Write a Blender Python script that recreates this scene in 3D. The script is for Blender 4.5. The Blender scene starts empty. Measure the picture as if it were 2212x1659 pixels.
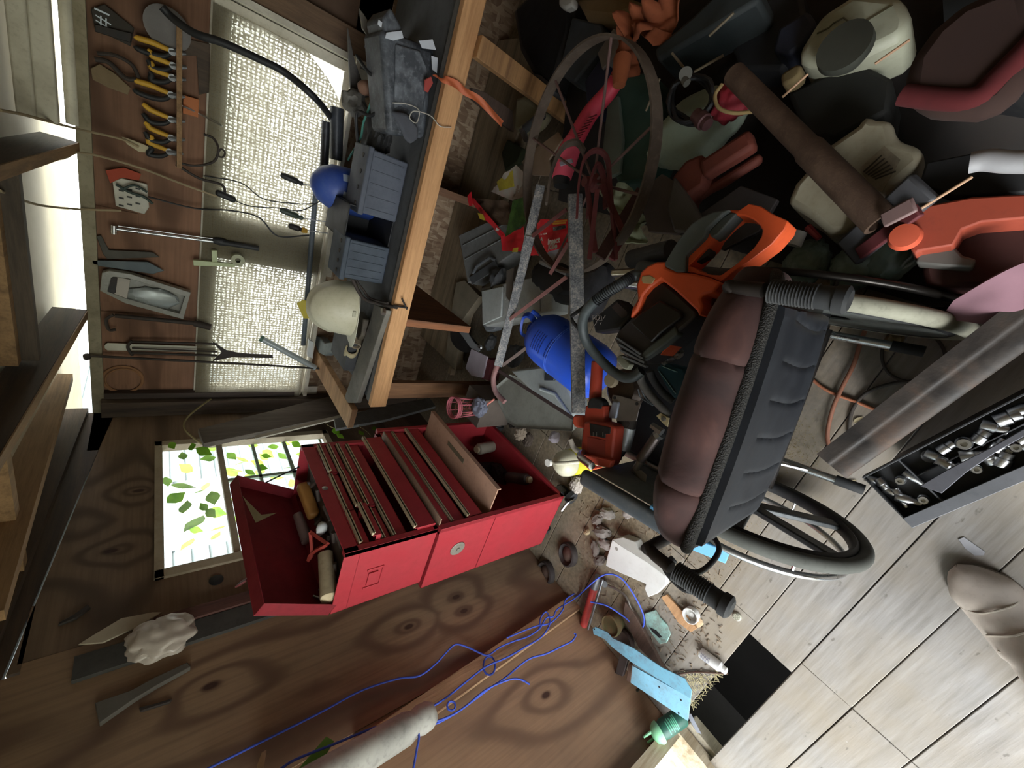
import bpy, bmesh, math, random
from mathutils import Vector as V, Matrix, noise
random.seed(7)
sc = bpy.context.scene
C = sc.collection
PI = math.pi
R = math.radians

# ---------------- camera (2212x1659 frame, turned on its side) ----------------
RX = V((0.32479757, -0.57896549, -0.7478673))    # image right in the world
RU = V((0.87422615, 0.48550392, 0.00381955))     # image up
RB = V((0.36088112, -0.65504573, 0.66383727))    # towards the viewer
EYE = V((0, 0, 1.6)); FPX = 869.0
cam = bpy.data.objects.new('camera', bpy.data.cameras.new('camera')); C.objects.link(cam)
mw = Matrix.Identity(4)
for i in range(3):
    mw[i][0], mw[i][1], mw[i][2], mw[i][3] = RX[i], RU[i], RB[i], EYE[i]
cam.matrix_world = mw
cam.data.sensor_width = 36.0; cam.data.lens = 36.0 * FPX / 2212.0
cam.data.clip_start = 0.02; cam.data.clip_end = 100
sc.camera = cam

# ---------------- view and sky ----------------
sc.view_settings.view_transform = 'Standard'; sc.view_settings.look = 'None'
sc.view_settings.gamma = 1; sc.view_settings.use_curve_mapping = False
sc.view_settings.exposure = 2.85
world = bpy.data.worlds.new('sky'); sc.world = world; world.use_nodes = True
wn = world.node_tree
bgn = wn.nodes['Background']
wtc = wn.nodes.new('ShaderNodeTexCoord'); wsep = wn.nodes.new('ShaderNodeSeparateXYZ')
wr = wn.nodes.new('ShaderNodeValToRGB')
wn.links.new(wtc.outputs['Generated'], wsep.inputs[0]); wn.links.new(wsep.outputs['Z'], wr.inputs[0])
wr.color_ramp.elements[0].position = 0.0; wr.color_ramp.elements[0].color = (.30, .32, .27, 1)
wr.color_ramp.elements[1].position = 0.12; wr.color_ramp.elements[1].color = (.93, .97, 1, 1)
wn.links.new(wr.outputs[0], bgn.inputs[0]); bgn.inputs[1].default_value = 1.9
def portal(loc, sx, sy, zdir):
    l = bpy.data.lights.new('window_portal', 'AREA'); l.shape = 'RECTANGLE'; l.size = sx; l.size_y = sy
    l.cycles.is_portal = True
    o = bpy.data.objects.new('window_portal', l); C.objects.link(o); o.location = loc
    o.rotation_euler = V(zdir).to_track_quat('-Z', 'Y').to_euler()
portal((-1.70, -.62, 1.0), 1.9, 1.25, (1, 0, 0))      # doorway beside the camera
portal((-1.0, -1.42, 1.0), 1.25, 1.9, (0, 1, 0))            # opening added in the unseen wall behind the camera, for more light
portal((-1.72, 1.84, 1.2), .8, .83, (1, 0, 0))        # small window
portal((-.58, 2.75, 1.08), 1.95, .72, (0, -1, 0))     # long window over the bench
sun = bpy.data.lights.new('sun', 'SUN'); sun.energy = 1.3; sun.angle = R(35); sun.color = (1, .98, .94)
so = bpy.data.objects.new('sun', sun); C.objects.link(so)
so.rotation_euler = V((1, .75, -.8)).to_track_quat('-Z', 'Y').to_euler()

# ---------------- helpers ----------------
def W(u, v, x=None, y=None, z=None, w=None):
    """the point of the place seen at photo pixel (u, v) that lies on x=, y= or z=, or w metres ahead"""
    d = RX * (u - 1106) - RU * (v - 829.5) - RB * FPX
    if x is not None: t = (x - EYE.x) / d.x
    elif y is not None: t = (y - EYE.y) / d.y
    elif z is not None: t = (z - EYE.z) / d.z
    else: t = w / FPX
    return EYE + d * t
def WP(u, v, p, n):
    """pixel (u, v) met with the plane through p with normal n"""
    d = RX * (u - 1106) - RU * (v - 829.5) - RB * FPX; n = V(n)
    return EYE + d * ((V(p) - EYE).dot(n) / d.dot(n))
def fr(o, a, n):
    """frame at o: local x along a, local z along n"""
    a = V(a).normalized(); n = V(n); n = (n - a * n.dot(a)).normalized(); b = n.cross(a)
    m = Matrix.Identity(4)
    for i in range(3): m[i][0], m[i][1], m[i][2], m[i][3] = a[i], b[i], n[i], o[i]
    return m
def T(x=0, y=0, z=0): return Matrix.Translation((x, y, z))
def RZ(a): return Matrix.Rotation(a, 4, 'Z')
def RXm(a): return Matrix.Rotation(a, 4, 'X')
def RYm(a): return Matrix.Rotation(a, 4, 'Y')

def spline(pts, n=6, closed=False):
    P = [V(p) for p in pts]; out = []; N = len(P)
    if N < 3: return P
    rng = range(N if closed else N - 1)
    for i in rng:
        p0 = P[(i - 1) % N] if closed or i > 0 else P[0] * 2 - P[1]
        p1 = P[i]; p2 = P[(i + 1) % N]
        p3 = P[(i + 2) % N] if closed or i + 2 < N else P[-1] * 2 - P[-2]
        for k in range(n):
            t = k / n
            out.append(.5 * ((2 * p1) + (p2 - p0) * t + (2 * p0 - 5 * p1 + 4 * p2 - p3) * t * t + (3 * p1 - p0 - 3 * p2 + p3) * t ** 3))
    if not closed: out.append(P[-1])
    return out

class G:
    def __init__(s): s.bm = bmesh.new()
    def vs(s, pts): return [s.bm.verts.new(p) for p in pts]
    def face(s, v):
        try: s.bm.faces.new(v)
        except ValueError: pass
    def box(s, c, d, M=None):
        """box centred at c with size d"""
        M = M or Matrix.Identity(4)
        v = s.vs([M @ (V(c) + V((x * d[0] / 2, y * d[1] / 2, z * d[2] / 2))) for z in (-1, 1) for y in (-1, 1) for x in (-1, 1)])
        for f in ((0, 2, 3, 1), (4, 5, 7, 6), (0, 1, 5, 4), (2, 6, 7, 3), (0, 4, 6, 2), (1, 3, 7, 5)): s.face([v[i] for i in f])
        return s
    def bx(s, x0, x1, y0, y1, z0, z1, M=None):
        return s.box(((x0 + x1) / 2, (y0 + y1) / 2, (z0 + z1) / 2), (x1 - x0, y1 - y0, z1 - z0), M)
    def hull8(s, b, t):
        """box-like solid from four bottom and four top points"""
        v = s.vs(list(b) + list(t))
        s.face([v[3], v[2], v[1], v[0]]); s.face(v[4:8])
        for i in range(4): j = (i + 1) % 4; s.face([v[i], v[j], v[j + 4], v[i + 4]])
        return s
    def beam(s, p0, p1, a, b, up=(0, 0, 1)):
        """rectangular bar from p0 to p1, a wide, b thick along up"""
        p0, p1 = V(p0), V(p1); m = fr(p0, p1 - p0, up); L = (p1 - p0).length
        return s.box((L / 2, 0, 0), (L, a, b), m)
    def prism(s, pts, z0, z1, M=None):
        M = M or Matrix.Identity(4)
        a = s.vs([M @ V((p[0], p[1], z0)) for p in pts]); b = s.vs([M @ V((p[0], p[1], z1)) for p in pts])
        s.face(a[::-1]); s.face(b); n = len(pts)
        for i in range(n): j = (i + 1) % n; s.face([a[i], a[j], b[j], b[i]])
        return s
    def slab(s, pts, off):
        """polygon of 3d points thickened by the vector off"""
        off = V(off)
        a = s.vs(pts); b = s.vs([V(p) + off for p in pts])
        s.face(a[::-1]); s.face(b); n = len(pts)
        for i in range(n): j = (i + 1) % n; s.face([a[i], a[j], b[j], b[i]])
        return s
    def ring(s, prof, M=None, n=24, a0=0, a1=2 * PI):
        """lathe: prof = [(r, z)] turned round local z"""
        M = M or Matrix.Identity(4); full = abs(a1 - a0 - 2 * PI) < 1e-4; rows = []
        k = n if full else n + 1
        for (r, z) in prof:
            if r < 1e-6: rows.append([s.bm.verts.new(M @ V((0, 0, z)))])
            else: rows.append(s.vs([M @ V((r * math.cos(a0 + (a1 - a0) * i / n), r * math.sin(a0 + (a1 - a0) * i / n), z)) for i in range(k)]))
        for q in range(len(rows) - 1):
            A, B = rows[q], rows[q + 1]
            for i in range(n):
                j = (i + 1) % k
                if len(A) == 1 and len(B) == 1: continue
                if len(A) == 1: s.face([A[0], B[j], B[i]])
                elif len(B) == 1: s.face([A[i], A[j], B[0]])
                else: s.face([A[i], A[j], B[j], B[i]])
        return s
    def cyl(s, p0, p1, r0, r1=None, n=16):
        p0, p1 = V(p0), V(p1); r1 = r0 if r1 is None else r1; d = p1 - p0
        m = fr(p0, d, (0.31, .17, .93) if abs(d.normalized().z) < .9 else (1, 0.1, 0)) @ RYm(PI / 2)
        L = d.length
        return s.ring([(0, 0), (r0, 0), (r1, L), (0, L)], m, n)
    def tube(s, pts, r, n=8, closed=False, flat=None):
        """round (or flat: (half width, half thickness)) section swept along pts; r may be a list"""
        P = [V(p) for p in pts]; N = len(P); rows = []
        t = (P[1] - P[0]).normalized(); nn = t.orthogonal().normalized()
        if flat and len(flat) > 2: nn = (V(flat[2]) - t * V(flat[2]).dot(t)).normalized()
        for i in range(N):
            a = P[(i - 1) % N] if closed or i > 0 else P[i]; b = P[(i + 1) % N] if closed or i < N - 1 else P[i]
            t = (b - a).normalized() if (b - a).length > 1e-9 else t
            nn = nn - t * nn.dot(t)
            nn = nn.normalized() if nn.length > 1e-6 else t.orthogonal().normalized()
            bb = t.cross(nn); rr = r[i] if isinstance(r, (list, tuple)) else r
            if flat:
                h, k = flat[0], flat[1]
                rows.append(s.vs([P[i] + bb * (h * x) + nn * (k * y) for x, y in ((-1, -1), (1, -1), (1, 1), (-1, 1))]))
            else:
                rows.append(s.vs([P[i] + (nn * math.cos(2 * PI * q / n) + bb * math.sin(2 * PI * q / n)) * rr for q in range(n)]))
        m = len(rows[0])
        for i in range(N if closed else N - 1):
            A, B = rows[i], rows[(i + 1) % N]
            for q in range(m): s.face([A[q], A[(q + 1) % m], B[(q + 1) % m], B[q]])
        if not closed: s.face(rows[0][::-1]); s.face(rows[-1])
        return s
    def torus(s, M, Rr, r, n=40, m=10, sz=1):
        rows = []
        for i in range(n):
            a = 2 * PI * i / n
            rows.append(s.vs([M @ V(((Rr + r * math.cos(b)) * math.cos(a), (Rr + r * math.cos(b)) * math.sin(a), r * sz * math.sin(b))) for b in [2 * PI * q / m for q in range(m)]]))
        for i in range(n):
            A, B = rows[i], rows[(i + 1) % n]
            for q in range(m): s.face([A[q], B[q], B[(q + 1) % m], A[(q + 1) % m]])
        return s
    def blob(s, M, amp=.25, fq=3, sub=3, seed=0, ridge=False):
        """crumpled or lumpy closed shape: a noisy unit ball put through M"""
        r = bmesh.ops.create_icosphere(s.bm, subdivisions=sub, radius=1)
        for v in r['verts']:
            q = v.co * fq * .5 + V((seed * 3.1, seed * 1.7, 0)); n = noise.fractal(q, 1, 2, 3)
            if ridge: n = (abs(noise.noise(q * 1.1)) * 1.6 - .4) * .55 + abs(noise.noise(q * 2.6)) * .35 + n * .12
            v.co = M @ (v.co * (1 + amp * n))
        return s
    def rbox(s, c, d, r, M=None, seg=3):
        """rounded box"""
        M = M or Matrix.Identity(4)
        t = bmesh.new(); bmesh.ops.create_cube(t, size=1)
        for v in t.verts: v.co = V((v.co.x * d[0], v.co.y * d[1], v.co.z * d[2])) + V(c)
        bmesh.ops.bevel(t, geom=t.edges[:], offset=r, segments=seg, profile=.5, affect='EDGES', clamp_overlap=True)
        mp = {}
        for v in t.verts: mp[v] = s.bm.verts.new(M @ v.co)
        for f in t.faces: s.face([mp[v] for v in f.verts])
        t.free(); return s
    def grid(s, nx, ny, fn, thick=0):
        """surface fn(u,v) -> point, given a thickness"""
        A = [[s.bm.verts.new(fn(i / nx, j / ny)) for j in range(ny + 1)] for i in range(nx + 1)]
        for i in range(nx):
            for j in range(ny): s.face([A[i][j], A[i + 1][j], A[i + 1][j + 1], A[i][j + 1]])
        if thick:
            s.bm.normal_update()
            B = [[s.bm.verts.new(v.co - v.normal * thick) for v in row] for row in A]
            for i in range(nx):
                for j in range(ny): s.face([B[i][j], B[i][j + 1], B[i + 1][j + 1], B[i + 1][j]])
            for i in range(nx):
                s.face([A[i][0], B[i][0], B[i + 1][0], A[i + 1][0]]); s.face([A[i][ny], A[i + 1][ny], B[i + 1][ny], B[i][ny]])
            for j in range(ny):
                s.face([A[0][j], A[0][j + 1], B[0][j + 1], B[0][j]]); s.face([A[nx][j], B[nx][j], B[nx][j + 1], A[nx][j + 1]])
        return s

def link(name, g, m, parent=None, bev=0, ang=35, sub=0, label=None, keep=False):
    bm = g.bm
    bmesh.ops.recalc_face_normals(bm, faces=bm.faces[:])
    me = bpy.data.meshes.new(name)
    if not parent and not keep and bm.verts:       # origin at the base of the thing
        lo = V((min(v.co.x for v in bm.verts), min(v.co.y for v in bm.verts), min(v.co.z for v in bm.verts)))
        hi = V((max(v.co.x for v in bm.verts), max(v.co.y for v in bm.verts), max(v.co.z for v in bm.verts)))
        o0 = V(((lo.x + hi.x) / 2, (lo.y + hi.y) / 2, lo.z))
        for v in bm.verts: v.co -= o0
    else: o0 = V((0, 0, 0))
    bm.to_mesh(me); bm.free()
    for p in me.polygons: p.use_smooth = True
    me.set_sharp_from_angle(angle=R(ang))
    if m: me.materials.append(m)
    o = bpy.data.objects.new(name, me); C.objects.link(o); o.location = o0
    if parent:
        o.parent = parent
    if bev:
        b = o.modifiers.new('bevel', 'BEVEL'); b.width = bev; b.segments = 2; b.limit_method = 'ANGLE'; b.angle_limit = R(30)
    if sub:
        b = o.modifiers.new('sub', 'SUBSURF'); b.levels = sub; b.render_levels = sub
    if label: o['label'] = label
    return o
ROOTS = []
def thing(name, label, cat, group=None, M=None):
    """empty that parents the parts; without M the parts are given in world space"""
    o = bpy.data.objects.new(name, None); C.objects.link(o); o.empty_display_size = .05
    o['label'] = label; o['category'] = cat
    if group: o['group'] = group
    if M is not None: o.matrix_world = M
    else: ROOTS.append(o)
    return o
def one(name, g, m, label, cat, group=None, **k):
    o = link(name, g, m, **k); o['label'] = label; o['category'] = cat
    if group: o['group'] = group
    return o
def struct(name, g, m, **k):
    o = link(name, g, m, keep=True, **k); o['kind'] = 'structure'; return o
def dup(root, M, label=None):
    r = root.copy(); C.objects.link(r); r.matrix_world = M
    if label: r['label'] = label
    for ch in list(root.children):
        c = ch.copy(); C.objects.link(c); c.parent = r
        for g2 in ch.children:
            d = g2.copy(); C.objects.link(d); d.parent = c
    return r
def text(body, size, M, m, parent, name='lettering', ext=.0006, sx=1.0, bold=0, align='CENTER'):
    cu = bpy.data.curves.new('t', 'FONT'); cu.body = body; cu.size = size; cu.align_x = align; cu.align_y = 'CENTER'
    cu.extrude = ext; cu.offset = bold; cu.resolution_u = 3
    t = bpy.data.objects.new('t', cu); C.objects.link(t)
    bpy.context.view_layer.update()
    me = bpy.data.meshes.new_from_object(t.evaluated_get(bpy.context.evaluated_depsgraph_get()))
    bpy.data.objects.remove(t); bpy.data.curves.remove(cu)
    me.transform(M @ Matrix.Diagonal((sx, 1, 1, 1))); me.materials.clear(); me.materials.append(m)
    o = bpy.data.objects.new(name, me); C.objects.link(o); o.parent = parent
    return o

# ---------------- materials ----------------
class NT:
    def __init__(s, name):
        s.m = bpy.data.materials.new(name); s.m.use_nodes = True; s.t = s.m.node_tree; s.b = s.t.nodes['Principled BSDF']
    def n(s, typ, **k):
        o = s.t.nodes.new('ShaderNode' + typ)
        for a, b in k.items(): setattr(o, a, b)
        return o
    def l(s, a, b): s.t.links.new(a, b)
    def co(s, scale=(1, 1, 1), rot=(0, 0, 0), obj=True):
        c = s.n('TexCoord'); mp = s.n('Mapping'); s.l(c.outputs['Object' if obj else 'Generated'], mp.inputs[0])
        mp.inputs['Scale'].default_value = scale; mp.inputs['Rotation'].default_value = rot; return mp.outputs[0]
    def noise(s, co, sc_=5, det=4, rough=.55, dist=0):
        o = s.n('TexNoise'); s.l(co, o.inputs['Vector']); o.inputs['Scale'].default_value = sc_
        o.inputs['Detail'].default_value = det; o.inputs['Roughness'].default_value = rough; o.inputs['Distortion'].default_value = dist
        return o.outputs['Fac']
    def ramp(s, f, stops):
        o = s.n('ValToRGB'); s.l(f, o.inputs[0]); e = o.color_ramp.elements
        while len(e) < len(stops): e.new(.5)
        for i, (p, c) in enumerate(stops):
            e[i].position = p; e[i].color = (*c, 1) if hasattr(c, '__len__') else (c, c, c, 1)
        return o.outputs[0]
    def mix(s, f, a, b, mode='MIX'):
        o = s.n('MixRGB', blend_type=mode)
        for i, x in enumerate((f, a, b)):
            if hasattr(x, 'is_linked') or isinstance(x, bpy.types.NodeSocket): s.l(x, o.inputs[i])
            elif i == 0: o.inputs[0].default_value = x
            else: o.inputs[i].default_value = (*x, 1)
        return o.outputs[0]
    def bump(s, f, st=.3, d=.01):
        o = s.n('Bump'); s.l(f, o.inputs['Height']); o.inputs['Strength'].default_value = st; o.inputs['Distance'].default_value = d
        s.l(o.outputs[0], s.b.inputs['Normal']); return o
    def end(s, col=None, rough=None, metal=0, spec=None):
        if col is not None:
            if isinstance(col, bpy.types.NodeSocket): s.l(col, s.b.inputs['Base Color'])
            else: s.b.inputs['Base Color'].default_value = (*col, 1)
        if rough is not None:
            if isinstance(rough, bpy.types.NodeSocket): s.l(rough, s.b.inputs['Roughness'])
            else: s.b.inputs['Roughness'].default_value = rough
        s.b.inputs['Metallic'].default_value = metal
        if spec is not None: s.b.inputs['Specular IOR Level'].default_value = spec
        return s.m
def h(x):
    """sRGB hex to linear"""
    c = [int(x[i:i + 2], 16) / 255 for i in (0, 2, 4)]
    return tuple(((a + .055) / 1.055) ** 2.4 if a > .04045 else a / 12.92 for a in c)
def sh(c, f): return tuple(min(1, a * f) for a in c)
_mc = {}
def plast(hexc, rough=.45, dirt=.35, dc=None, metal=0, bump=.08, sc_=9, key=''):
    """painted, plastic or metal surface with uneven dust and scuffs"""
    k = (hexc, rough, dirt, dc, metal, key)
    if k in _mc: return _mc[k]
    t = NT('surface_' + hexc); c = h(hexc); co = t.co()
    n1 = t.noise(co, sc_, 6, .62); n2 = t.noise(co, sc_ * 8, 3, .6)
    d = h(dc) if dc else sh(c, .45)
    f = t.ramp(n1, [(.42, 0.0), (.72, dirt)])
    col = t.mix(f, c, d); f2 = t.ramp(n2, [(.55, 0.0), (.8, dirt * .6)]); col = t.mix(f2, col, sh(c, 1.5) if not dc else d)
    r = t.ramp(n1, [(.3, rough), (.75, min(1, rough + .25))])
    t.bump(n2, bump, .002)
    _mc[k] = t.end(col, r, metal); return _mc[k]
def wood(a, b, axis='X', sc_=6, rough=.75, dark=None, ring=1.0, key='', blot=.25, bmp=.25):
    """sawn wood: grain stretched along a local axis"""
    k = ('wood', a, b, axis, sc_, key)
    if k in _mc: return _mc[k]
    t = NT('wood_' + a); s3 = {'X': (.07, 1, 1), 'Y': (1, .07, 1), 'Z': (1, 1, .07)}[axis]
    co = t.co(s3); n = t.noise(co, sc_ * 4, 8, .65, .4 * ring); g = t.noise(co, sc_ * 26, 4, .7)
    col = t.ramp(n, [(.3, h(b)), (.5, h(a)), (.68, sh(h(a), 1.25))])
    col = t.mix(t.ramp(g, [(.45, 0.0), (.75, .45)]), col, sh(h(b), .8))
    big = t.noise(t.co(), sc_ * .5, 4, .6)
    col = t.mix(t.ramp(big, [(.45, 0.0), (.75, blot)]), col, h(dark) if dark else sh(h(b), .5))
    t.bump(g, bmp, .003)
    _mc[k] = t.end(col, rough); return _mc[k]
def ply(a, b, axis='Z', key='', knots=(), rough=.7, dark='2a1c14'):
    """plywood face: long cathedral grain, knots and stains"""
    t = NT('plywood'); s3 = {'Z': (1, 1, .22), 'Y': (1, .2, 1), 'X': (.2, 1, 1)}[axis]
    co = t.co(s3); n0 = t.noise(co, 2.6, 2, .5, .6)
    mul = t.n('Math', operation='MULTIPLY'); t.l(n0, mul.inputs[0]); mul.inputs[1].default_value = 26
    ph = mul.outputs[0]; dmin = None
    for (ky, kz) in (knots or ()):
        q = t.co(); sb_ = t.n('VectorMath', operation='SUBTRACT'); t.l(q, sb_.inputs[0]); sb_.inputs[1].default_value = (0, ky, kz)
        ml_ = t.n('VectorMath', operation='MULTIPLY'); t.l(sb_.outputs[0], ml_.inputs[0]); ml_.inputs[1].default_value = (0, 1, .5)
        ln = t.n('VectorMath', operation='LENGTH'); t.l(ml_.outputs[0], ln.inputs[0])
        if dmin is None: dmin = ln.outputs['Value']
        else:
            mn = t.n('Math', operation='MINIMUM'); t.l(dmin, mn.inputs[0]); t.l(ln.outputs['Value'], mn.inputs[1]); dmin = mn.outputs[0]
    if dmin is not None:
        k1 = t.n('Math', operation='MULTIPLY'); t.l(dmin, k1.inputs[0]); k1.inputs[1].default_value = -11
        k2 = t.n('Math', operation='EXPONENT'); t.l(k1.outputs[0], k2.inputs[0])
        k3 = t.n('Math', operation='MULTIPLY_ADD'); t.l(k2.outputs[0], k3.inputs[0]); k3.inputs[1].default_value = 17; t.l(ph, k3.inputs[2]); ph = k3.outputs[0]
    sn = t.n('Math', operation='SINE'); t.l(ph, sn.inputs[0])
    mr = t.n('MapRange'); t.l(sn.outputs[0], mr.inputs[0]); mr.inputs[1].default_value = -1
    fine = t.noise(t.co({'Z': (1, 1, .03), 'Y': (1, .03, 1), 'X': (.03, 1, 1)}[axis]), 90, 4, .6)
    col = t.ramp(mr.outputs[0], [(0.0, h(b)), (.5, h(a)), (1.0, sh(h(a), 1.12))])
    col = t.mix(t.ramp(fine, [(.4, 0.0), (.75, .5)]), col, h(b))
    big = t.noise(t.co(), 1.7, 5, .65)
    col = t.mix(t.ramp(big, [(.42, 0.0), (.8, .55)]), col, h(dark))
    if dmin is not None:
        col = t.mix(t.ramp(dmin, [(.008, .9), (.014, 0.0)]), col, h('33180f'))
    t.bump(fine, .15, .002)
    return t.end(col, rough)
def osb(a, b, c):
    t = NT('strand_board'); co = t.co((1, 1, 1))
    nn = t.n('TexNoise'); t.l(co, nn.inputs['Vector']); nn.inputs['Scale'].default_value = 3
    vo = t.n('TexVoronoi', feature='F1'); mp = t.n('Mapping'); t.l(co, mp.inputs[0]); mp.inputs['Scale'].default_value = (1, 1, .28)
    t.l(mp.outputs[0], vo.inputs['Vector']); vo.inputs['Scale'].default_value = 62; vo.inputs['Randomness'].default_value = 1
    vo2 = t.n('TexVoronoi'); mp2 = t.n('Mapping'); t.l(co, mp2.inputs[0]); mp2.inputs['Scale'].default_value = (.35, 1, 1.1); mp2.inputs['Rotation'].default_value = (.5, .6, .9)
    t.l(mp2.outputs[0], vo2.inputs['Vector']); vo2.inputs['Scale'].default_value = 45
    s1 = t.n('SeparateColor'); t.l(vo.outputs['Color'], s1.inputs[0]); s2 = t.n('SeparateColor'); t.l(vo2.outputs['Color'], s2.inputs[0])
    col = t.ramp(s1.outputs[0], [(0, h(b)), (.6, h(a)), (1, h(c))]); col = t.mix(t.ramp(s2.outputs[0], [(.72, 0.0), (.95, .8)]), col, h(c))
    t.bump(s1.outputs[0], .3, .004)
    return t.end(col, .85)
# ---------------- shared materials ----------------
KN = [(W(u, v, x=-1.62).y, W(u, v, x=-1.62).z) for u, v in ((883, 1354), (1002, 1320), (455, 1482), (985, 1290), (300, 1060), (240, 1190), (1180, 1500))]
M_plyA = ply('75604c', '554434', 'Y', rough=.85, dark='3c3028', knots=KN)
M_plyA2 = ply('8f745a', '6b513f', 'Z', rough=.8, dark='4a3a30', knots=KN)
M_plyB = ply('99795d', '775b46', 'Z', rough=.8, dark='54443a', knots=KN)
M_osb = osb('8f775e', '745b46', 'a8937a')
M_red_osb = ply('84604a', '60422f', 'X', rough=.8, dark='33211a')
M_studtan = wood('b98a5c', '8a5e38', 'X', 5, key='t')
M_stud_v = wood('a58463', '6f5039', 'Z', 5)
M_dark_v = wood('4a3c30', '2a211a', 'Z', 5)
M_dark_y = wood('473526', '271c14', 'Y', 5)
M_dark_x = wood('4d4034', '2c231b', 'X', 5)
M_tan_y = wood('8f6f4c', '62492f', 'Y', 5)
M_gray_x = wood('6c665e', '46413b', 'X', 6)
M_white_wood = plast('c9c3b2', .6, .5, '8b8270', key='ww')
M_trim = plast('8f8772', .7, .6, '5b5342')
def floor_mat():
    t = NT('grey_boards'); co = t.co((.08, 1, 1)); g = t.noise(co, 55, 5, .65); big = t.noise(t.co(), 2.2, 5, .6); sp = t.noise(t.co((.45, 1, 1)), 38, 3, .6)
    col = t.ramp(g, [(.3, h('77736e')), (.6, h('918d89')), (.8, h('a09d98'))])
    col = t.mix(t.ramp(big, [(.38, 0.0), (.7, .75)]), col, h('8e8069'))
    col = t.mix(t.ramp(sp, [(.66, 0.0), (.72, .7)]), col, h('5d574f'))
    col = t.mix(t.ramp(t.noise(t.co(), 30, 2), [(.76, 0.0), (.8, .3)]), col, h('c9c7c3'))
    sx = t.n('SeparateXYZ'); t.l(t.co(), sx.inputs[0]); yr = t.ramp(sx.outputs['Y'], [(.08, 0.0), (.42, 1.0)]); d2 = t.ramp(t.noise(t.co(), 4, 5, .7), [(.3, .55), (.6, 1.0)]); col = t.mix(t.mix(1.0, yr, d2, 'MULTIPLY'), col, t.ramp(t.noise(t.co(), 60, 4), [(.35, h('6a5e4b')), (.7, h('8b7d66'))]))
    t.bump(g, .25, .003)
    return t.end(col, .75)
M_floor = floor_mat()
def roof_mat():
    t = NT('painted_roof_panel'); n = t.noise(t.co(), 2.2, 6, .6)
    return t.end(t.ramp(n, [(.35, h('a89b84')), (.7, h('c4b8a0'))]), .8)
M_roof = roof_mat()
M_dirt = plast('15110e', .95, .5)
M_black = plast('16171a', .5, .3, '3c3a38')
M_rubber = plast('26282b', .65, .35, '55534f')
M_steel = plast('8d8f92', .35, .5, '4d4a46', metal=.9)
M_chrome = plast('c4c6c8', .2, .3, '6d6a64', metal=1, key='chr')
M_dkmetal = plast('2c2a2a', .45, .5, '4a3d34', metal=.6)
M_rust = plast('5b3a30', .75, .6, '382621', metal=.2, bump=.3)
M_red = plast('a62f38', .4, .25, '6d1a1e', metal=.1)
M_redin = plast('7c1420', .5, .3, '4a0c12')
M_trimstrip = plast('c3b596', .35, .35, '82735a', metal=.3)

def ap(x0, x1, y0, y1, z0, z1, g=None): return (g or G()).bx(x0, x1, y0, y1, z0, z1)

# ---------------- floor ----------------
g = G(); g.bx(-6, 3, -4, 2.8, -.62, -.6); struct('ground', g, plast('4b4a33', .95, .6, '2f3322'))
g = G(); g.bx(-9, 9, 2.8, 14, -.62, -.6); struct('ground_yard', g, plast('c2c3bd', .95, .3, '8f9a86'))  # pale ground added so the view through the curtain looks bright
g = G(); yy = -1.31; pitch = .1475
joint = {}
xs_all = [-1.62, 1.3]
k = 0
while yy < 2.63:
    y0, y1 = yy + .0013, yy + pitch - .0013
    cuts = [-1.62, -.975 + (k * 7 % 3) * .012, .55 if k % 2 else .2, 1.3]
    if -.16 < yy + .07 < -.01: cuts = [-1.03 , .42, 1.3]          # the missing piece by the doorway
    for a, b in zip(cuts, cuts[1:]):
        dz = random.uniform(-.002, .001)
        g.bx(a + .001, b - .001, y0, y1, -.022 + dz, dz)
    yy += pitch
floor = struct('floor', g, M_floor, bev=.0018)
g = G(); g.bx(-.62, -.56, -1.3, 2.6, -.14, -.024); g.bx(.3, .36, -1.3, 2.6, -.14, -.024)
struct('trim_1', g, M_dark_y)                                     # joists below the boards
g = G(); g.bx(-1.7, 1.4, -1.4, 2.7, -.42, -.4); struct('trim_2', g, M_dirt)     # soil under the floor
# ---------------- wall with the small window (left) ----------------
WX = -1.62
g = G()
g.bx(WX - .02, WX, 2.262, 2.63, -.02, 1.84); g.bx(WX - .02, WX, 1.215, 1.418, -.02, 1.9)
g.bx(WX - .02, WX, 1.418, 2.262, -.02, .775)
g.slab([(WX, 1.418, 1.585), (WX, 2.262, 1.585), (WX, 2.262, 1.80), (WX, 1.418, 1.892)], (-.02, 0, 0)); g.slab([(WX, 1.19, 1.89), (WX, 1.42, 1.89), (WX, 1.42, 1.892), (WX, 1.19, 1.917)], (-.02, 0, 0))
struct('wall_left', g, M_plyA)
g = G(); g.bx(WX - .02, WX + .001, .60, 1.214, -.02, 1.89); g.bx(WX - .02, WX + .001, .60, 1.18, 1.89, 1.985); struct('wall_left_middle', g, M_plyA2)
g = G(); g.bx(WX - .025, WX - .004, .03, .60, -.02, 1.97); struct('wall_left_near', g, M_plyB)
g = G(); g.slab([(WX, 1.18, 1.924), (WX, 2.0, 1.833), (WX, 2.6, 1.76), (WX, 2.6, 2.0), (WX, 1.18, 2.03)], (-.02, 0, 0)); g.bx(WX - .02, WX, .02, 1.2, 1.978, 2.1)
g.slab([(WX + .03, 1.0, 1.965), (WX + .03, 2.6, 1.86), (WX + .03, 2.6, 1.97), (WX + .03, 1.0, 2.02)], (-.03, 0, 0))
struct('trim_3', g, M_dark_y)
g = G(); g.bx(WX - .01, WX + .028, 1.175, 1.222, 0, 1.60); struct('trim_4', g, wood('5e3c34', '35211d', 'Z', 6))      # stud beside the box
g = G(); g.bx(WX, WX + .018, 1.095, 1.172, .6, 1.78); struct('trim_5', g, plast('45433f', .8, .5, '2b2825'))       # grey board strip
g = G(); g.beam((WX + .012, .615, -.0), (WX + .012, .535, 1.12), .075, .022, (1, 0, 0)); struct('trim_6', g, M_stud_v)
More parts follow.
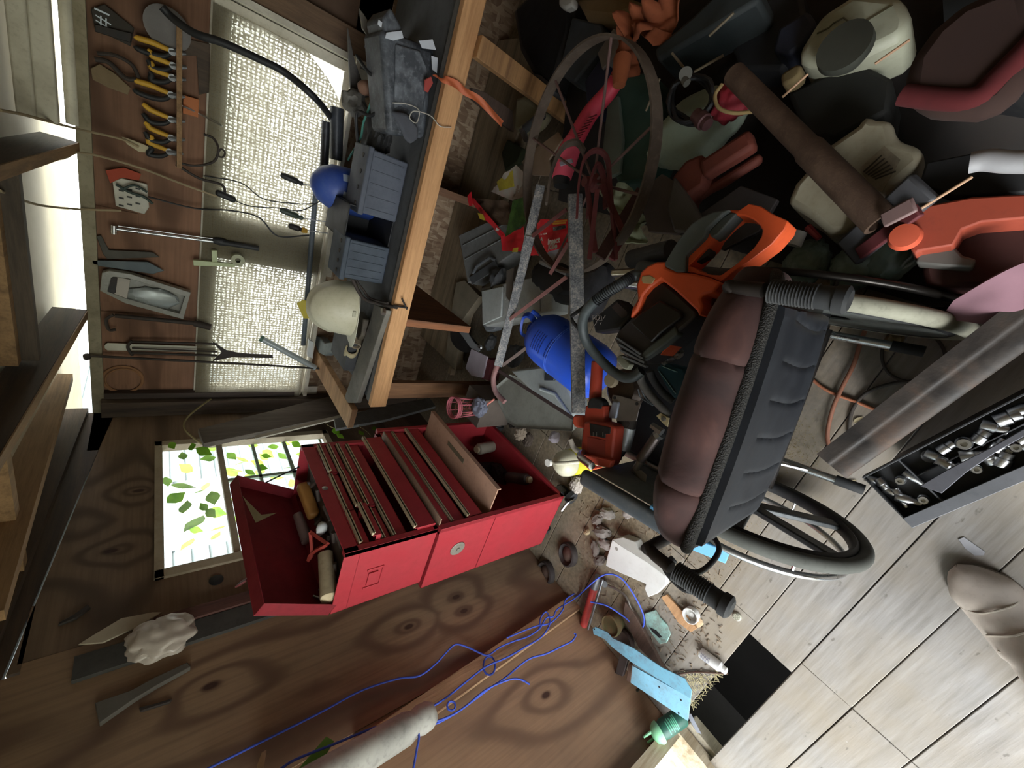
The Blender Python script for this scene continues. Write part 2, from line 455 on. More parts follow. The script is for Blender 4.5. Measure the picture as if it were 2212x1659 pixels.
g = G(); g.bx(WX - .05, WX + .03, -.02, .03, 0, 1.97); g.bx(WX - .05, WX + .04, -1.25, .02, -.02, .03); struct('trim_7', g, wood('b3a58d', '8a7658', 'Z', 5))
g = G(); g.bx(WX - .02, WX, -1.4, -1.25, -.02, 2.1); g.bx(WX - .02, WX, -1.25, .03, 1.97, 2.1); struct('wall_left_door_side', g, M_plyB)
g = G(); g.bx(WX - .06, WX - .02, -1.4, .6, -.62, -.022); struct('trim_24', g, M_dirt)
# corner post
g = G(); g.bx(WX, WX + .09, 2.545, 2.625, 0, 1.81); struct('trim_8', g, M_dark_v, bev=.003)
g = G(); g.bx(WX + .092, WX + .125, 2.585, 2.628, .9, 1.80); struct('trim_9', g, wood('3c3029', '221a16', 'Z', 6))
g = G(); g.slab([WP(u, v, (-1.50, 2.4, 1), (1, -.18, 0)) for u, v in ((428, 926), (712, 856), (732, 897), (440, 958))], (-.03, .0, 0)); one('leaning_plank', g, wood('5b5148', '3c342d', 'Z', 5, key='lp'), 'dark grey-brown plank leaning in the corner across the small window top', 'plank', bev=.002)
g = G(); g.slab([WP(u, v, (-1.45, 2.2, 1), (1, -.1, 0)) for u, v in ((722, 905), (828, 876), (990, 849), (1000, 862), (835, 906), (726, 926))], (-.02, .0, 0)); one('grey_painted_plank', g, plast('6f7270', .7, .5, '4a4743'), 'grey painted plank leaning behind the bench leg and the cabinet', 'plank', bev=.002)
g = G(); g.slab([WP(u, v, (-1.49, 2.4, 1), (1, -.18, 0)) for u, v in ((550, 941), (732, 897), (800, 885), (802, 890), (734, 903), (552, 947))], (-.01, .0, 0)); one('pale_batten', g, plast('a9a294', .7, .4), 'thin pale batten along the lower edge of the dark leaning plank', 'batten')
# ---------------- wall with the long window (back) ----------------
BY = 2.63
g = G()
g.bx(-1.64, .40, BY, BY + .02, 1.385, 1.80)
struct('wall_back', g, M_red_osb)
g = G(); g.bx(-1.64, 1.32, BY, BY + .02, -.02, .855); struct('wall_back_low', g, M_osb)
g = G(); g.bx(.40, 1.32, BY, BY + .02, .70, 1.82); g.bx(-1.64, -1.54, BY, BY + .02, .70, 1.385); struct('wall_back_side', g, plast('5a4636', .85, .5))
g = G(); g.bx(-1.62, 1.3, BY - .035, BY + .02, 1.80, 1.845); struct('trim_10', g, M_trim)
g = G(); g.bx(-1.0, -.55, BY - .006, BY, 1.66, 1.80); g.bx(-1.46, -1.05, BY - .006, BY, 1.70, 1.80); struct('trim_11', g, M_red_osb)
# window frame behind the curtain
g = G()
g.bx(-1.54, .42, BY - .012, BY + .04, 1.355, 1.43); g.bx(-1.54, .42, BY - .022, BY + .04, .855, .885)
g.bx(-1.54, -1.47, BY - .012, BY + .04, .75, 1.38); g.bx(-.69, -.455, BY - .012, BY + .04, .78, 1.38); g.bx(.375, .42, BY - .03, BY + .04, .75, 1.42)
wf = struct('window_1', g, M_white_wood)
def glass():
    t = NT('dusty_glass'); n = t.noise(t.co(), 6, 5)
    tr = t.n('BsdfTransparent'); gl = t.n('BsdfGlossy'); gl.inputs['Roughness'].default_value = .05; mx = t.n('MixShader')
    r = t.ramp(n, [(.3, .04), (.8, .14)]); t.l(r, mx.inputs[0]); t.l(tr.outputs[0], mx.inputs[1]); t.l(gl.outputs[0], mx.inputs[2])
    t.l(mx.outputs[0], t.t.nodes['Material Output'].inputs[0]); return t.m
M_glass = glass()
g = G(); g.bx(-1.50, .40, BY + .015, BY + .019, .76, 1.39); link('pane', g, M_glass, wf)
# sliding rail and sill of the long window
g = G(); g.beam(W(620, 20, y=2.60), W(770, 108, y=2.60), .012, .02); g.bx(.425, .45, 2.56, 2.63, .72, 1.43); struct('trim_12', g, M_white_wood)
g = G(); g.bx(-1.5, .45, 2.54, 2.628, .835, .855); struct('trim_13', g, M_white_wood)
g = G(); g.bx(.455, .56, 2.58, 2.628, .55, 1.78); struct('trim_14', g, wood('6f5741', '4a3828', 'Z', 5))
# small window in the left wall
g = G(); X0 = WX - .03; X1 = WX + .012
g.bx(X0, X1, 1.40, 1.44, .76, 1.60); g.bx(X0, X1, 2.245, 2.285, .76, 1.60); g.bx(X0, X1, 1.40, 2.285, 1.57, 1.60); g.bx(X0, X1, 1.40, 2.285, .755, .79)
g.bx(X0 + .005, X1 - .008, 1.44, 2.25, 1.322, 1.348)
struct('window_2', g, plast('a89b86', .7, .4, '7a6a56'), bev=.002)
w2 = bpy.data.objects['window_2']
g = G(); g.bx(X0 - .01, X0, 1.42, 2.27, .80, .812); g.bx(X0 - .012, X0, 1.42, 2.27, 1.0, 1.02); g.bx(X0 - .012, X0, 1.42, 2.27, 1.165, 1.18)
g.bx(X0 - .012, X0, 1.95, 1.97, .8, 1.34); link('screen_frame', g, plast('8fa08e', .5, .4), w2)
g = G(); g.bx(X0 + .012, X0 + .015, 1.43, 2.26, 1.35, 1.58); link('pane', g, M_glass, w2)
# ---------------- roof ----------------
g = G()
def RZp(y): return 1.945 + .06 * (2.63 - y)
g.slab([(-2.1, 3.0, RZp(3.0)), (1.6, 3.0, RZp(3.0)), (1.6, -1.6, RZp(-1.6)), (-2.1, -1.6, RZp(-1.6))], (0, 0, .02))
struct('ceiling', g, M_roof)
for i, (x, z0, d, a) in enumerate(((-1.02, 1.835, .105, 1), (-.315, 1.83, .10, 1), (.42, 1.83, .1, 1), (-1.62, 1.87, .08, 1))):
    g = G(); y0, y1 = 2.5, -1.4
    if x > -1.5:
        g.slab([(x + .02, y0, z0), (x + .02, y1, z0 + .07 * (y0 - y1)), (x + .02, y1, z0 + .07 * (y0 - y1) + d), (x + .02, y0, z0 + d)], (-.035, 0, 0))
        struct('trim_%d' % (15 + i), g, M_dark_y)
        g = G(); g.slab([(x + .0205, y0 - .02, z0 - .004), (x + .0205, y1, z0 - .004 + .07 * (y0 - y1)), (x - .0155, y1, z0 - .004 + .07 * (y0 - y1)), (x - .0155, y0 - .02, z0 - .004)], (0, 0, .004))
        struct('trim_%d' % (25 + i), g, M_tan_y)
g = G(); g.bx(-.98, -.33, 1.93, 1.97, 1.905, 1.975); struct('trim_20', g, M_dark_x)
g = G(); g.bx(-.98, -.33, 1.885, 1.928, 1.945, 1.985); struct('trim_21', g, M_tan_y)
g = G(); g.bx(-1.6, -1.05, 1.55, 1.60, 1.93, 1.99); struct('trim_22', g, M_tan_y)
g = G(); g.bx(-1.40, -1.36, 1.2, 2.55, 1.90, 1.99); struct('trim_23', g, M_tan_y)
# ---------------- other walls ----------------
g = G(); g.bx(1.3, 1.32, -1.4, 2.65, -.02, 2.2); struct('wall_right', g, M_plyA2)
g = G(); g.bx(-.35, 1.32, -1.42, -1.4, -.02, 2.2); g.bx(-1.64, -.35, -1.42, -1.4, 1.98, 2.2); struct('wall_front', g, M_plyA2)  # unseen wall, left open on one side to brighten the room

# ---------------- outside the small window ----------------
g = G(); a, b = W(380, 1040, x=-3.6), W(490, 1168, x=-3.6); ya, yb, za, zb = b.y, a.y, W(485, 1100, x=-3.6).z, W(375, 1100, x=-3.6).z
def lap(y0, y1, z0, z1):
    z = z0
    while z < z1 - .01: zz = min(z + .13, z1); g.hull8([(-3.66, y0, z), (-3.585, y0, z), (-3.585, y1, z), (-3.66, y1, z)], [(-3.66, y0, zz), (-3.605, y0, zz), (-3.605, y1, zz), (-3.66, y1, zz)]); z += .13
lap(-3, ya, -.6, 5.2); lap(yb, 7, -.6, 5.2); lap(ya, yb, -.6, za); lap(ya, yb, zb, 5.2)
nb = one('house_siding', g, plast('7b8486', .7, .15), 'white lapped siding of the building outside the small window', 'building', ang=10)
g = G(); g.bx(-3.70, -3.68, ya - .02, yb + .02, za - .02, zb + .02)
for i in range(4): zz = za + (zb - za) * (i + .5) / 4; g.bx(-3.68, -3.64, ya, yb, zz, zz + .03)
link('dark_opening', g, plast('1c2426', .6, .5, '3a4446'), nb)
# ---------------- red tool chest ----------------
XF = -1.11
chest = thing('tool_chest', 'red steel tool chest with its lid propped open, stacked on the red cabinet', 'tool chest')
g = G(); t = .004; y0, y1, z0, z1, xb = .886, 1.482, .80, 1.145, -1.40
g.bx(xb, XF, y0, y0 + t, z0, z1); g.bx(xb, XF, y1 - t, y1, z0, z1); g.bx(xb, xb + t, y0, y1, z0, z1); g.bx(xb, XF, y0, y1, z0, z0 + t)
g.bx(XF - t, XF, y0, y1, 1.098, z1); g.bx(xb, XF - .005, y0, y1, 1.09, 1.094)
g.bx(XF - .02, XF, y0, y0 + .022, z0, z1); g.bx(XF - .02, XF, y1 - .022, y1, z0, z1); g.bx(XF - .018, XF, y0, y1, z0, z0 + .018)
link('body', g, M_red, chest, bev=.0015)
g = G(); g.ring([(0, .002), (.008, .002), (.011, 0)], fr((XF + .001, 1.2, 1.123), (0, 1, 0), (1, 0, 0)), 14); link('lock', g, M_chrome, chest)
# side handle recess and dents
g = G()
for a, b in ((W(785, 1262, y=y0), W(822, 1247, y=y0)), (W(788, 1282, y=y0), W(818, 1272, y=y0))): pass
hx, hz = -1.27, 1.02
for q in ((-.045, .02), (.045, .02)): g.bx(hx + q[0] - .004, hx + q[0] + .004, y0 - .004, y0, hz - .03, hz + .03)
g.bx(hx - .045, hx + .045, y0 - .004, y0, hz - .032, hz - .026); g.bx(hx - .03, hx + .03, y0 - .006, y0 - .001, hz - .012, hz + .022)
link('handle_plate', g, M_red, chest, bev=.001)
def drawer(par, ya, yb, za, zb, out, name='drawer', strip=True, depth=.24, mat=None):
    g = G(); x = XF - .008 + out
    g.bx(x - .004, x, ya, yb, za, zb); g.bx(x - depth, x, ya, ya + .003, za, zb - .012); g.bx(x - depth, x, yb - .003, yb, za, zb - .012); g.bx(x - depth, x, ya, yb, za, za + .003)
    d = link(name, g, mat or M_red, par, bev=.0008)
    if strip:
        g = G(); g.bx(x - .002, x + .012, ya + .003, yb - .003, zb - .004, zb + .004); g.bx(x + .008, x + .012, ya + .003, yb - .003, zb - .008, zb)
        link('pull', g, M_trimstrip, d)
cols = ((.91, 1.068), (1.072, 1.274), (1.278, 1.46))
for c, (a, b) in enumerate(cols):
    drawer(chest, a, b, 1.055, 1.087, (.004, .002, .01)[c])
    drawer(chest, a, b, 1.018, 1.048, (.03, .012, .008)[c])
drawer(chest, 1.072, 1.46, .975, 1.01, .006); drawer(chest, .91, 1.068, .975, 1.006, -.004)
drawer(chest, .91, 1.46, .915, .968, -.002); drawer(chest, .905, 1.475, .806, .893, .02, depth=.26)
# lid
lid = G(); hg = V((-1.398, 0, 1.15)); d = V((.125, 0, .225)).normalized(); n = V((d.z, 0, -d.x)); L = .262; ya, yb = .886, 1.55 - .066
def LP(s, y, k): return hg + d * s + n * k + V((0, y, 0))
def lbox(g, s0, s1, y0, y1, k0, k1): g.hull8([LP(s0, y0, k0), LP(s1, y0, k0), LP(s1, y1, k0), LP(s0, y1, k0)], [LP(s0, y0, k1), LP(s1, y0, k1), LP(s1, y1, k1), LP(s0, y1, k1)])
lbox(lid, 0, L, ya, yb, -.003, 0); lbox(lid, 0, L, ya, ya + .003, 0, .045); lbox(lid, 0, L, yb - .003, yb, 0, .045); lbox(lid, L - .003, L, ya, yb, 0, .045); lbox(lid, 0, .003, ya, yb, 0, .03)
lo = link('lid', lid, M_redin, chest, bev=.001)
g = G(); g.slab([LP(L - .10, yb - .15, .0012), LP(L - .04, yb - .06, .0012), LP(L - .07, yb - .20, .0012), LP(L - .17, yb - .12, .0012)], n * .0006); link('worn_sticker', g, plast('b0a47e', .7, .4), lo)
g = G(); g.tube(spline([LP(L - .0, 1.02, -.0) , LP(L + .005, 1.03, -.035), LP(L - .05, 1.08, -.06), LP(L - .10, 1.15, -.04), LP(L - .09, 1.16, 0)], 5), 0, flat=(.010, .002))
link('carry_strap', g, plast('6a2a2c', .6, .4), lo)
g = G(); g.tube([LP(L * .6, yb, .02), V((-1.30, yb + .03, 1.22)), V((-1.22, yb - .01, 1.14))], .003); link('lid_stay', g, M_black, lo)
# things lying in the top of the chest
M_cream = plast('b9a888', .55, .5, '6f6048')
g = G(); g.cyl((-1.33, .905, 1.155), (-1.30, 1.06, 1.13), .028, .026, 18); g.ring([(0, .004), (.027, .003), (.029, -.004), (.027, -.03)], fr((-1.33, .905, 1.155), (1, 0, 0), (-.03, -.155, .025)), 18)
one('caulk_tube', g, M_cream, 'cream caulk tube with white end cap lying in the open chest top', 'tube')
g = G(); g.cyl((-1.37, .93, 1.15), (-1.34, .955, 1.17), .006); g.cyl((-1.36, .90, 1.14), (-1.375, .96, 1.185), .004); one('screw_clamp', g, M_steel, 'small dull metal clamp beside the caulk tube cap', 'clamp')
g = G(); g.rbox((0, 0, 0), (.16, .045, .045), .012, fr((-1.28, 1.33, 1.13), (.25, .9, .1), (0, 0, 1))); one('plastic_case', g, plast('a9793f', .35, .4), 'amber see-through plastic case in the chest top', 'case')
g = G(); g.cyl((-1.37, 1.20, 1.15), (-1.35, 1.33, 1.16), .022, .018); one('cloudy_tube', g, plast('7c6660', .3, .4), 'cloudy plastic tube behind the amber case', 'tube')
g = G()
a, b, c, dd = V((-1.36, 1.10, 1.17)), V((-1.28, 1.16, 1.16)), V((-1.25, 1.06, 1.13)), V((-1.33, 1.105, 1.16))
g.tube(spline([a, dd, b], 4), 0, flat=(.008, .005)); g.tube(spline([a, dd, c], 4), 0, flat=(.008, .005)); g.tube([b, c], 0, flat=(.006, .005)); one('spring_clamp', g, plast('b04538', .5, .3), 'orange-red plastic spring clamp in the chest top', 'clamp')
g = G(); g.blob(T(-1.25, 1.14, 1.13) @ Matrix.Diagonal((.03, .02, .02, 1)), .2, 3, 2); one('white_lump', g, plast('c8cac6', .6, .3), 'small white plastic cap beside the spring clamp', 'cap')
g = G(); g.bx(-1.37, -1.13, .90, 1.47, 1.094, 1.102)
for i in range(14):
    x = random.uniform(-1.36, -1.16); y = random.uniform(.92, 1.44); a = random.uniform(0, PI)
    g.cyl((x, y, 1.11), (x + .05 * math.cos(a), y + .09 * math.sin(a) * .7, 1.12), .007)
one('loose_hardware', g, plast('4a3f36', .6, .6, '2a2420'), 'dark jumble of small hardware in the chest top', 'hardware')['kind'] = 'stuff'

# ---------------- red rolling cabinet ----------------
cab = thing('tool_cabinet', 'red steel rolling tool cabinet standing under the open chest', 'tool cabinet')
g = G(); y0, y1, z0, z1, xb = .878, 1.56, .095, .795, -1.43
g.bx(xb, XF, y0, y0 + t, z0, z1); g.bx(xb, XF, y1 - t, y1, z0, z1); g.bx(xb, xb + t, y0, y1, z0, z1); g.bx(xb, XF, y0, y1, z0, z0 + t); g.bx(xb, XF - .03, y0, y1, z1 - t, z1)
g.bx(XF - .02, XF, y0, y0 + .024, z0, z1); g.bx(XF - .02, XF, y1 - .024, y1, z0, z1); g.bx(XF - .016, XF, y0, y1, z0, z0 + .02); g.bx(xb, XF - .01, y0, y1, .52, .526)
link('body', g, M_red, cab, bev=.0015)
g = G(); pc = (-1.25, y0 - .002, .675)
mm = fr(pc, (1, 0, 0), (0, -1, 0))
g.ring([(0, .002), (.032, .002), (.034, 0)], mm, 26); g.box((0, 0, .004), (.012, .012, .004), mm)
g.ring([(.017, .0025), (.02, .0032), (.023, .0025)], mm, 26)
link('round_badge', g, plast('8b857a', .5, .6, '4e473e', metal=.3), cab)
drawer(cab, .905, 1.53, .735, .785, .002, strip=False)
g = G(); g.bx(XF - .02, XF + .03, .90, 1.49, .786, .792); link('top_tray_lip', g, plast('8f7560', .6, .5, '5d4636'), cab, bev=.001)
drawer(cab, .905, 1.53, .662, .728, -.004); drawer(cab, .905, 1.535, .58, .655, .006)
g = G(); g.bx(XF - .20, XF + .105, .915, 1.53, .528, .534); g.bx(XF + .10, XF + .106, .915, 1.53, .515, .536)
lp = link('slide_out_panel', g, plast('a5806a', .75, .45, '6f5242'), cab, bev=.001, label='tan board on the slid-out drawer')
g = G(); g.bx(XF + .045, XF + .066, 1.17, 1.32, .5335, .536); link('label_holder', g, plast('5d5340', .6, .5), lp)
for (x, y) in ((-1.14, .93), (-1.40, .93), (-1.14, 1.52), (-1.40, 1.52)):
    g = G(); g.bx(x - .018, x + .018, y - .018, y + .018, .07, .095); g.bx(x - .016, x - .012, y - .012, y + .03, .03, .085); g.bx(x + .012, x + .016, y - .012, y + .03, .03, .085)
    c = link('caster_fork', g, M_steel, cab)
    g = G(); g.cyl((x - .011, y + .01, .033), (x + .011, y + .01, .033), .033, n=20); link('caster_wheel', g, M_rubber, c)
# cans inside the open bottom of the cabinet
def can(name, lab, cat, p, d, r, L, m, grp=None):
    t_ = thing(name, lab, cat, grp); p = V(p); d = V(d).normalized()
    g = G(); g.ring([(0, 0), (r * .92, 0), (r, .004), (r, L * .82), (r * .9, L * .87), (r * .55, L * .9), (0, L * .9)], fr(p, d.orthogonal(), d), 18); link('body', g, m, t_)
    g = G(); g.ring([(r * .55, L * .88), (r * .6, L * .9), (r * .6, L), (0, L)], fr(p, d.orthogonal(), d), 14); link('cap', g, M_cream, t_); return t_
can('paint_can', 'pale can standing at the far end of the open cabinet bottom', 'can', (-1.22, 1.45, .102), (0, -.1, 1), .033, .13, plast('9a9384', .5, .4))
can('spray_can', 'dark spray can lying in the open cabinet bottom', 'can', (-1.26, 1.22, .135), (.4, -.6, -.02), .03, .17, plast('3d3638', .4, .5, '7d726a'))
can('squat_can', 'dark squat can behind the spray can in the cabinet', 'can', (-1.33, 1.38, .102), (0, .1, 1), .04, .12, plast('2b2628', .5, .5))
g = G(); g.blob(T(-1.3, 1.30, .13) @ Matrix.Diagonal((.05, .07, .035, 1)), .4, 4, 3, 5); one('oily_rag', g, plast('35262a', .9, .5), 'dark rag among the cans in the cabinet', 'rag')
# ---------------- wheelchair ----------------
WM = T(-.2, .13, 0) @ RZ(R(11.8))
wc = thing('wheelchair', 'folded-tool-laden wheelchair with brown velour cushion over a black ribbed backrest', 'wheelchair', M=WM)
wc['label'] = 'black wheelchair with a brown cushion on its ribbed backrest, its seat heaped with tools'
M_tyre = plast('4b4c47', .75, .5, '33342f', key='ty'); M_spoke = plast('46494a', .4, .35, '2a2a2a', metal=.3)
AY, WR = .135, .285
for s in (-1, 1):
    wx = s * .285; ax = fr((wx, AY, WR + .008), (0, 1, 0), (s, 0, 0))
    g = G(); g.torus(ax, WR - .012, .017, 64, 12, 1.05); tw = link('wheel', g, M_tyre if s < 0 else plast('8f8e7e', .75, .5, '4d4c42', key='ty2'), wc, ang=60)
    if s > 0:
        g = G(); g.ring([(.07, -.012), (WR - .035, -.016), (WR - .035, -.012), (.07, -.008), (.07, -.012)], ax, 48); link('wheel_disc', g, plast('5c615e', .5, .4, '34383a', metal=.3), tw)
    g = G(); g.torus(ax, WR - .036, .010, 64, 8, 1.8); link('rim', g, M_black, tw, ang=60)
    g = G(); g.ring([(0, -.022), (.028, -.022), (.03, .02), (.014, .028), (0, .028)], ax, 20); link('hub', g, M_black, tw)
    for q in range(6 if s > 0 else 6):
        a = 2 * PI * q / 6 + (.35 if s < 0 else .1); c_, s_ = math.cos(a), math.sin(a)
        g = G(); p0 = ax @ V((c_ * .025, s_ * .025, .005)); p1 = ax @ V((c_ * (WR - .04), s_ * (WR - .04), 0))
        nrm = ax.to_3x3() @ V((0, 0, 1)); g.beam(p0, p1, .042, .016, nrm)
        link('spoke', g, M_spoke, tw, bev=.004)
    g = G(); hr = fr((wx + s * .05, AY, WR + .008), (0, 1, 0), (s, 0, 0)); g.torus(hr, WR - .035, .0085, 64, 10)
    for q in range(6):
        a = 2 * PI * q / 6 + .8; g.cyl(hr @ V(((WR - .036) * math.cos(a), (WR - .036) * math.sin(a), 0)), ax @ V(((WR - .036) * math.cos(a), (WR - .036) * math.sin(a), 0)), .004, n=6)
    link('hand_rim', g, M_chrome if s < 0 else plast('2a2724', .25, .3, metal=.7), wc, ang=60)
    # push handle
    g = G(); px = s * .248
    g.cyl((px, -.03, .905), (px, .06, .905), .0165, n=18)
    for i in range(15): g.ring([(.0165, 0), (.0185, .0013), (.0165, .0026)], fr((px, .0 + i * .0042, .905), (1, 0, 0), (0, 1, 0)), 18)
    g.ring([(0, -.004), (.014, -.004), (.0195, 0), (.0195, .012), (.0165, .014)], fr((px, -.033, .905), (1, 0, 0), (0, 1, 0)), 18)
    link('push_grip', g, M_rubber, wc)
    g = G(); g.tube(spline([(px, .07, .905), (px * 1.0, .115, .895), (px, .125, .86), (px, .12, .5), (px, .12, .30)], 5), .0115, 10); g.cyl((px, .12, .30), (px, .14, .16), .0115); fr_ = link('frame_post', g, M_dkmetal, wc, ang=60)
    # seat side tube, front post, caster
    g = G(); g.tube([(px, .12, .47), (px, .52, .48)], .0115, 10); g.tube([(px, .12, .2), (px, .50, .2)], .0115, 10); g.tube(spline([(px, .50, .2), (px, .50, .5), (px, .49, .66), (px, .42, .695)], 5), .011, 10)
    link('side_frame', g, M_chrome, wc, ang=60)
    g = G(); ax2 = s * .282
    g.rbox((ax2, .27, .708), (.046, .33, .028), .013); link('armrest', g, plast('40464b', .55, .4, '6b6862'), wc, ang=60)
    g = G(); g.bx(px + s * .012, px + s * .016, .13, .42, .46, .69); sp = link('side_panel', g, plast('7d8482', .55, .5, '59605e'), wc, bev=.002)
    g = G(); tx = px * .8 + .035; g.tube([(tx, .14, .15), (tx, -.03, .125)], .0115, 10); g.beam((tx, .18, .25), (tx, .06, .14), .02, .005, (1, 0, 0)); ab = link('anti_tip_bar', g, M_chrome, wc, ang=60)
    g = G(); g.tube([(tx, -.01, .128), (tx, -.075, .118)], .0145, 12); link('rubber_tip', g, M_rubber, ab)
    g = G(); cx = s * .25
    g.cyl((cx - .012, .50, .075), (cx + .012, .50, .075), .073, n=28); cwv = link('caster', g, M_rubber, wc, bev=.003)
    g = G(); g.bx(cx - .02, cx - .016, .485, .515, .07, .17); g.bx(cx + .016, cx + .02, .485, .515, .07, .17); g.cyl((cx, .50, .16), (cx, .50, .2), .012); link('caster_fork', g, M_steel, cwv)
g = G(); g.tube([(-.248, .2, .2), (.248, .2, .45)], .011, 10); g.tube([(-.248, .2, .45), (.248, .2, .2)], .011, 10); g.tube([(-.245, .12, .2), (.245, .12, .2)], .01, 10); link('cross_brace', g, M_dkmetal, wc, ang=60)
# seat
g = G(); g.rbox((0, .31, .475), (.47, .40, .035), .012); link('seat', g, plast('14161b', .7, .3, '2c2e31'), wc, ang=60)
# backrest: a ribbed shell seen from behind
def backshell(u, v):
    x = -.195 + .455 * u + .035 * v * (u - .5) * -1; x -= .028 * v * (1 - u); z = .585 + .295 * v
    groove = math.exp(-((math.sin(u * PI * 6.5 + .4 * math.sin(v * 5))) / .16) ** 2) * .010 * (1 if .10 < v < .80 else 0)
    y = .052 + groove - .012 * math.sin(u * PI) * (1 - v * .6)
    if v < .08: y += .02 * (1 - v / .08)
    if u < .04 or u > .96: y += .014
    return V((x, y, z))
g = G(); g.grid(110, 40, backshell, -.012); 
M_back = plast('11151d', .45, .25, '2a3038', bump=.04); link('backrest', g, M_back, wc, ang=60)
def velour():
    t = NT('brown_velour'); n = t.noise(t.co(), 7, 5, .6, .4); f = t.noise(t.co(), 260, 2)
    col = t.ramp(n, [(.32, h('2c1816')), (.52, h('412622')), (.72, h('5f3c34'))]); t.bump(n, .35, .01)
    t.b.inputs['Sheen Weight'].default_value = .12; t.b.inputs['Sheen Roughness'].default_value = .4
    return t.end(col, .85)
M_vel = velour()
g = G()
def cush(u, v):     # u across, v round the section from the top back edge over to the front
    x = -.213 + .488 * u; e = 1 - abs(2 * u - 1) ** 6; e2 = 1 - abs(2 * u - 1) ** 3
    th = .028 + .060 * e2 ** .6; a = PI * (v * 1.06 - .03)
    crease = math.exp(-((u - .22) / .012) ** 2) * .010 + math.exp(-((u - .70) / .013) ** 2) * .008
    w = noise.noise(V((x * 14, v * 3, 3))) * .006
    y = .078 + th * .5 * (1 - math.cos(a)) * 1.0 ; z = .878 - .045 * (1 - e) + math.sin(a) * (.018 + .006 * e2) - crease + w
    if v > .5: z -= (v - .5) * .50 * e + .0; y += .012
    return V((x, y, z))
g.grid(70, 20, cush, -.02); cu_ = link('cushion', g, M_vel, wc, ang=80)
def webm():
    t = NT('black_mesh_edge'); vo = t.n('TexVoronoi'); t.l(t.co((1, 1, 1)), vo.inputs['Vector']); vo.inputs['Scale'].default_value = 420
    col = t.ramp(vo.outputs['Distance'], [(.2, h('0b0a0a')), (.7, h('26231f'))]); t.bump(vo.outputs['Distance'], .6, .004); return t.end(col, .8)
g = G(); pts = [(-.225, .085, .83), (-.222, .072, .858), (-.205, .064, .878)] + [(-.18 + .052 * i, .061 - .004 * math.sin(i * PI / 8), .885) for i in range(9)] + [(.262, .064, .878), (.277, .075, .862), (.28, .10, .835)]
g.tube(spline(pts, 5), .0105, 12); link('edge_binding', g, webm(), cu_, ang=80)
# frame bits, cables and tape on the near side
g = G(); g.tube(spline([(-.255, .085, .86), (-.275, .09, .87), (-.285, .05, .875), (-.262, .02, .888)], 6), .008, 8); g.tube(spline([(-.25, .06, .885), (-.235, .03, .88), (-.22, .035, .8), (-.24, .09, .7)], 6), .005, 8); link('brake_lever', g, M_black, wc, ang=60)
M_tape = plast('5b9ecf', .6, .2, '8fc0e0')
g = G(); g.beam((-.276, .165, .697), (-.276, .225, .697), .05, .034); link('blue_tape', g, M_tape, wc, bev=.003)
WMi = WM.inverted(); g = G(); g.beam(WMi @ W(1495, 1172, z=.57), WMi @ W(1572, 1203, z=.53), .034, .014); link('blue_tape', g, M_tape, wc, bev=.003)
g = G(); g.bx(-.262, .262, .49, .53, .30, .31); link('front_strap', g, M_black, wc)

# ---------------- workbench ----------------
bench = thing('workbench', 'workbench with a knotty pale front board, built under the long window', 'workbench')
M_front = wood('c69768', '9a6b40', 'X', 4, dark='8b5f3a', blot=.2, key='f')
g = G(); g.beam((-1.108, 1.768, .713), (.95, 1.768, .713), .036, .085); link('front_board', g, M_front, bench, bev=.003)
g = G(); g.bx(-1.10, .95, 1.787, 2.45, .715, .745); link('bench_top', g, plast('5c5e60', .8, .6, '3c3a38', sc_=4), bench, bev=.002)
g = G(); g.bx(-1.10, .95, 1.79, 1.83, .745, .752); link('edge_strip', g, plast('6f6d69', .7, .6, '45423d'), bench)
# left end board with the notched pale end
g = G(); g.beam(W(762, 905, z=.76), W(680, 765, z=.80), .13, .035); link('end_board', g, wood('b8916b', '8a6747', 'X', 4, key='e'), bench, bev=.003)
g = G(); g.bx(-1.06, -.965, 1.755, 1.79, 0, .672); link('leg', g, wood('7f5b3d', '5a3e29', 'Z', 5), bench, bev=.002)
g = G(); g.beam(W(1030, 100, y=1.74), W(1245, 262, y=1.74), .075, .04, (0, 1, 0)); link('brace', g, wood('a37b50', '77563a', 'X', 5, key='b'), bench, bev=.002)
g = G(); g.bx(-.66, -.62, 1.80, 2.62, .25, .71); link('leg', g, wood('8a5837', '60402b', 'Z', 5), bench, bev=.002)
g = G(); g.bx(-.02, .02, 2.2, 2.62, .0, .71); link('leg', g, wood('6b4c36', '4a3425', 'Z', 5), bench, bev=.002)
g = G(); g.bx(-1.1, .9, 2.12, 2.16, .02, .06); g.bx(-1.02, .9, 2.16, 2.62, .06, .075); link('lower_shelf', g, wood('8a7a62', '5e5140', 'X', 4, key='ls'), bench, bev=.002)
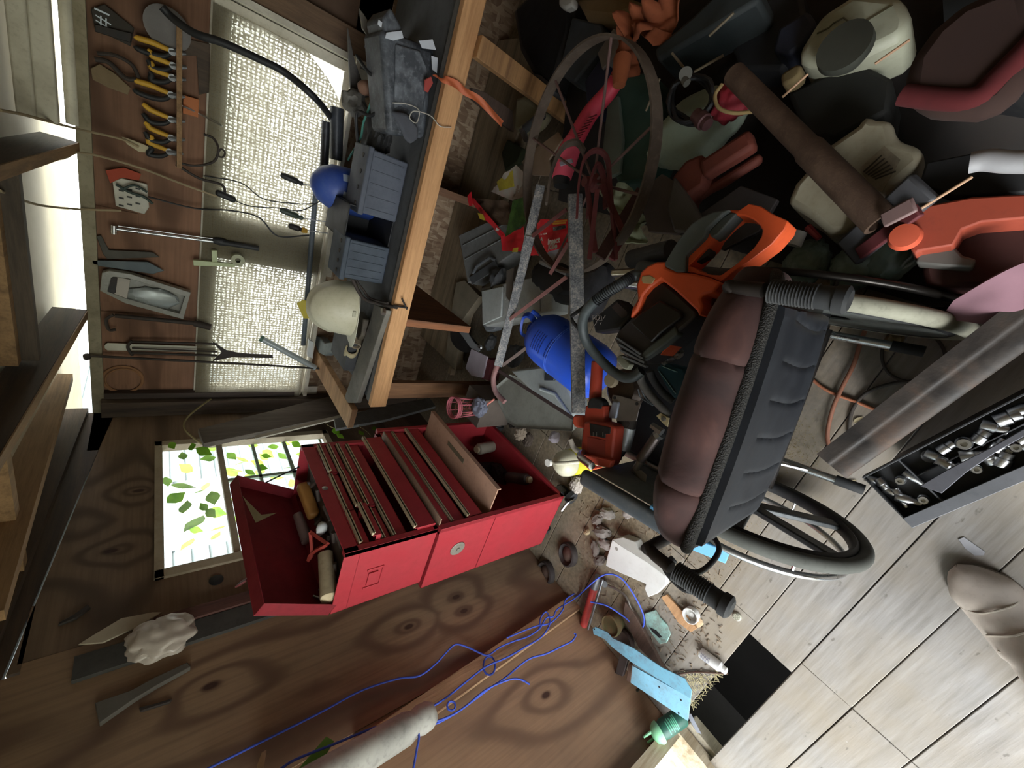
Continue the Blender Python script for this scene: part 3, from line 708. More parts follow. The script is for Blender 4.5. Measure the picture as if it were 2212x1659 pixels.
# ---------------- burlap curtain over the long window ----------------
def burlap():
    t = NT('burlap'); co = t.co(); n = t.noise(co, 3, 4)
    wv = t.n('TexWave', wave_type='BANDS', bands_direction='X'); t.l(co, wv.inputs[0]); wv.inputs['Scale'].default_value = 21; wv.inputs['Distortion'].default_value = 3.5; wv.inputs['Detail'].default_value = 3; wv.inputs['Detail Scale'].default_value = 3
    wz = t.n('TexWave', wave_type='BANDS', bands_direction='Z'); t.l(co, wz.inputs[0]); wz.inputs['Scale'].default_value = 17; wz.inputs['Distortion'].default_value = 4.5; wz.inputs['Detail'].default_value = 3; wz.inputs['Detail Scale'].default_value = 3
    na = t.noise(t.co((14, 1, 190)), 1, 4, .7, .6); nb_ = t.noise(t.co((150, 1, 12)), 1, 4, .7, .6)
    ml = t.mix(.5, t.mix(1.0, wv.outputs['Color'], wz.outputs['Color'], 'MULTIPLY'), t.mix(.5, t.ramp(na, [(.38, 0.0), (.62, 1.0)]), t.ramp(nb_, [(.38, 0.0), (.62, 1.0)])))
    col = t.mix(t.ramp(n, [(.35, 0.0), (.7, 1.0)]), h('8d8268'), h('9c9480'))
    t.end(col, .9)
    tr = t.n('BsdfTranslucent'); t.l(t.mix(ml, h('453f30'), h('8f8c80')), tr.inputs[0])
    tp = t.n('BsdfTransparent'); mx = t.n('MixShader'); mx.inputs[0].default_value = .62
    t.l(t.b.outputs[0], mx.inputs[1]); t.l(tr.outputs[0], mx.inputs[2])
    m2 = t.n('MixShader'); t.l(t.ramp(ml, [(.36, 0.0), (.66, .30)]), m2.inputs[0]); t.l(mx.outputs[0], m2.inputs[1]); t.l(tp.outputs[0], m2.inputs[2])
    t.bump(ml, .5, .003); t.l(m2.outputs[0], t.t.nodes['Material Output'].inputs[0]); return t.m
g = G()
def curt(u, v):
    x = -1.55 + 1.93 * u; zt = 1.425; zb = .868
    if u > .88: zb += ((u - .88) / .12) ** 2.2 * .2
    z = zt + (zb - zt) * v; y = 2.59 + .004 * math.sin(x * 21) * v + .01 * noise.noise(V((x * 4, z * 3, 0)))
    return V((x, y, z))
g.grid(60, 24, curt); one('burlap_curtain', g, burlap(), 'loosely woven burlap curtain glowing in front of the long window', 'curtain')
# ---------------- shorthand for single-mesh things ----------------
def Q(px, **k): return [W(u, v, **k) for u, v in px]
def plate(name, label, cat, px, kw, off, m, bev=.002, group=None):
    g = G(); g.slab(Q(px, **kw), off); return one(name, g, m, label, cat, group, bev=bev)
def annul(g, outer, inner, off):
    off = V(off); n = len(outer)
    a = g.vs(outer); b = g.vs(inner); c = g.vs([V(p) + off for p in outer]); d = g.vs([V(p) + off for p in inner])
    for i in range(n):
        j = (i + 1) % n
        g.face([a[i], a[j], b[j], b[i]]); g.face([c[i], d[i], d[j], c[j]]); g.face([a[i], c[i], c[j], a[j]]); g.face([b[i], b[j], d[j], d[i]])
def seg(g, p, q, r, r2=None, n=12): g.cyl(p, q, r, r2, n); return g
def path(g, px, r, n=8, sp=5, closed=False, flat=None):
    """px entries are (u, v, {plane}) -> smooth tube"""
    g.tube(spline([W(a[0], a[1], **a[2]) for a in px], sp, closed), r, n, closed, flat); return g
def arc(c, r, a0, a1, n): return [(c[0] + r * math.cos(a0 + (a1 - a0) * i / n), c[1] + r * math.sin(a0 + (a1 - a0) * i / n)) for i in range(n + 1)]
BW = dict(y=2.605); BW2 = dict(y=2.58); BC = dict(y=2.56)
M_iron = plast('3a3431', .6, .5, '54463b', metal=.4)
M_yel = plast('c99a2e', .5, .3, '7a5a1c')
M_gry = plast('6a6b6e', .6, .4, '46423f')
M_tw = plast('9a8a6e', .9, .4)

# ================= tools on the wall over the long window =================
g = G(); g.beam(W(387, 55, y=2.575), W(387, 362, y=2.575), .05, .018); one('tool_rack', g, M_tan_y, 'narrow wooden tool rack strip holding the row of pliers', 'tool rack')
nm = ['nearest the round grey disc', 'with curled yellow grips beside the first pair', 'third along the rack with one short yellow grip', 'in the middle with the long yellow grip', 'after the middle pair with an upright grip', 'near the twine end of the rack', 'last in the rack above the wire coils']
def pliers(u0, u1, v, lab, sp=13):
    t_ = thing('pliers', lab, 'pliers')
    for s, m in ((-1, M_yel), (1, M_black)):
        g = G(); pts = [W(u1, v + 2 * s, **BW2), W(u1 - 18, v + s * sp * .7, **BW2), W(u1 - 45, v - 8 + s * sp, **BW2), W(u0 + 6, v - 18 + s * sp * .9, **BW2), W(u0, v - 24 + s * sp * .8, **BW2)]
        P = spline(pts, 4); n = len(P); g.tube(P, [.007 + .004 * math.sin(PI * i / n) for i in range(n)], 8); link('grip', g, m, t_, ang=60)
        g = G(); g.tube(spline([p + V((0, .012, 0)) for p in pts[1:4]], 4), .0075, 6); link('grip_back', g, M_black if s < 0 else M_yel, t_, ang=60)
    g = G(); g.tube([W(u1 - 6, v, **BW2), W(u1 + 10, v + 2, **BW2), W(u1 + 30, v + 4, **BW2)], [.010, .013, .005], 8); g.cyl(W(u1, v, y=2.572), W(u1, v, y=2.585), .013, n=12); link('jaw', g, M_steel, t_)
    return t_
for (a, b, v), l in zip(((292, 372, 112), (318, 374, 142), (322, 372, 168), (290, 370, 205), (308, 370, 258), (312, 370, 298), (322, 366, 328)), nm):
    pliers(a, b, v, 'yellow and black handled pliers ' + l)
g = G(); g.cyl(W(362, 62, y=2.60), W(362, 62, y=2.585), .075, n=30); one('grey_disc', g, plast('6e6a68', .6, .4), 'round grey disc behind the end of the pliers rack', 'disc')
g = G(); g.slab(Q([(196, 20), (225, 8), (290, 60), (282, 100), (205, 62)], **BW), (0, .02, 0)); mk = thing('marked_block', 'dark block with white painted marks high on the wall', 'block'); link('body', g, plast('39342f', .8, .5), mk, bev=.003)
mm = fr(W(222, 38, y=2.602), W(222, 10, y=2.6) - W(222, 60, y=2.6), (0, -1, 0)); text('#1', .06, mm, plast('c9d2de', .6, .1), mk, 'painted_mark')
plate('hammer_shaft', 'dark slanting tool handle below the marked block on the wall', 'handle', [(205, 52), (285, 72), (282, 92), (205, 68)], dict(y=2.59), (0, .02, 0), M_dkmetal)
plate('shop_card', 'faded cardboard card hanging left of the pliers rack', 'card', [(195, 148), (215, 138), (250, 160), (282, 190), (276, 205), (235, 190), (200, 172)], BW, (0, .004, 0), plast('7d6b52', .8, .5))
g = G(); path(g, [(205, 128, BW2), (235, 135, BW2), (270, 168, BW2), (295, 172, BW2)], .009); path(g, [(210, 115, BW2), (250, 120, BW2), (285, 140, BW2), (300, 168, BW2)], .007); one('dark_pliers', g, M_iron, 'dark iron pliers hanging over the faded cardboard card', 'pliers')
plate('wood_board', 'dark board on the wall right of the marked block', 'board', [(385, 80), (455, 95), (452, 200), (430, 205), (425, 120), (385, 120)], dict(y=2.615), (0, .01, 0), M_dark_v)
plate('orange_block', 'small orange block behind the pliers rack', 'block', [(396, 205), (430, 215), (428, 254), (395, 245)], dict(y=2.60), (0, .02, 0), plast('b06a40', .7, .3))
g = G(); path(g, [(392, 228, BW2), (430, 245, BW), (480, 272, BC)], .004); one('thin_rod', g, M_chrome, 'thin bright rod sticking down past the orange block', 'rod')
# hose
g = G(); path(g, [(350, 15, dict(y=2.5)), (372, 38, dict(y=2.5)), (420, 72, dict(y=2.45)), (480, 92, dict(y=2.42)), (560, 128, dict(y=2.4)), (620, 160, dict(y=2.38)), (690, 222, dict(y=2.35)), (735, 285, dict(z=.80))], .015, 12)
one('black_hose', g, M_black, 'thick black hose arching down in front of the burlap curtain', 'hose', ang=60)
# twines
for nm_, pts, lb in (('twine', [(0, 238, dict(y=1.9)), (60, 250, dict(y=2.1)), (165, 278, dict(y=2.45)), (260, 300, dict(y=2.56)), (300, 318, dict(y=2.57))], 'pale twine running from the roof to the pliers end of the rack'),
                     ('cord', [(0, 322, dict(y=1.9)), (50, 345, dict(y=2.1)), (135, 342, dict(y=2.3)), (180, 330, dict(y=2.45)), (300, 362, BW2), (400, 400, BW2), (470, 425, BC)], 'thin cord drooping round the rafter end and across the wall'),
                     ('string', [(0, 412, dict(y=1.9)), (80, 442, dict(y=2.3)), (170, 452, dict(y=2.56)), (262, 455, BW2)], 'pale string running from the roof to the perforated white plate')):
    g = G(); path(g, pts, .0045, 6); one(nm_, g, M_tw, lb, 'string', ang=60)
plate('paper_tag', 'torn pale paper tag at the end of the twine', 'tag', [(262, 295), (285, 302), (325, 318), (326, 330), (300, 328), (275, 312)], BW2, (0, .003, 0), plast('b8ac90', .8, .3))
# hanging wires and coils
g = G(); path(g, [(380, 350, BW2), (420, 358, BW2), (460, 350, BW2), (472, 325, BC), (462, 300, BW2), (440, 290, BW2)], .005); path(g, [(478, 322, BC), (486, 330, BC), (480, 340, BC), (470, 334, BC)], .004, closed=True); path(g, [(380, 355, BW2), (430, 385, BW2), (480, 400, BC), (486, 425, BC)], .006)
one('wire_hook', g, M_iron, 'bent iron wire hook hanging right of the pliers rack', 'hook', ang=60)
g = G(); path(g, [(440, 380, BW2), (520, 395, BC), (570, 430, BC), (640, 440, BC), (680, 440, dict(y=2.5))], .003, 6); path(g, [(320, 425, BW2), (420, 450, BW2), (500, 455, BC), (560, 470, BC), (600, 510, BC), (668, 508, dict(y=2.5))], .004, 6); path(g, [(490, 425, BC), (540, 445, BC), (610, 450, BC), (650, 455, dict(y=2.5)), (700, 430, dict(y=2.45))], .003, 6)
one('dark_cable', g, M_black, 'dark thin cables trailing across the burlap curtain', 'cable', ang=60)
g = G(); g.rbox((0, 0, 0), (.085, .03, .03), .012, fr(W(488, 424, y=2.55), W(505, 430, y=2.55) - W(470, 415, y=2.55), (0, -1, 0))); one('cable_plug', g, M_black, 'black plug hanging on the cable over the curtain edge', 'plug')
# white perforated plate with red tag
wp = thing('perforated_plate', 'white plastic plate with slots nailed to the wall', 'plate')
g = G(); g.slab(Q([(243, 392), (262, 385), (318, 398), (322, 448), (312, 463), (250, 445)], **BW), (0, .012, 0)); link('plate', g, plast('c2beb2', .55, .5), wp, bev=.003)
g = G()
for i in range(3):
    for j in range(3):
        u, v = 262 + 18 * i, 412 + 16 * j - i * 2; p = W(u, v, y=2.602); g.box(p, (.006, .004, .016))
link('slot', g, M_black, wp)['kind'] = 'stuff'
plate('red_label', 'faded red label stuck above the perforated white plate', 'label', [(228, 368), (268, 362), (305, 376), (300, 390), (262, 384), (238, 396)], BW, (0, .002, 0), plast('a5452f', .7, .4))
g = G(); path(g, [(250, 398, BW2), (280, 415, BW2), (310, 425, BW2), (330, 440, BW2)], .006); path(g, [(262, 410, BW2), (290, 400, BW2), (318, 415, BW2)], .005); one('green_pliers', g, plast('2c3a35', .5, .4), 'thin dark green pliers resting over the perforated plate', 'pliers', ang=60)
# T handled rod
t_ = thing('caulking_rod', 'chrome T-handled rod with a long black grip hanging on the wall', 'rod')
g = G(); seg(g, W(246, 494, **BW2), W(478, 524, **BW2), .007); seg(g, W(246, 487, **BW2), W(246, 505, **BW2), .011); seg(g, W(255, 488, **BW2), W(470, 517, **BW2), .003); link('rod', g, M_chrome, t_)
g = G(); seg(g, W(470, 522, **BW2), W(560, 537, **BC), .013); g.blob(T(*W(476, 522, **BW2)) @ Matrix.Diagonal((.02, .015, .04, 1)), .1, 2, 2); link('grip', g, M_black, t_)
plate('steel_plate_tool', 'grey steel blade tool hanging above the clear plastic box', 'tool', [(208, 510), (218, 508), (235, 540), (330, 545), (345, 556), (232, 560), (222, 548)], BW, (0, .008, 0), plast('4f4c46', .6, .5, metal=.3))
plate('square', 'blue-grey steel strip with a torn end above the clear plastic box', 'tool', [(198, 562), (320, 566), (355, 585), (330, 592), (215, 575), (200, 570)], dict(y=2.595), (0, .008, 0), plast('5d666b', .55, .4, metal=.3))
t_ = thing('pale_bracket', 'pale green plastic bracket hanging at the curtain top', 'bracket')
g = G(); g.slab(Q([(417, 562), (508, 570), (508, 577), (418, 574)], **BC), (0, .02, 0)); g.slab(Q([(457, 541), (469, 541), (470, 566), (458, 566)], **BC), (0, .02, 0)); link('bar', g, plast('b6bf97', .6, .3), t_, bev=.002)
g = G(); g.ring([(.012, 0), (.03, 0), (.03, .04), (.012, .04)], fr(W(512, 558, y=2.56), W(530, 545, y=2.56) - W(500, 570, y=2.56), (0, -1, 0)) , 18); link('cup', g, plast('a7a88d', .6, .4), t_)
# clear box
t_ = thing('clear_box', 'clear plastic box with a grip slot hanging on the wall', 'box')
M_clear = plast('8b8a82', .15, .5, '5f5a50')
O = [(220, 590), (236, 585), (282, 592), (412, 632), (396, 690), (270, 655), (216, 628)]
I = [(240, 600), (245, 598), (280, 602), (400, 640), (388, 678), (272, 645), (232, 630)]
g = G(); annul(g, Q(O, y=2.56), Q(I, y=2.56), (0, .04, 0)); g.slab(Q(O, y=2.597), (0, .004, 0)); link('tray', g, M_clear, t_, bev=.003)
g = G(); g.slab(Q([(240, 596), (282, 604), (273, 655), (220, 630)], y=2.565), (0, .01, 0)); ll = link('end_panel', g, plast('a49c92', .4, .4), t_, bev=.002)
g = G(); g.slab(Q([(238, 602), (246, 596), (254, 600), (250, 632), (240, 640), (230, 634)], y=2.5635), (0, .004, 0)); link('grip_slot', g, M_dkmetal, t_, bev=.002)
g = G(); g.blob(T(*W(330, 645, y=2.585)) @ Matrix.Diagonal((.055, .012, .10, 1)), .25, 5, 3, 2, True); link('bagged_bits', g, plast('8d9290', .2, .4, metal=.2), t_)
# pry bars, caulk gun, rods
g = G(); seg(g, W(248, 682, **BW2), W(420, 698, **BW2), .010, .012); seg(g, W(420, 698, **BW2), W(456, 707, **BC), .018); g.tube(spline([W(245, 680, **BW2), W(230, 690, **BW2), W(235, 712, **BW2), W(250, 712, **BW2)], 4), .007); one('pry_bar', g, M_iron, 'dark iron pry bar with hooked end below the clear box', 'pry bar', ang=60)
cg = thing('caulking_gun', 'black frame caulking gun with a white strip behind it', 'caulking gun')
g = G()
for v0, v1, r in ((738, 743, .006), (762, 768, .007), (752, 760, .004)): seg(g, W(285, v0, **BW2), W(470, v1, **BC), r)
g.tube(spline([W(285, 736, **BW2), W(276, 750, **BW2), W(286, 768, **BW2)], 4), .007); g.slab(Q([(458, 738), (490, 758), (520, 764), (590, 768), (590, 774), (500, 772), (460, 780), (480, 762)], **BC), (0, .012, 0)); link('frame', g, M_iron, cg, bev=.001)
g = G(); g.slab(Q([(226, 746), (232, 741), (466, 750), (466, 762), (232, 757), (226, 752)], y=2.60), (0, .004, 0)); link('strip', g, plast('c2bfb0', .6, .4), cg, bev=.001)
g = G(); seg(g, W(183, 768, y=2.575), W(560, 788, y=2.52), .0065); seg(g, W(560, 788, y=2.52), W(705, 797, y=2.46), .0065); g.blob(T(*W(188, 770, y=2.575)) @ Matrix.Diagonal((.02, .015, .015, 1)), .2, 3, 2); one('iron_rod', g, M_iron, 'long thin dark iron rod hanging from the plate past the curtain', 'rod', ang=60)
g = G(); g.torus(fr(W(266, 820, y=2.618), (1, 0, 0), (0, -1, 0)), .078, .006, 40, 8, .6); g.torus(fr(W(268, 822, y=2.620), (1, 0, 0), (0, -1, 0)), .07, .004, 40, 8, .6); one('wire_loop', g, plast('8b6344', .8, .5), 'ring of old vine or wire on the plywood by the corner', 'ring', ang=60)
# white square-fluted board up by the roof
g = G()
for v_ in range(1): pass
wb = thing('painted_trim_board', 'white painted trim boards stored up beside the rafters', 'board')
a, b = W(105, 262, y=2.3), W(105, -60, y=2.3); b.z = a.z; b.y = a.y
for k, (dz, dy, r_) in enumerate(((.0, .0, .05), (.045, -.02, .03))):
    g = G(); g.beam(a + V((0, dy, dz)), b + V((0, dy, dz)), .05, .035 + r_ * .3); link('board', g, M_white_wood, wb, bev=.006)
g = G(); seg(g, a + V((0, .12, -.045)), b + V((0, .12, -.045)), .018); g.box((a + b) / 2 + V((0, .16, -.05)), ((b - a).length, .03, .012)); link('bead', g, M_white_wood, wb, bev=.002)
# ================= small things on the left wall =================
pb = thing('plastic_bag', 'crumpled clear plastic bag hanging on the left wall below the window', 'bag')
g = G(); g.blob(T(*W(350, 1375, x=WX + .05)) @ Matrix.Diagonal((.035, .07, .085, 1)), .5, 3, 4, 3, True); link('body', g, plast('b9aea2', .25, .3, '857a70'), pb, ang=60)
plate('peeling_paper', 'long sheet of pale peeling paper on the grey strip of the left wall', 'paper', [(168, 1392), (200, 1372), (262, 1335), (330, 1322), (350, 1322), (300, 1352), (222, 1388)], dict(x=WX + .04), (-.006, 0, 0), plast('a89c88', .8, .4))
plate('grey_scraper', 'grey blurred blade fixed low on the left wall panel', 'tool', [(205, 1518), (285, 1490), (330, 1465), (405, 1430), (412, 1440), (340, 1480), (290, 1510), (215, 1562)], dict(x=WX + .02), (-.02, 0, 0), plast('5b564f', .7, .4))
plate('nail_stub', 'thin dark metal stub beside the grey blade on the plywood', 'nail', [(300, 1528), (340, 1518), (372, 1508), (368, 1516), (330, 1528), (304, 1536)], dict(x=WX + .01), (-.01, 0, 0), M_iron)
plate('hinge_plate', 'dark hinge strip on the plywood left of the window', 'hinge', [(158, 1328), (190, 1305), (196, 1312), (165, 1335), (125, 1350), (128, 1344)], dict(x=WX + .012), (-.01, 0, 0), M_iron)
g = G(); g.ring([(0, .006), (.02, .003), (.024, 0)], fr(W(467, 1253, x=WX + .002), (0, 1, 0), (1, 0, 0)), 18); one('round_plug', g, M_black, 'round black cap under the small window', 'cap')
# ivy coming in at the small window
iv = thing('climbing_vine', 'green climbing vine growing in round the small window', 'vine')
g = G(); path(g, [(455, 862, dict(y=2.5)), (430, 880, dict(y=2.4)), (402, 905, dict(x=-1.5)), (400, 928, dict(x=-1.52)), (430, 955, dict(x=-1.55)), (445, 962, dict(x=-1.6))], .005, 6); link('stem', g, plast('7c6f4a', .8, .4), iv, ang=60); g = G(); path(g, [(740, 905, dict(x=-1.58)), (760, 912, dict(x=-1.5)), (790, 930, dict(x=-1.45)), (800, 940, dict(x=-1.4))], .002, 6); link('stem', g, plast('7c6f4a', .8, .4), iv, ang=60); g = G(); path(g, [(690, 905, dict(x=-1.55)), (725, 925, dict(x=-1.5)), (780, 915, dict(x=-1.5))], .002, 6)
link('stem', g, plast('7c6f4a', .8, .4), iv, ang=60)
def leafmat():
    t = NT('leaf'); n = t.noise(t.co(), 12, 3); c = t.ramp(n, [(.3, h('6f9b2e')), (.7, h('a4c94a'))]); t.end(c, .6)
    tr = t.n('BsdfTranslucent'); t.l(c, tr.inputs[0]); mx = t.n('MixShader'); mx.inputs[0].default_value = .5; t.l(t.b.outputs[0], mx.inputs[1]); t.l(tr.outputs[0], mx.inputs[2]); t.l(mx.outputs[0], t.t.nodes['Material Output'].inputs[0]); return t.m
M_leaf = leafmat()
def leaf(par, c, r, ang_, nrm, name='leaf'):
    g = G(); m = fr(c, V((math.sin(ang_) * .2, math.cos(ang_), math.sin(ang_))), nrm); pts = []
    prof = [(0, 0), (.25, .32), (.5, .42), (.62, .36), (.8, .2), (1.05, 0)]
    up = [(x * r * 2 - r, y * r * 1.5) for x, y in prof]; P = up + [(x, -y) for x, y in up[-2:0:-1]]
    g.prism(P, 0, .0008, m); return link(name, g, M_leaf, par)
rr = random.Random(3)
for (u, v, s) in ((372, 962, 11), (395, 985, 12), (415, 965, 12), (440, 975, 16), (465, 948, 20), (450, 990, 14), (395, 1050, 20), (420, 1130, 26), (380, 1075, 20), (400, 1095, 18), (460, 1075, 20), (500, 985, 13), (520, 1000, 14), (555, 955, 14), (565, 1010, 12), (590, 965, 12), (610, 985, 13), (625, 1010, 12), (640, 960, 12), (600, 950, 10), (725, 932, 14), (735, 942, 10), (795, 915, 10), (780, 935, 10), (808, 925, 9), (480, 1005, 10), (540, 1020, 12), (575, 985, 10), (360, 1040, 14), (455, 1108, 14), (440, 1095, 12), (430, 1062, 10)):
    inside = u > 700 or v < 1000 and u < 480 and rr.random() < .5
    x = -1.50 if inside else -1.75 - rr.random() * .2
    p = W(u, v, x=x); k = (p - EYE).length / 869
    leaf(iv, p, s * k * .85, rr.uniform(0, 6.28), (1, rr.uniform(-.5, .5), rr.uniform(-.2, .9)))
hb = thing('hedge', 'sunlit green bushes outside beyond the small window', 'bush')
for i in range(95):
    y = rr.uniform(2.6, 5.2); z = rr.uniform(-.5, 1.45); leaf(hb, V((-3.2 + rr.uniform(-.25, .25), y, z)), rr.uniform(.05, .10), rr.uniform(0, 6), (1, rr.uniform(-.6, .6), rr.uniform(-.3, .9)))
# ================= on the workbench =================
ZB = .752
M_slate = plast('4f545f', .6, .45, '34373e', key='sl'); M_slate2 = plast('3b444f', .55, .45, '262b31')
def crate(name, label, cat, quad, y, dep, m, lip, open_=False):
    """box whose front face is the pixel quad on plane y; top edge first (two points), then bottom"""
    t_ = thing(name, label, cat); q = Q(quad, y=y)
    zt = (q[0].z + q[1].z) / 2; zb = ZB + .001; x0, x1 = min(q[0].x, q[3].x), max(q[1].x, q[2].x)
    if x0 > x1: x0, x1 = x1, x0
    g = G(); g.bx(x0, x1, y, y + dep, zb, zt) if not open_ else None
    if open_:
        for a in ((x0, x0 + .006, y, y + dep, zb, zt), (x1 - .006, x1, y, y + dep, zb, zt), (x0, x1, y + dep - .006, y + dep, zb, zt), (x0, x1, y, y + dep, zb, zb + .006), (x0, x1, y, y + dep, zt - .006, zt)): g.bx(*a)
    link('body', g, m, t_, bev=.006 if not open_ else .002)
    if lip:
        g = G(); g.bx(x0 - .008, x1 + .008, y - .012, y + dep + .01, zt - .012, zt + .012); lp_ = link('lid', g, m, t_, bev=.006)
        g = G()
        for i in range(4): xx = x0 + (x1 - x0) * (i + .5) / 4; g.cyl((xx, y + .04, zt + .012), (xx, y + .04, zt + .016), .009, n=12)
        link('vent_cap', g, M_dkmetal, lp_)
        g = G()
        for i in range(5): xx = x0 + (x1 - x0) * (i + .5) / 5; g.bx(xx - .003, xx + .003, y - .003, y, zb + .02, zt - .02)
        link('rib', g, m, t_, bev=.001)
    return t_, x0, x1, zt
crate('battery_box', 'grey ribbed battery box on the bench beside the blue tank', 'box', [(792, 463), (782, 338), (880, 352), (858, 470)], 1.93, .17, M_slate, True)
crate('black_crate', 'black open-fronted box lying between the two grey battery boxes', 'box', [(742, 520), (752, 455), (858, 470), (848, 535)], 1.95, .30, M_black, False, True)
crate('battery_box', 'dark blue-grey battery box on the bench behind the hard hat', 'box', [(744, 600), (742, 522), (848, 538), (835, 604)], 1.93, .17, M_slate2, True)
# blue tank
tk = thing('gas_tank', 'round blue gas canister with pale labels standing on the bench', 'canister'); c = W(745, 412, y=2.25); c.z = ZB + .001
g = G(); top = W(668, 405, y=2.25).z; Hh = top - c.z; r = .105
g.ring([(0, 0), (r * .9, 0), (r, .015), (r, Hh * .5), (r * .93, Hh * .72), (r * .7, Hh * .88), (r * .3, Hh * .98), (0, Hh)], T(*c), 36); link('body', g, plast('20408e', .35, .3, '5f6f94'), tk, ang=60)
for a0, z0, z1, w_ in ((-2.05, .35, .6, .5), (-1.1, .45, .62, .35)):
    g = G(); g.ring([(r * 1.003, Hh * z0), (r * 1.003, Hh * .5), (r * .975, Hh * z1)], T(*c), 10, a0, a0 + w_); link('label_patch', g, plast('96a3b4', .5, .4), tk)
# hard hat
hat = thing('hard_hat', 'white hard hat resting on the bench end', 'hard hat'); hc = W(762, 668, z=.84); hc = V((hc.x, hc.y, .845))
HM = T(*hc) @ RZ(R(188)) @ RXm(R(4)); g = G(); NU, NV = 48, 18
def hatf(u, v):
    a = 2 * PI * u; ph = v * PI / 2; rx, ry, rz = .137, .122, .205
    rad = math.cos(ph) ** .8; x = rx * rad * math.cos(a); y = ry * rad * math.sin(a); z = rz * math.sin(ph)
    rid = math.exp(-(y / .012) ** 2) * .008 * (1 if v > .25 else 0) + math.exp(-((abs(y) - .045) / .008) ** 2) * .004 * (1 if .3 < v < .95 else 0)
    n = V((x / rx, y / ry, z / rz)).normalized(); p = V((x, y, z)) + n * rid
    return HM @ p
def brim(u, v):
    a = 2 * PI * u; f = max(0, math.cos(a)) ** 2.2; out = .012 + .052 * f
    return HM @ V(((.137 + out * v) * math.cos(a), (.118 + (.012 + .02 * f) * v) * math.sin(a), -.002 - .016 * f * v))
g.grid(NU, NV, hatf, .003); link('shell', g, plast('bdb89f', .35, .35, '8f8868', key='hat'), hat, ang=70)
g = G(); g.grid(NU, 3, brim, .003); link('brim', g, plast('c8c6b2', .35, .3, '8f8868', key='hat2'), hat, ang=70)
for s in (-1, 1):
    g = G(); g.rbox((0, s * .122, .02), (.03, .008, .016), .003, HM); link('accessory_slot', g, plast('a8a58e', .5, .4), hat)
plate('yellow_card', 'yellow and black label corner sticking out behind the hard hat', 'label', [(641, 655), (655, 648), (728, 668), (726, 690), (656, 688)], dict(y=2.42), (0, .004, 0), plast('b4a33a', .6, .4))
g = G(); g.bx(-1.02, -.80, 1.99, 2.24, ZB + .001, .835); one('hat_box', g, plast('3a3b3d', .6, .5), 'low dark box under the hard hat', 'box', bev=.003)
# C clamp over the front board
cl = thing('c_clamp', 'black iron C clamp hanging over the pale front board', 'clamp')
g = G(); path(g, [(762, 604, dict(y=1.95)), (775, 630, dict(y=1.93)), (790, 648, dict(y=1.90)), (815, 655, dict(y=1.85)), (845, 662, dict(y=1.77)), (858, 664, dict(y=1.745))], .009, 8); path(g, [(768, 604, dict(y=1.97)), (786, 628, dict(y=1.94)), (800, 645, dict(y=1.90)), (838, 655, dict(y=1.78))], .006, 8); link('frame', g, M_iron, cl, ang=60)
g = G(); seg(g, W(850, 660, y=1.735), W(880, 665, y=1.735), .005); seg(g, W(868, 645, y=1.73), W(879, 668, y=1.73), .004); link('screw', g, M_dkmetal, cl)
g = G(); seg(g, W(828, 668, y=1.76), W(828, 678, y=1.74), .012); link('swivel_foot', g, M_chrome, cl)
# roll, pipes, tin
M_rolls = plast('b3a583', .55, .45, '7c7358')
t_ = thing('paper_tube', 'cream cardboard tube lying at the end of the bench', 'tube'); a, b = W(712, 775, y=2.08), W(770, 757, y=1.98); a.z = b.z = ZB + .036
g = G(); g.ring([(.026, 0), (.034, 0), (.034, (b - a).length), (.026, (b - a).length), (.026, 0)], fr(a, (0, .3, 1), b - a), 26); link('wall', g, M_rolls, t_)
g = G(); a2, b2 = W(745, 712, y=2.05), W(765, 742, y=1.98); a2.z = ZB + .03; b2.z = ZB + .03
g.ring([(.020, 0), (.027, 0), (.027, .10), (.020, .10), (.02, 0)], fr(a2, (0, .3, 1), b2 - a2), 22); g.torus(fr(W(770, 741, z=ZB + .035), (0, 0, 1), (.2, -1, .1)), .026, .006, 22, 8); one('pipe_fitting', g, plast('8a7c66', .5, .5, '5a4f42'), 'dull metal pipe fitting behind the cream tube', 'fitting')
plate('steel_channel', 'grey steel channel lying along the bench under the clamp', 'channel', [(800, 690), (808, 655), (835, 670), (770, 870), (740, 870)], dict(z=ZB + .03), (0, 0, -.028), plast('77736a', .6, .5, '4d4a44', metal=.2), .004)
plate('oily_tool', 'dark oily pliers with tan jaws under the hard hat brim', 'tool', [(758, 700), (772, 672), (785, 690), (780, 725), (768, 740)], dict(z=ZB + .05), (0, 0, -.04), plast('5a5142', .5, .6, '231f1b'), .006)
plate('plastic_tray', 'pale plastic lid edge with a dark opening beside the hard hat', 'case', [(672, 722), (690, 728), (700, 742), (738, 735), (748, 752), (700, 768), (688, 762)], dict(z=ZB + .06), (0, 0, -.05), plast('7d8586', .5, .4, '3d4244'), .005)
plate('white_block', 'white plastic corner piece at the end of the window sill', 'trim piece', [(668, 735), (678, 740), (676, 775), (664, 770)], dict(y=2.44), (0, .03, 0), plast('c6c7c4', .5, .3))
t_ = thing('glass_tube', 'pale glass tube leaning on the sill in front of the curtain', 'tube')
g = G(); seg(g, W(566, 732, y=2.56), W(682, 795, y=2.48), .018, .018, 16); link('tube', g, plast('a5aeb0', .15, .3), t_); g = G(); seg(g, W(562, 730, y=2.562), W(568, 733, y=2.558), .0195); link('cap', g, plast('4d6a5c', .5, .3), t_)
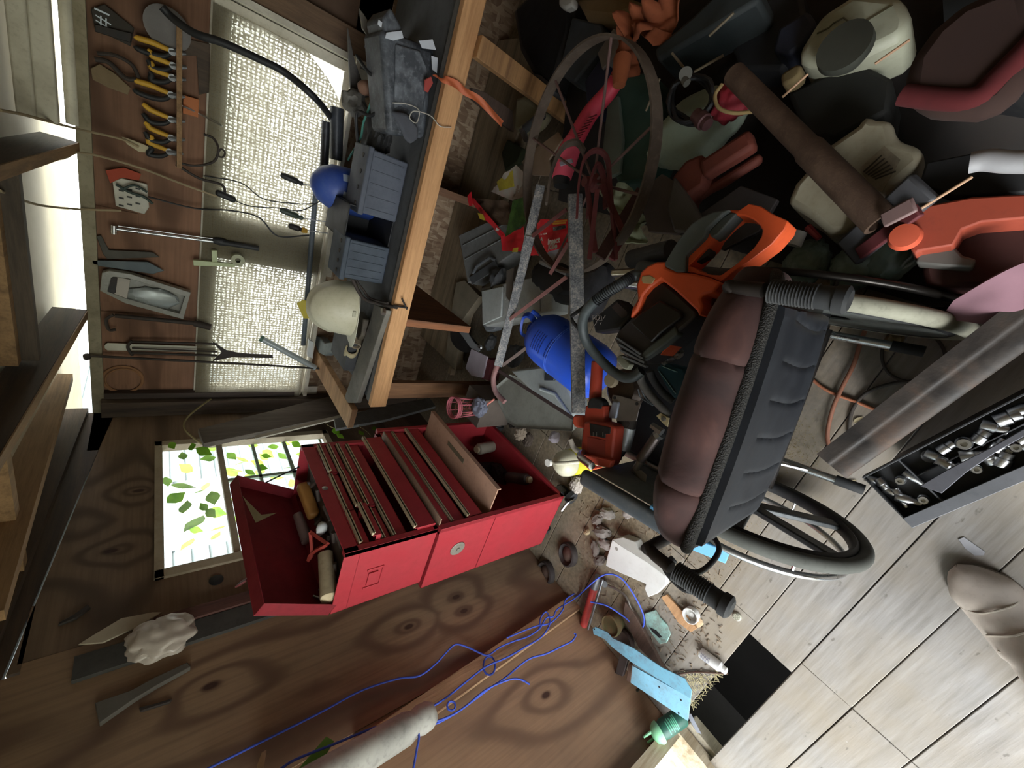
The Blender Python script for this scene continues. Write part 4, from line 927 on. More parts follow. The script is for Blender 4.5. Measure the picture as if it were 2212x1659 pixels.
# sill pipe, screwdrivers stuck behind the sill
g = G(); a, b = W(700, 365, y=2.57), W(705, 262, y=2.57); seg(g, a, b, .022); a, b = W(726, 345, y=2.50), W(728, 232, y=2.50); seg(g, a, b, .032); one('dark_pipe', g, plast('23262b', .3, .4, '5b6068'), 'dark shiny pipes lying on the sill behind the blue tank', 'pipe')['label'] = 'dark shiny pipes lying behind the blue tank near the window'
g = G(); seg(g, W(683, 400, y=2.585), W(655, 745, y=2.585), .014); one('sill_pipe', g, plast('4c545c', .35, .5, '6d7478'), 'blue-grey pipe lying along the long window sill', 'pipe')
for (u0, v0, u1, v1, m, lab) in ((605, 376, 655, 398, M_black, 'black handled screwdriver upright before the curtain, nearest the blue tank'), (603, 452, 655, 472, plast('2f3b30', .4, .3), 'dark green handled screwdriver upright before the curtain'), (622, 486, 655, 497, M_dkmetal, 'brown and yellow handled screwdriver upright before the curtain')):
    t_ = thing('screwdriver', lab, 'screwdriver'); a, b = W(u0, v0, y=2.60), W(u1, v1, y=2.585)
    g = G(); d = b - a; L = d.length; g.ring([(0, 0), (.012, .004), (.016, L * .2), (.016, L * .7), (.010, L * .8), (.013, L * .95), (.006, L)], fr(a, d.orthogonal(), d), 12); link('handle', g, m, t_)
    g = G(); seg(g, b, b + V((.02, -.03, -.12)), .003); link('shaft', g, M_steel, t_)
    if u0 == 622: g = G(); g.ring([(.014, 0), (.016, .01), (.010, .03), (0, .03)], fr(b - d * .1, d.orthogonal(), d), 12); link('ferrule', g, M_yel, t_)
# black battery jug and rubbish at the near end of the bench
M_smear = plast('2b2e33', .45, .6, '7f848a', bump=.2, sc_=11, key='smear')
t_ = thing('battery_case', 'black plastic case smeared with white paint at the near end of the bench', 'case')
g = G(); g.hull8(Q([(838, 292), (822, 60), (942, 105), (920, 300)], y=1.86), [p + V((0, .20, 0)) for p in Q([(838, 292), (822, 60), (942, 105), (920, 300)], y=1.86)]); link('body', g, M_smear, t_, bev=.02)
g = G(); g.slab(Q([(850, 235), (852, 95), (905, 110), (922, 150), (912, 250), (862, 228)], y=1.859), (0, -.012, 0)); link('front_panel', g, plast('3d4146', .5, .7, '8d9298', sc_=12, key='fp'), t_, bev=.008)
g = G(); g.slab(Q([(826, 40), (845, 15), (870, 60), (862, 100), (832, 70)], y=1.86), (0, .18, 0)); link('top_handle', g, M_smear, t_, bev=.01)
M_whp = plast('c5cad0', .7, .25)
for k, (P_) in enumerate(([(835, 70), (868, 66), (872, 82), (850, 88), (832, 82)], [(905, 88), (935, 85), (942, 108), (912, 104)], [(932, 120), (946, 125), (944, 158), (934, 150)], [(818, 42), (826, 48), (824, 60), (816, 52)])):
    g = G(); g.slab(Q(P_, y=1.845), (0, .004, 0)); link('paint_splash', g, M_whp, t_, bev=.001)
g = G(); a, b = W(770, 38, y=2.25), W(780, 118, y=2.2); a.z = b.z = .83; seg(g, a, b, .026); g.bx(a.x - .02, a.x + .02, 2.2, 2.27, ZB, .81); one('black_cylinder', g, plast('1c1e22', .25, .4), 'shiny black cylinder behind the smeared case', 'cylinder')
plate('steel_bar', 'flat steel bar leaning behind the shiny black cylinder', 'bar', [(776, 18), (786, 30), (856, 140), (844, 150), (782, 60)], dict(y=2.15), (0, .01, 0), plast('6e695f', .5, .5, metal=.4))
plate('bent_sheet', 'bent grey sheet metal beside the window rail', 'sheet metal', [(752, 60), (766, 130), (786, 185), (798, 210), (772, 215), (758, 190), (755, 140)], dict(y=2.30), (0, .02, 0), plast('4a4745', .6, .6, '6f6a62', metal=.3))
g = G(); g.blob(T(*W(790, 190, y=2.15)) @ Matrix.Diagonal((.03, .03, .035, 1)), .15, 2, 3, 8); one('clay_ball', g, plast('7d5c49', .7, .4), 'tan rounded knob among the tangled green twine', 'knob')
g = G(); g.blob(T(*W(765, 220, y=2.2)) @ Matrix.Diagonal((.05, .04, .05, 1)), .35, 4, 3, 9); one('motor_lump', g, plast('57544f', .55, .6, '8b867c', metal=.3), 'dusty grey motor part near the window rail', 'motor')
g = G(); path(g, [(800, 190, dict(y=2.05)), (822, 215, dict(y=2.0)), (842, 235, dict(y=1.95)), (845, 262, dict(y=1.93)), (832, 280, dict(y=1.95))], .004, 6); path(g, [(808, 180, dict(y=2.05)), (800, 225, dict(y=2.05)), (785, 265, dict(y=2.08)), (778, 300, dict(y=2.1)), (752, 345, dict(y=2.25))], .005, 6)
one('green_twine', g, plast('3f7468', .8, .3), 'green twine tangled below the smeared case', 'twine', ang=60)
g = G(); path(g, [(770, 120, dict(y=2.1)), (800, 160, dict(y=2.0)), (830, 170, dict(y=1.98)), (820, 230, dict(y=1.98)), (800, 250, dict(y=2.02)), (770, 245, dict(y=2.1)), (775, 330, dict(y=2.1))], .007, 8); path(g, [(790, 100, dict(y=2.1)), (810, 150, dict(y=2.0)), (830, 200, dict(y=1.98)), (812, 260, dict(y=2.0)), (830, 300, dict(y=1.97))], .006, 8)
one('black_wiring', g, M_black, 'black wiring loops in the clutter behind the smeared case', 'wiring', ang=60)
g = G(); path(g, [(848, 222, dict(y=1.84)), (880, 225, dict(y=1.82)), (905, 238, dict(y=1.80)), (900, 265, dict(y=1.80)), (885, 255, dict(y=1.80)), (895, 240, dict(y=1.79)), (930, 250, dict(y=1.76)), (950, 272, dict(y=1.74)), (975, 275, dict(y=1.742))], .002, 6)
one('thin_string', g, plast('b7b2a6', .7, .3), 'thin white cord curling over the front board', 'cord', ang=60)
plate('cloth_scrap', 'dark grey cloth hanging over the front edge under the smeared case', 'cloth', [(845, 240), (880, 245), (905, 275), (905, 300), (888, 312), (875, 300), (868, 280)], dict(y=1.80), (0, .02, 0), plast('4a4c52', .8, .5), .01)
g = G(); g.blob(T(*W(815, 285, y=2.1)) @ Matrix.Diagonal((.16, .10, .045, 1)), .4, 5, 4, 11); one('black_rubbish', g, plast('1f1f20', .7, .5, '3c3630'), 'black heap of scraps in the middle of the bench', 'scrap heap')['kind'] = 'stuff'
# orange ribbon
t_ = G(); rib = [(940, 165, dict(y=1.80)), (962, 172, dict(y=1.74)), (985, 182, dict(y=1.735)), (1005, 198, dict(y=1.73)), (1030, 212, dict(y=1.725)), (1055, 235, dict(y=1.72)), (1085, 268, dict(y=1.715))]
P_ = spline([W(a, b, **c) for a, b, c in rib], 5); 
def rf(u, v):
    i = min(len(P_) - 1, int(u * (len(P_) - 1) + .5)); p = P_[i]; q = P_[min(i + 1, len(P_) - 1)] - P_[max(i - 1, 0)]; s_ = q.cross(V((0, 1, .2))).normalized()
    return p + s_ * (.026 * (v - .5)) + V((0, .004 * math.sin(u * 17 + v * 5), 0))
t_.grid(len(P_) - 1, 4, rf, .001); one('orange_ribbon', t_, plast('c4673f', .5, .3, '9a4a30'), 'orange flagging ribbon hanging over the front board', 'ribbon', ang=60)
plate('red_clip', 'small red plastic scrap on the bench beside the ribbon', 'scrap', [(918, 172), (932, 165), (936, 180), (925, 200), (917, 196)], dict(y=1.80), (0, .01, 0), plast('a0413a', .5, .3))

# ================= under the bench =================
M_gcase = plast('7d7f7e', .6, .45, '58564f'); M_gcase2 = plast('9da09c', .6, .4, '6d6b64')
gc = thing('grey_case', 'grey hard plastic tool case with a fold-down handle under the bench', 'case')
F_ = Q([(990, 508), (1088, 462), (1112, 545), (1010, 612)], z=.20); g = G(); g.hull8([p - V((0, 0, .12)) for p in F_], F_); link('body', g, M_gcase, gc, bev=.006)
for a, b in (((1000, 530), (1098, 480)), ((1005, 560), (1105, 505))):
    g = G(); g.beam(W(*a, z=.203), W(*b, z=.203), .006, .006); link('rib', g, M_gcase, gc, bev=.002)
g = G(); hp = [W(1022, 590, z=.21), W(1030, 575, z=.225), W(1058, 556, z=.225), W(1070, 562, z=.21)]; g.tube(hp, .009, 8); g.slab(Q([(1015, 600), (1072, 562), (1078, 580), (1022, 615)], z=.204), (0, 0, .008)); link('handle', g, plast('55585a', .5, .4), gc, bev=.002)
plate('cream_board', 'grimy pale board edge standing behind the grey cases', 'board', [(960, 780), (972, 690), (985, 610), (1003, 605), (1036, 640), (1000, 690), (990, 740), (985, 800)], dict(z=.10), (0, 0, -.05), plast('857a66', .8, .5), .003)
g2 = thing('grey_toolbox', 'pale grey long tool case with a hinged flap beneath the hoe handle', 'case')
F_ = Q([(1038, 622), (1195, 590), (1192, 672), (1048, 705)], z=.22); g = G(); g.hull8([p - V((0, 0, .12)) for p in F_], F_); link('body', g, M_gcase2, g2, bev=.006)
F_ = Q([(1040, 628), (1085, 618), (1082, 684), (1042, 702)], z=.235); g = G(); g.slab(F_, (0, 0, -.012)); link('flap', g, plast('a9aeab', .6, .35, '6d6b64'), g2, bev=.004)
g = G(); g.beam(W(1087, 624, z=.228), W(1092, 648, z=.228), .012, .004); link('latch', g, M_gcase2, g2, bev=.001); g = G(); g.slab(Q([(1150, 610), (1165, 606), (1166, 672), (1152, 676)], z=.226), (0, 0, -.008)); link('strap', g, M_gcase2, g2, bev=.002)
plate('grey_flap_box', 'small grey box lid folded below the long pale case', 'box', [(1042, 700), (1085, 684), (1068, 712), (1050, 716)], dict(z=.16), (0, 0, -.05), plast('70757a', .6, .4), .003)
bl = thing('blade_guard', 'black half-round blade with a grey steel arm under the bench', 'blade')
g = G(); cpx = arc((1012, 722), 40, PI * .35, PI * 1.28, 14); g.slab(Q([(1038, 752)] + [(a, b) for a, b in cpx] , z=.14), (0, 0, -.012)); link('blade', g, plast('1d1e20', .4, .4), bl, bev=.002)
g = G(); g.slab(Q([(990, 702), (1003, 706), (1012, 722), (1024, 740), (1040, 752), (1032, 762), (1015, 750), (1000, 728), (990, 716)], z=.155), (0, 0, -.008)); link('arm', g, plast('8d9194', .45, .4, metal=.3), bl, bev=.002)
g = G(); g.ring([(0, .01), (.012, .01), (.016, 0)], T(*W(1038, 750, z=.155)), 16); link('bolt', g, M_chrome, bl)
plate('pale_card', 'pale pinkish square card wedged by the hoe handle', 'card', [(1018, 753), (1052, 770), (1042, 816), (1018, 812), (1005, 795)], dict(z=.16), (0, 0, -.012), plast('aca3ad', .7, .3), .002)
plate('maroon_box', 'dark red box edge under the pale card', 'box', [(1052, 772), (1060, 778), (1054, 822), (1040, 818)], dict(z=.15), (0, 0, -.08), plast('5a1f27', .6, .4), .002)
plate('wood_cleat', 'dark wooden cleat nailed below the bench at floor level', 'board', [(1085, 268), (1110, 285), (1108, 240), (1050, 200), (1020, 190), (1022, 215)], dict(y=2.0), (0, .03, 0), wood('54443a', '382d26', 'X', 6, key='cl'), .002)
g = G(); M_dgrey = plast('3d3f42', .6, .5, '5d5c58')
for (u, v, s, z_, nm_, lb) in ((1075, 600, (.06, .05, .04), .2, 'hose_fitting', 'dark curved plastic elbow beside the insect killer bag'), (1060, 740, (.05, .035, .03), .1, 'engine_part', 'greasy black engine part next to the half-round blade'), (1110, 770, (.07, .05, .05), .08, 'motor_part', 'greasy dark motor part in the gap under the hoe')):
    g = G(); g.blob(T(*W(u, v, z=z_)) @ Matrix.Diagonal((*s, 1)), .35, 4, 3, u); one(nm_, g, M_dgrey, lb, 'part')
# lantern like pink frame with tangled wire, rags beside the cabinet
t_ = thing('wire_basket', 'pink wire basket holding tangled rusty wire behind the red cabinet', 'basket'); bc = W(992, 880, z=.40)
g = G(); base = T(bc.x, bc.y, .30)
for zz, r in ((0, .045), (.12, .055), (.13, .055), (.14, .056)): g.torus(base @ T(0, 0, zz), r, .004, 26, 8)
for q in range(8): a = q * PI / 4; g.cyl(base @ V((.045 * math.cos(a), .045 * math.sin(a), 0)), base @ V((.055 * math.cos(a), .055 * math.sin(a), .14)), .003, n=6)
link('frame', g, plast('b5606a', .5, .3), t_, ang=60)
g = G(); rr = random.Random(5); g.tube(spline([base @ V((rr.uniform(-.04, .04), rr.uniform(-.04, .04), rr.uniform(.01, .12))) for _ in range(22)], 5), .002, 6); link('tangled_wire', g, plast('8a5040', .7, .4), t_, ang=60)
g = G(); g.bx(bc.x - .09, bc.x + .08, bc.y - .07, bc.y + .1, .01, .30); one('cardboard_box', g, plast('5a5048', .85, .5), 'dull box behind the red cabinet under the pink basket', 'box')
g = G(); path(g, [(1014, 893, dict(z=.36)), (1040, 882, dict(z=.33)), (1068, 862, dict(z=.30))], .005, 8); one('pink_rod', g, plast('c07468', .5, .3), 'thin pink rod slanting from the pink basket to the hoe', 'rod')
g = G(); g.blob(T(*W(1035, 880, z=.33)) @ Matrix.Diagonal((.05, .05, .03, 1)), .45, 4, 4, 4, True); one('blue_rag', g, plast('6e7180', .85, .4), 'crumpled grey-blue rag beside the pink basket', 'rag')
"""bag of trash paper between cabinet and hoe"""
for (u, v, s, z_, c_, lb) in ((1125, 935, (.045, .03, .03), .10, '7c6f60', 'crumpled brown paper between the cabinet and the trough'), (1140, 950, (.04, .03, .02), .05, '4a3f36', 'dark dead leaf litter between the cabinet and the trough'), (1110, 905, (.05, .04, .03), .06, '3a332d', 'dark crushed paper near the rusty brace')):
    g = G(); g.blob(T(*W(u, v, z=z_)) @ Matrix.Diagonal((*s, 1)), .5, 5, 4, u, True); one('crumpled_paper', g, plast(c_, .85, .5), lb, 'paper')
tr_ = thing('metal_trough', 'dull grey galvanised trough with a rolled rim beside the hoe', 'trough')
O = [(1068, 835), (1075, 870), (1095, 912), (1115, 925), (1238, 932), (1240, 905), (1160, 830), (1100, 808)]
g = G(); top = Q(O, z=.26); ctr = sum(top, V((0, 0, 0))) / len(top); bot = [V((ctr.x + (p.x - ctr.x) * .75, ctr.y + (p.y - ctr.y) * .75, .10)) for p in top]
g.hull8 if 0 else None
n = len(O); a = g.vs(top); b = g.vs(bot); g.face(b[::-1]); inn = [p + (ctr - p) * .06 - V((0, 0, .012)) for p in top]; c_ = g.vs(inn); g.face(c_)
for i in range(n): j = (i + 1) % n; g.face([a[i], a[j], b[j], b[i]]); g.face([a[i], c_[i], c_[j], a[j]])
link('body', g, plast('7b7d76', .5, .5, '55534a', metal=.35), tr_, bev=.004)
g3 = thing('green_grey_case', 'grey plastic power tool case with a black latch under the blue canister', 'case')
F_ = Q([(1100, 800), (1172, 790), (1200, 782), (1238, 860), (1240, 905), (1172, 868)], z=.30); g = G(); g.slab(F_, (0, 0, -.10)); link('body', g, plast('868c8b', .5, .4, '5d605d'), g3, bev=.012)
g = G(); g.tube([W(1168, 840, z=.305), W(1200, 852, z=.305), W(1232, 900, z=.305)], .008, 8); link('rib', g, plast('9ba3a3', .5, .3), g3, ang=60)
g = G(); g.slab(Q([(1174, 822), (1180, 795), (1200, 795), (1196, 822)], z=.312), (0, 0, -.02)); link('latch', g, plast('23262d', .4, .3), g3, bev=.004)
# blue canister
bt = thing('helium_canister', 'bright blue gas canister with a blue collar lying under the hoe handles', 'canister')
a, b = W(1155, 712, z=.34), W(1262, 790, z=.31); d = (b - a); ax = d.normalized(); L = d.length + .10; r = .115
g = G(); m = fr(a, ax.orthogonal(), ax); g.ring([(0, 0), (r * .45, .008), (r * .78, .035), (r * .95, .07), (r, .11), (r, L - .07), (r * .9, L - .02), (r * .6, L), (0, L)], m, 48); link('body', g, plast('2c5ad8', .25, .2, '4a5f9e', key='bt'), bt, ang=60)
g = G(); z1 = .19; g.torus(m @ T(0, 0, z1), r, .0015, 48, 6); g.torus(m @ T(0, 0, z1 + .008), r, .001, 48, 6); link('seam', g, plast('4a72d8', .3, .2), bt)
g = G(); vx = (EYE - a).normalized(); vx = (vx - ax * vx.dot(ax)).normalized(); sd = ax.cross(vx)
for k, off in enumerate((-.028, .028)):
    pass
cp = [W(1158, 700, z=.38), W(1145, 682, z=.40), W(1132, 684, z=.40), W(1126, 705, z=.39), W(1128, 722, z=.38), (W(1140, 726, z=.37)), W(1158, 722, z=.36)]
g.tube(spline(cp, 5), 0, flat=(.012, .006)); g.cyl(a - ax * .02, a + ax * .02, .03, n=20); g.tube(spline([W(1150, 672, z=.40), W(1160, 680, z=.39), W(1172, 692, z=.37)], 5), .010, 8); link('collar', g, plast('2450c4', .25, .2, '4a5f9e', key='bc'), bt, bev=.001, ang=60)
# fine print on the canister, unreadable rows in the photo
g = G()
def onc(th, zz): rad = r + .0006; return m @ V((rad * math.cos(th), rad * math.sin(th), zz))
loc = m.inverted() @ (a + vx); th0 = math.atan2(loc.y, loc.x)
rr = random.Random(2)
for i in range(7):
    zz = .10 + i * .012 + (.02 if i > 4 else 0); th = th0 - .1
    while th < th0 + .62:
        w_ = rr.uniform(.02, .06); g.slab([onc(th, zz), onc(th + w_, zz), onc(th + w_, zz + .004), onc(th, zz + .004)], (onc(th, zz) - (m @ V((0, 0, zz)))).normalized() * .0004); th += w_ + .015
link('fine_print', g, plast('16266a', .5, .1), bt)['kind'] = 'stuff'
# ================= on the wheelchair =================
def Z1(x, y): return (1220 + x / 4.148, 430 + y / 4.148)
def ZQ(px, **k): return [W(*Z1(x, y), **k) for x, y in px]
sawt = thing('chainsaw', 'orange battery chainsaw body with black front handle lying across the wheelchair', 'chainsaw')
M_or = plast('d9572a', .42, .25, '8f3a20'); M_ord = plast('b2471f', .45, .3); M_grip = plast('4a504e', .55, .3, '6e716d')
ZS = .80
O = [(900, 560), (1000, 540), (1075, 500), (1250, 340), (1360, 200), (1480, 95), (1570, 95), (1650, 40), (1760, 65), (1860, 130), (2000, 195), (1975, 265), (1860, 400), (1650, 560), (1500, 655), (1400, 740), (1300, 700), (1150, 660), (1000, 640), (900, 610)]
I = [(1110, 600), (1130, 580), (1150, 560), (1290, 410), (1330, 330), (1440, 210), (1530, 140), (1620, 150), (1700, 190), (1750, 235), (1772, 280), (1760, 340), (1690, 440), (1540, 580), (1400, 680), (1380, 682), (1300, 675), (1200, 640), (1160, 610), (1120, 605)]
g = G(); annul(g, ZQ(O, z=ZS), ZQ(I, z=ZS), (0, 0, -.055)); link('rear_handle', g, M_or, sawt, bev=.008)
g = G(); g.slab(ZQ([(890, 600), (900, 560), (975, 430), (1040, 330), (1130, 220), (1230, 155), (1330, 110), (1480, 90), (1420, 130), (1280, 260), (1250, 340), (1180, 410), (1080, 505), (1075, 650), (1000, 655), (930, 620)], z=ZS + .015), (0, 0, -.05)); link('grip', g, M_grip, sawt, bev=.012)
g = G(); g.slab(ZQ([(1300, 330), (1290, 290), (1420, 150), (1500, 115), (1540, 130), (1460, 220), (1370, 320), (1320, 345)], z=ZS + .004), (0, 0, -.04)); link('grip_insert', g, M_grip, sawt, bev=.006)
g = G(); g.slab(ZQ([(1180, 480), (1250, 420), (1310, 450), (1290, 500), (1180, 560), (1150, 580)], z=ZS - .01), (0, 0, -.03)); link('trigger', g, M_rubber, sawt, bev=.005)
g = G(); g.slab(ZQ([(680, 650), (740, 595), (820, 560), (900, 560), (900, 610), (1000, 650), (1150, 665), (1290, 700), (1400, 745), (1330, 835), (1235, 855), (1215, 900), (1240, 960), (1200, 1050), (1180, 1000), (1000, 830), (860, 720), (760, 790), (700, 860), (650, 1000), (580, 1070), (600, 980), (650, 900), (640, 770)], z=ZS + .012), (0, 0, -.09)); link('shell', g, M_or, sawt, bev=.010)
g = G(); g.slab(ZQ([(1200, 1050), (1050, 1180), (960, 1290), (850, 1400), (880, 1350), (1000, 1230), (1130, 1090)], z=ZS - .03), (0, 0, -.06)); link('side_fin', g, M_or, sawt, bev=.004)
g = G(); g.slab(ZQ([(860, 720), (1010, 840), (1185, 1000), (1180, 1050), (1030, 1180), (860, 1330), (700, 1440), (640, 1470), (520, 1390), (440, 1260), (480, 1180), (590, 1070), (640, 1010), (700, 850)], z=ZS - .006), (0, 0, -.10)); mh = link('motor_housing', g, plast('231c1d', .35, .35, '4c4644'), sawt, bev=.008)
g = G()
for i in range(5):
    a = (480 + i * 48 - 20, 1190 + i * 55); b = (a[0] + 215 - i * 8, a[1] + 165 - i * 18)
    if i: g.beam(W(*Z1(a[0] - i * 32, a[1]), z=ZS + .002), W(*Z1(b[0] - i * 24, b[1]), z=ZS + .002), .005, .012)
link('vent_slats', g, plast('5c5e60', .5, .4), mh, bev=.001)
g = G(); g.slab(ZQ([(850, 905), (1040, 1010), (1050, 1060), (860, 1200), (770, 1290), (580, 1110), (660, 1030)], z=ZS + .008), (0, 0, -.01)); link('battery_cover', g, plast('17100f', .3, .3), mh, bev=.004)
g = G(); g.slab(ZQ([(990, 1130), (880, 1220), (770, 1300), (640, 1420), (620, 1460), (700, 1440), (860, 1330), (1010, 1210)], z=ZS - .0), (0, 0, -.03)); link('lower_rail', g, M_grip, mh, bev=.004)
hp = [(690, 690, .79), (610, 690, .80), (520, 750, .82), (380, 835, .83), (255, 930, .83), (175, 1040, .82), (160, 1160, .80), (200, 1290, .78), (310, 1430, .76), (440, 1550, .75), (540, 1600, .75), (620, 1590, .75), (690, 1540, .75)]
g = G(); g.tube(spline([W(*Z1(x, y), z=z) for x, y, z in hp], 6), .0125, 14); fh = link('front_handle', g, plast('3a4142', .4, .3, '62686a'), sawt, ang=60)
g = G(); P_ = spline([W(*Z1(x, y), z=z + .003) for x, y, z in hp[1:5]], 8)
for i in range(2, len(P_) - 2):
    g.tube([P_[i] + (P_[i + 1] - P_[i]) * .2, P_[i] + (P_[i + 1] - P_[i]) * .6], .0135, 12)
link('ribbed_sleeve', g, M_black, fh)
g = G(); g.tube([W(*Z1(*p), z=.79) for p in ((480, 740), (60, 1050), (70, 1100), (150, 1190))], .005, 8); link('hand_guard', g, M_black, sawt)
g = G(); g.slab(ZQ([(240, 1080), (470, 890), (590, 1010), (590, 1060), (480, 1170), (270, 1200)], z=.77), (0, 0, -.05)); bp = link('battery_bay', g, plast('1d1d1f', .4, .4), sawt, bev=.005)
g = G(); g.slab(ZQ([(420, 970), (470, 925), (560, 1010), (560, 1040), (510, 1070)], z=.772), (0, 0, -.004)); link('window_panel', g, plast('3e3230', .3, .3), bp)
g = G(); rr = random.Random(9)
for i in range(16):
    u, v = 250 + rr.uniform(0, 130), 1040 + rr.uniform(0, 80); g.tube([W(*Z1(u, v), z=.7725), W(*Z1(u + rr.uniform(-40, 40), v + rr.uniform(-40, 40)), z=.7725)], .0008, 4)
link('scratches', g, plast('8a827c', .6, .2), bp)['kind'] = 'stuff'
g = G(); g.slab(ZQ([(470, 1410), (500, 1390), (590, 1480), (560, 1530), (520, 1520), (460, 1450)], z=.72), (0, 0, -.02)); link('pale_panel', g, plast('a4a692', .5, .3), sawt, bev=.003)
g = G(); g.slab(ZQ([(690, 690), (760, 680), (810, 710), (780, 760), (700, 755), (685, 730)], z=ZS + .0135), (0, 0, -.003)); link('pale_button', g, plast('a48c62', .5, .3), sawt, bev=.002)
g = G(); g.slab(ZQ([(1235, 860), (1330, 850), (1310, 960), (1240, 1010)], z=ZS - .03), (0, 0, -.05)); link('side_pocket', g, plast('8a3a24', .5, .3), sawt, bev=.003)
# orange-red battery tool shaft on the seat
def Z2(x, y): return (1230 + x / 5.53, 760 + y / 5.53)
def Z2Q(px, **k): return [W(*Z2(x, y), **k) for x, y in px]
M_rt = plast('9c3520', .45, .3, '6a2a1e'); M_rt2 = plast('c4513a', .4, .2)
t_ = thing('power_tool', 'red-orange battery tool handle with an empty battery slot, on the wheelchair seat', 'power tool')
g = G(); seg(g, W(*Z2(335, 110), z=.60), W(*Z2(300, 720), z=.60), .0175, .0195, 22); g.slab(Z2Q([(190, 640), (410, 640), (420, 860), (170, 860)], z=.628), (0, 0, -.04)); link('shaft', g, M_rt, t_, bev=.004)
g = G(); g.slab(Z2Q([(215, 600), (240, 560), (300, 540), (360, 560), (395, 610), (400, 700), (300, 690), (210, 690)], z=.629), (0, 0, -.035)); link('black_band', g, M_black, t_, bev=.006)
g = G(); g.slab(Z2Q([(170, 840), (250, 830), (420, 845), (510, 875), (545, 910), (520, 1160), (505, 1300), (480, 1380), (340, 1340), (160, 1300), (122, 1280), (130, 1200), (150, 960)], z=.64), (0, 0, -.05)); bd = link('battery_dock', g, M_rt, t_, bev=.006)
g = G(); g.slab(Z2Q([(240, 855), (488, 905), (482, 980), (430, 980), (425, 1030), (248, 1000)], z=.643), (0, 0, -.008)); tb = link('terminal_block', g, plast('151313', .35, .3), bd, bev=.001)
g = G()
for x in (285, 325, 400): g.beam(W(*Z2(x, 960), z=.645), W(*Z2(x, 1010), z=.645), .0015, .002)
link('contacts', g, M_chrome, tb)
g = G(); g.slab(Z2Q([(215, 1015), (430, 1060), (425, 1230), (210, 1200)], z=.6415), (0, 0, -.002)); link('recess', g, plast('7f2a1c', .5, .2), bd)
g = G(); g.slab(Z2Q([(125, 1215), (505, 1300), (480, 1385), (400, 1375), (160, 1310), (120, 1290)], z=.655), (0, 0, -.02)); link('lip', g, M_rt2, bd, bev=.003)
g = G(); g.slab(Z2Q([(35, 770), (60, 755), (165, 765), (160, 920), (60, 900), (30, 850)], z=.61), (0, 0, -.03)); link('side_wing', g, M_rt2, t_, bev=.006)
g = G(); g.slab(Z2Q([(170, 1350), (340, 1390), (310, 1415), (230, 1415)], z=.62), (0, 0, -.03)); link('foot', g, plast('d9633a', .4, .2), t_, bev=.004)
# starter motor and bracket
t_ = thing('starter_motor', 'silver starter motor with a dark end cap on the wheelchair seat', 'motor')
a, b = W(*Z2(700, 900), z=.57), W(*Z2(640, 1160), z=.57); g = G(); seg(g, a, b, .0225, .021, 28); link('body', g, plast('a3a7ab', .3, .4, '5f6063', metal=.7), t_)
g = G(); seg(g, W(*Z2(720, 790), z=.57), a, .021, .022, 20); g.blob(T(*W(*Z2(650, 850), z=.585)) @ Matrix.Diagonal((.02, .02, .012, 1)), .3, 4, 2); link('end_cap', g, M_dkmetal, t_)
g = G(); seg(g, b, W(*Z2(615, 1240), z=.57), .013, .008); seg(g, W(*Z2(615, 1240), z=.57), W(*Z2(600, 1290), z=.57), .005); link('shaft', g, plast('3c434d', .4, .3, metal=.5), t_)
t_ = thing('metal_bracket', 'brushed metal angle plate with two bolt holes beside the red-orange tool', 'bracket')
g = G(); F_ = Z2Q([(515, 512), (600, 525), (760, 572), (858, 600), (830, 690), (800, 830), (560, 830), (560, 600), (500, 580)], z=.60); g.slab(F_, (0, 0, -.004)); link('plate', g, plast('8d8785', .3, .4, '5a5350', metal=.8), t_, bev=.001)
g = G(); g.slab(Z2Q([(510, 585), (590, 600), (555, 800), (450, 790)], z=.606), (0, 0, -.02)); link('clamp_block', g, plast('969dab', .4, .3, metal=.5), t_, bev=.004)
for p in ((545, 550), (810, 620)):
    g = G(); g.ring([(0, .003), (.0045, .003), (.0045, .0005)], T(*W(*Z2(*p), z=.599)), 14); link('bolt_hole', g, M_black, t_)
t_ = thing('dome_nut', 'greasy round metal housing on the seat beside the black chainsaw handle', 'motor')
g = G(); g.ring([(.06, 0), (.062, .02), (.045, .04), (.02, .046), (0, .046)], T(*W(*Z2(700, 450), z=.53)), 26); link('housing', g, plast('5a4c44', .35, .5, '2e2724', metal=.5), t_)
g = G(); g.ring([(0, .02), (.018, .018), (.022, .008), (.02, 0)], T(*W(*Z2(520, 340), z=.60)), 18); one('cream_plug', g, plast('8a7d66', .5, .4), 'round cream plastic cap on the seat under the chainsaw handle', 'cap')
# silver tube tool (impact style) near the cushion
t_ = thing('bolt_extractor', 'polished steel tube tool with a hex end lying against the brown cushion', 'tool')
a, b = W(*Z2(1040, 1010), z=.60), W(*Z2(850, 1290), z=.60); g = G(); seg(g, a, b, .0135, .0135, 20); g.torus(fr(b, (b - a).orthogonal(), b - a), .0115, .002, 20, 6); link('tube', g, plast('6f6663', .2, .4, '3a3330', metal=.9), t_)
g = G(); seg(g, W(*Z2(985, 875), z=.61), W(*Z2(1110, 960), z=.61), .009, .011, 6); g.cyl(W(*Z2(1090, 975), z=.60), a, .016, .014, 8); link('hex_end', g, M_chrome, t_)
g = G(); seg(g, W(*Z2(900, 1230), z=.585), W(*Z2(790, 1400), z=.585), .010, .010, 16); g.hull8(Z2Q([(735, 1400), (900, 1410), (900, 1620), (730, 1480)], z=.56), Z2Q([(740, 1380), (860, 1410), (930, 1470), (900, 1600)], z=.585)); link('jaw_block', g, plast('a9a5a0', .25, .4, '6e6863', metal=.8), t_, bev=.003)
g = G(); seg(g, W(*Z2(780, 1540), z=.50), W(*Z2(790, 1600), z=.50), .014, .014, 18); one('steel_collar', g, M_chrome, 'small steel collar on the wheelchair frame tube', 'collar')
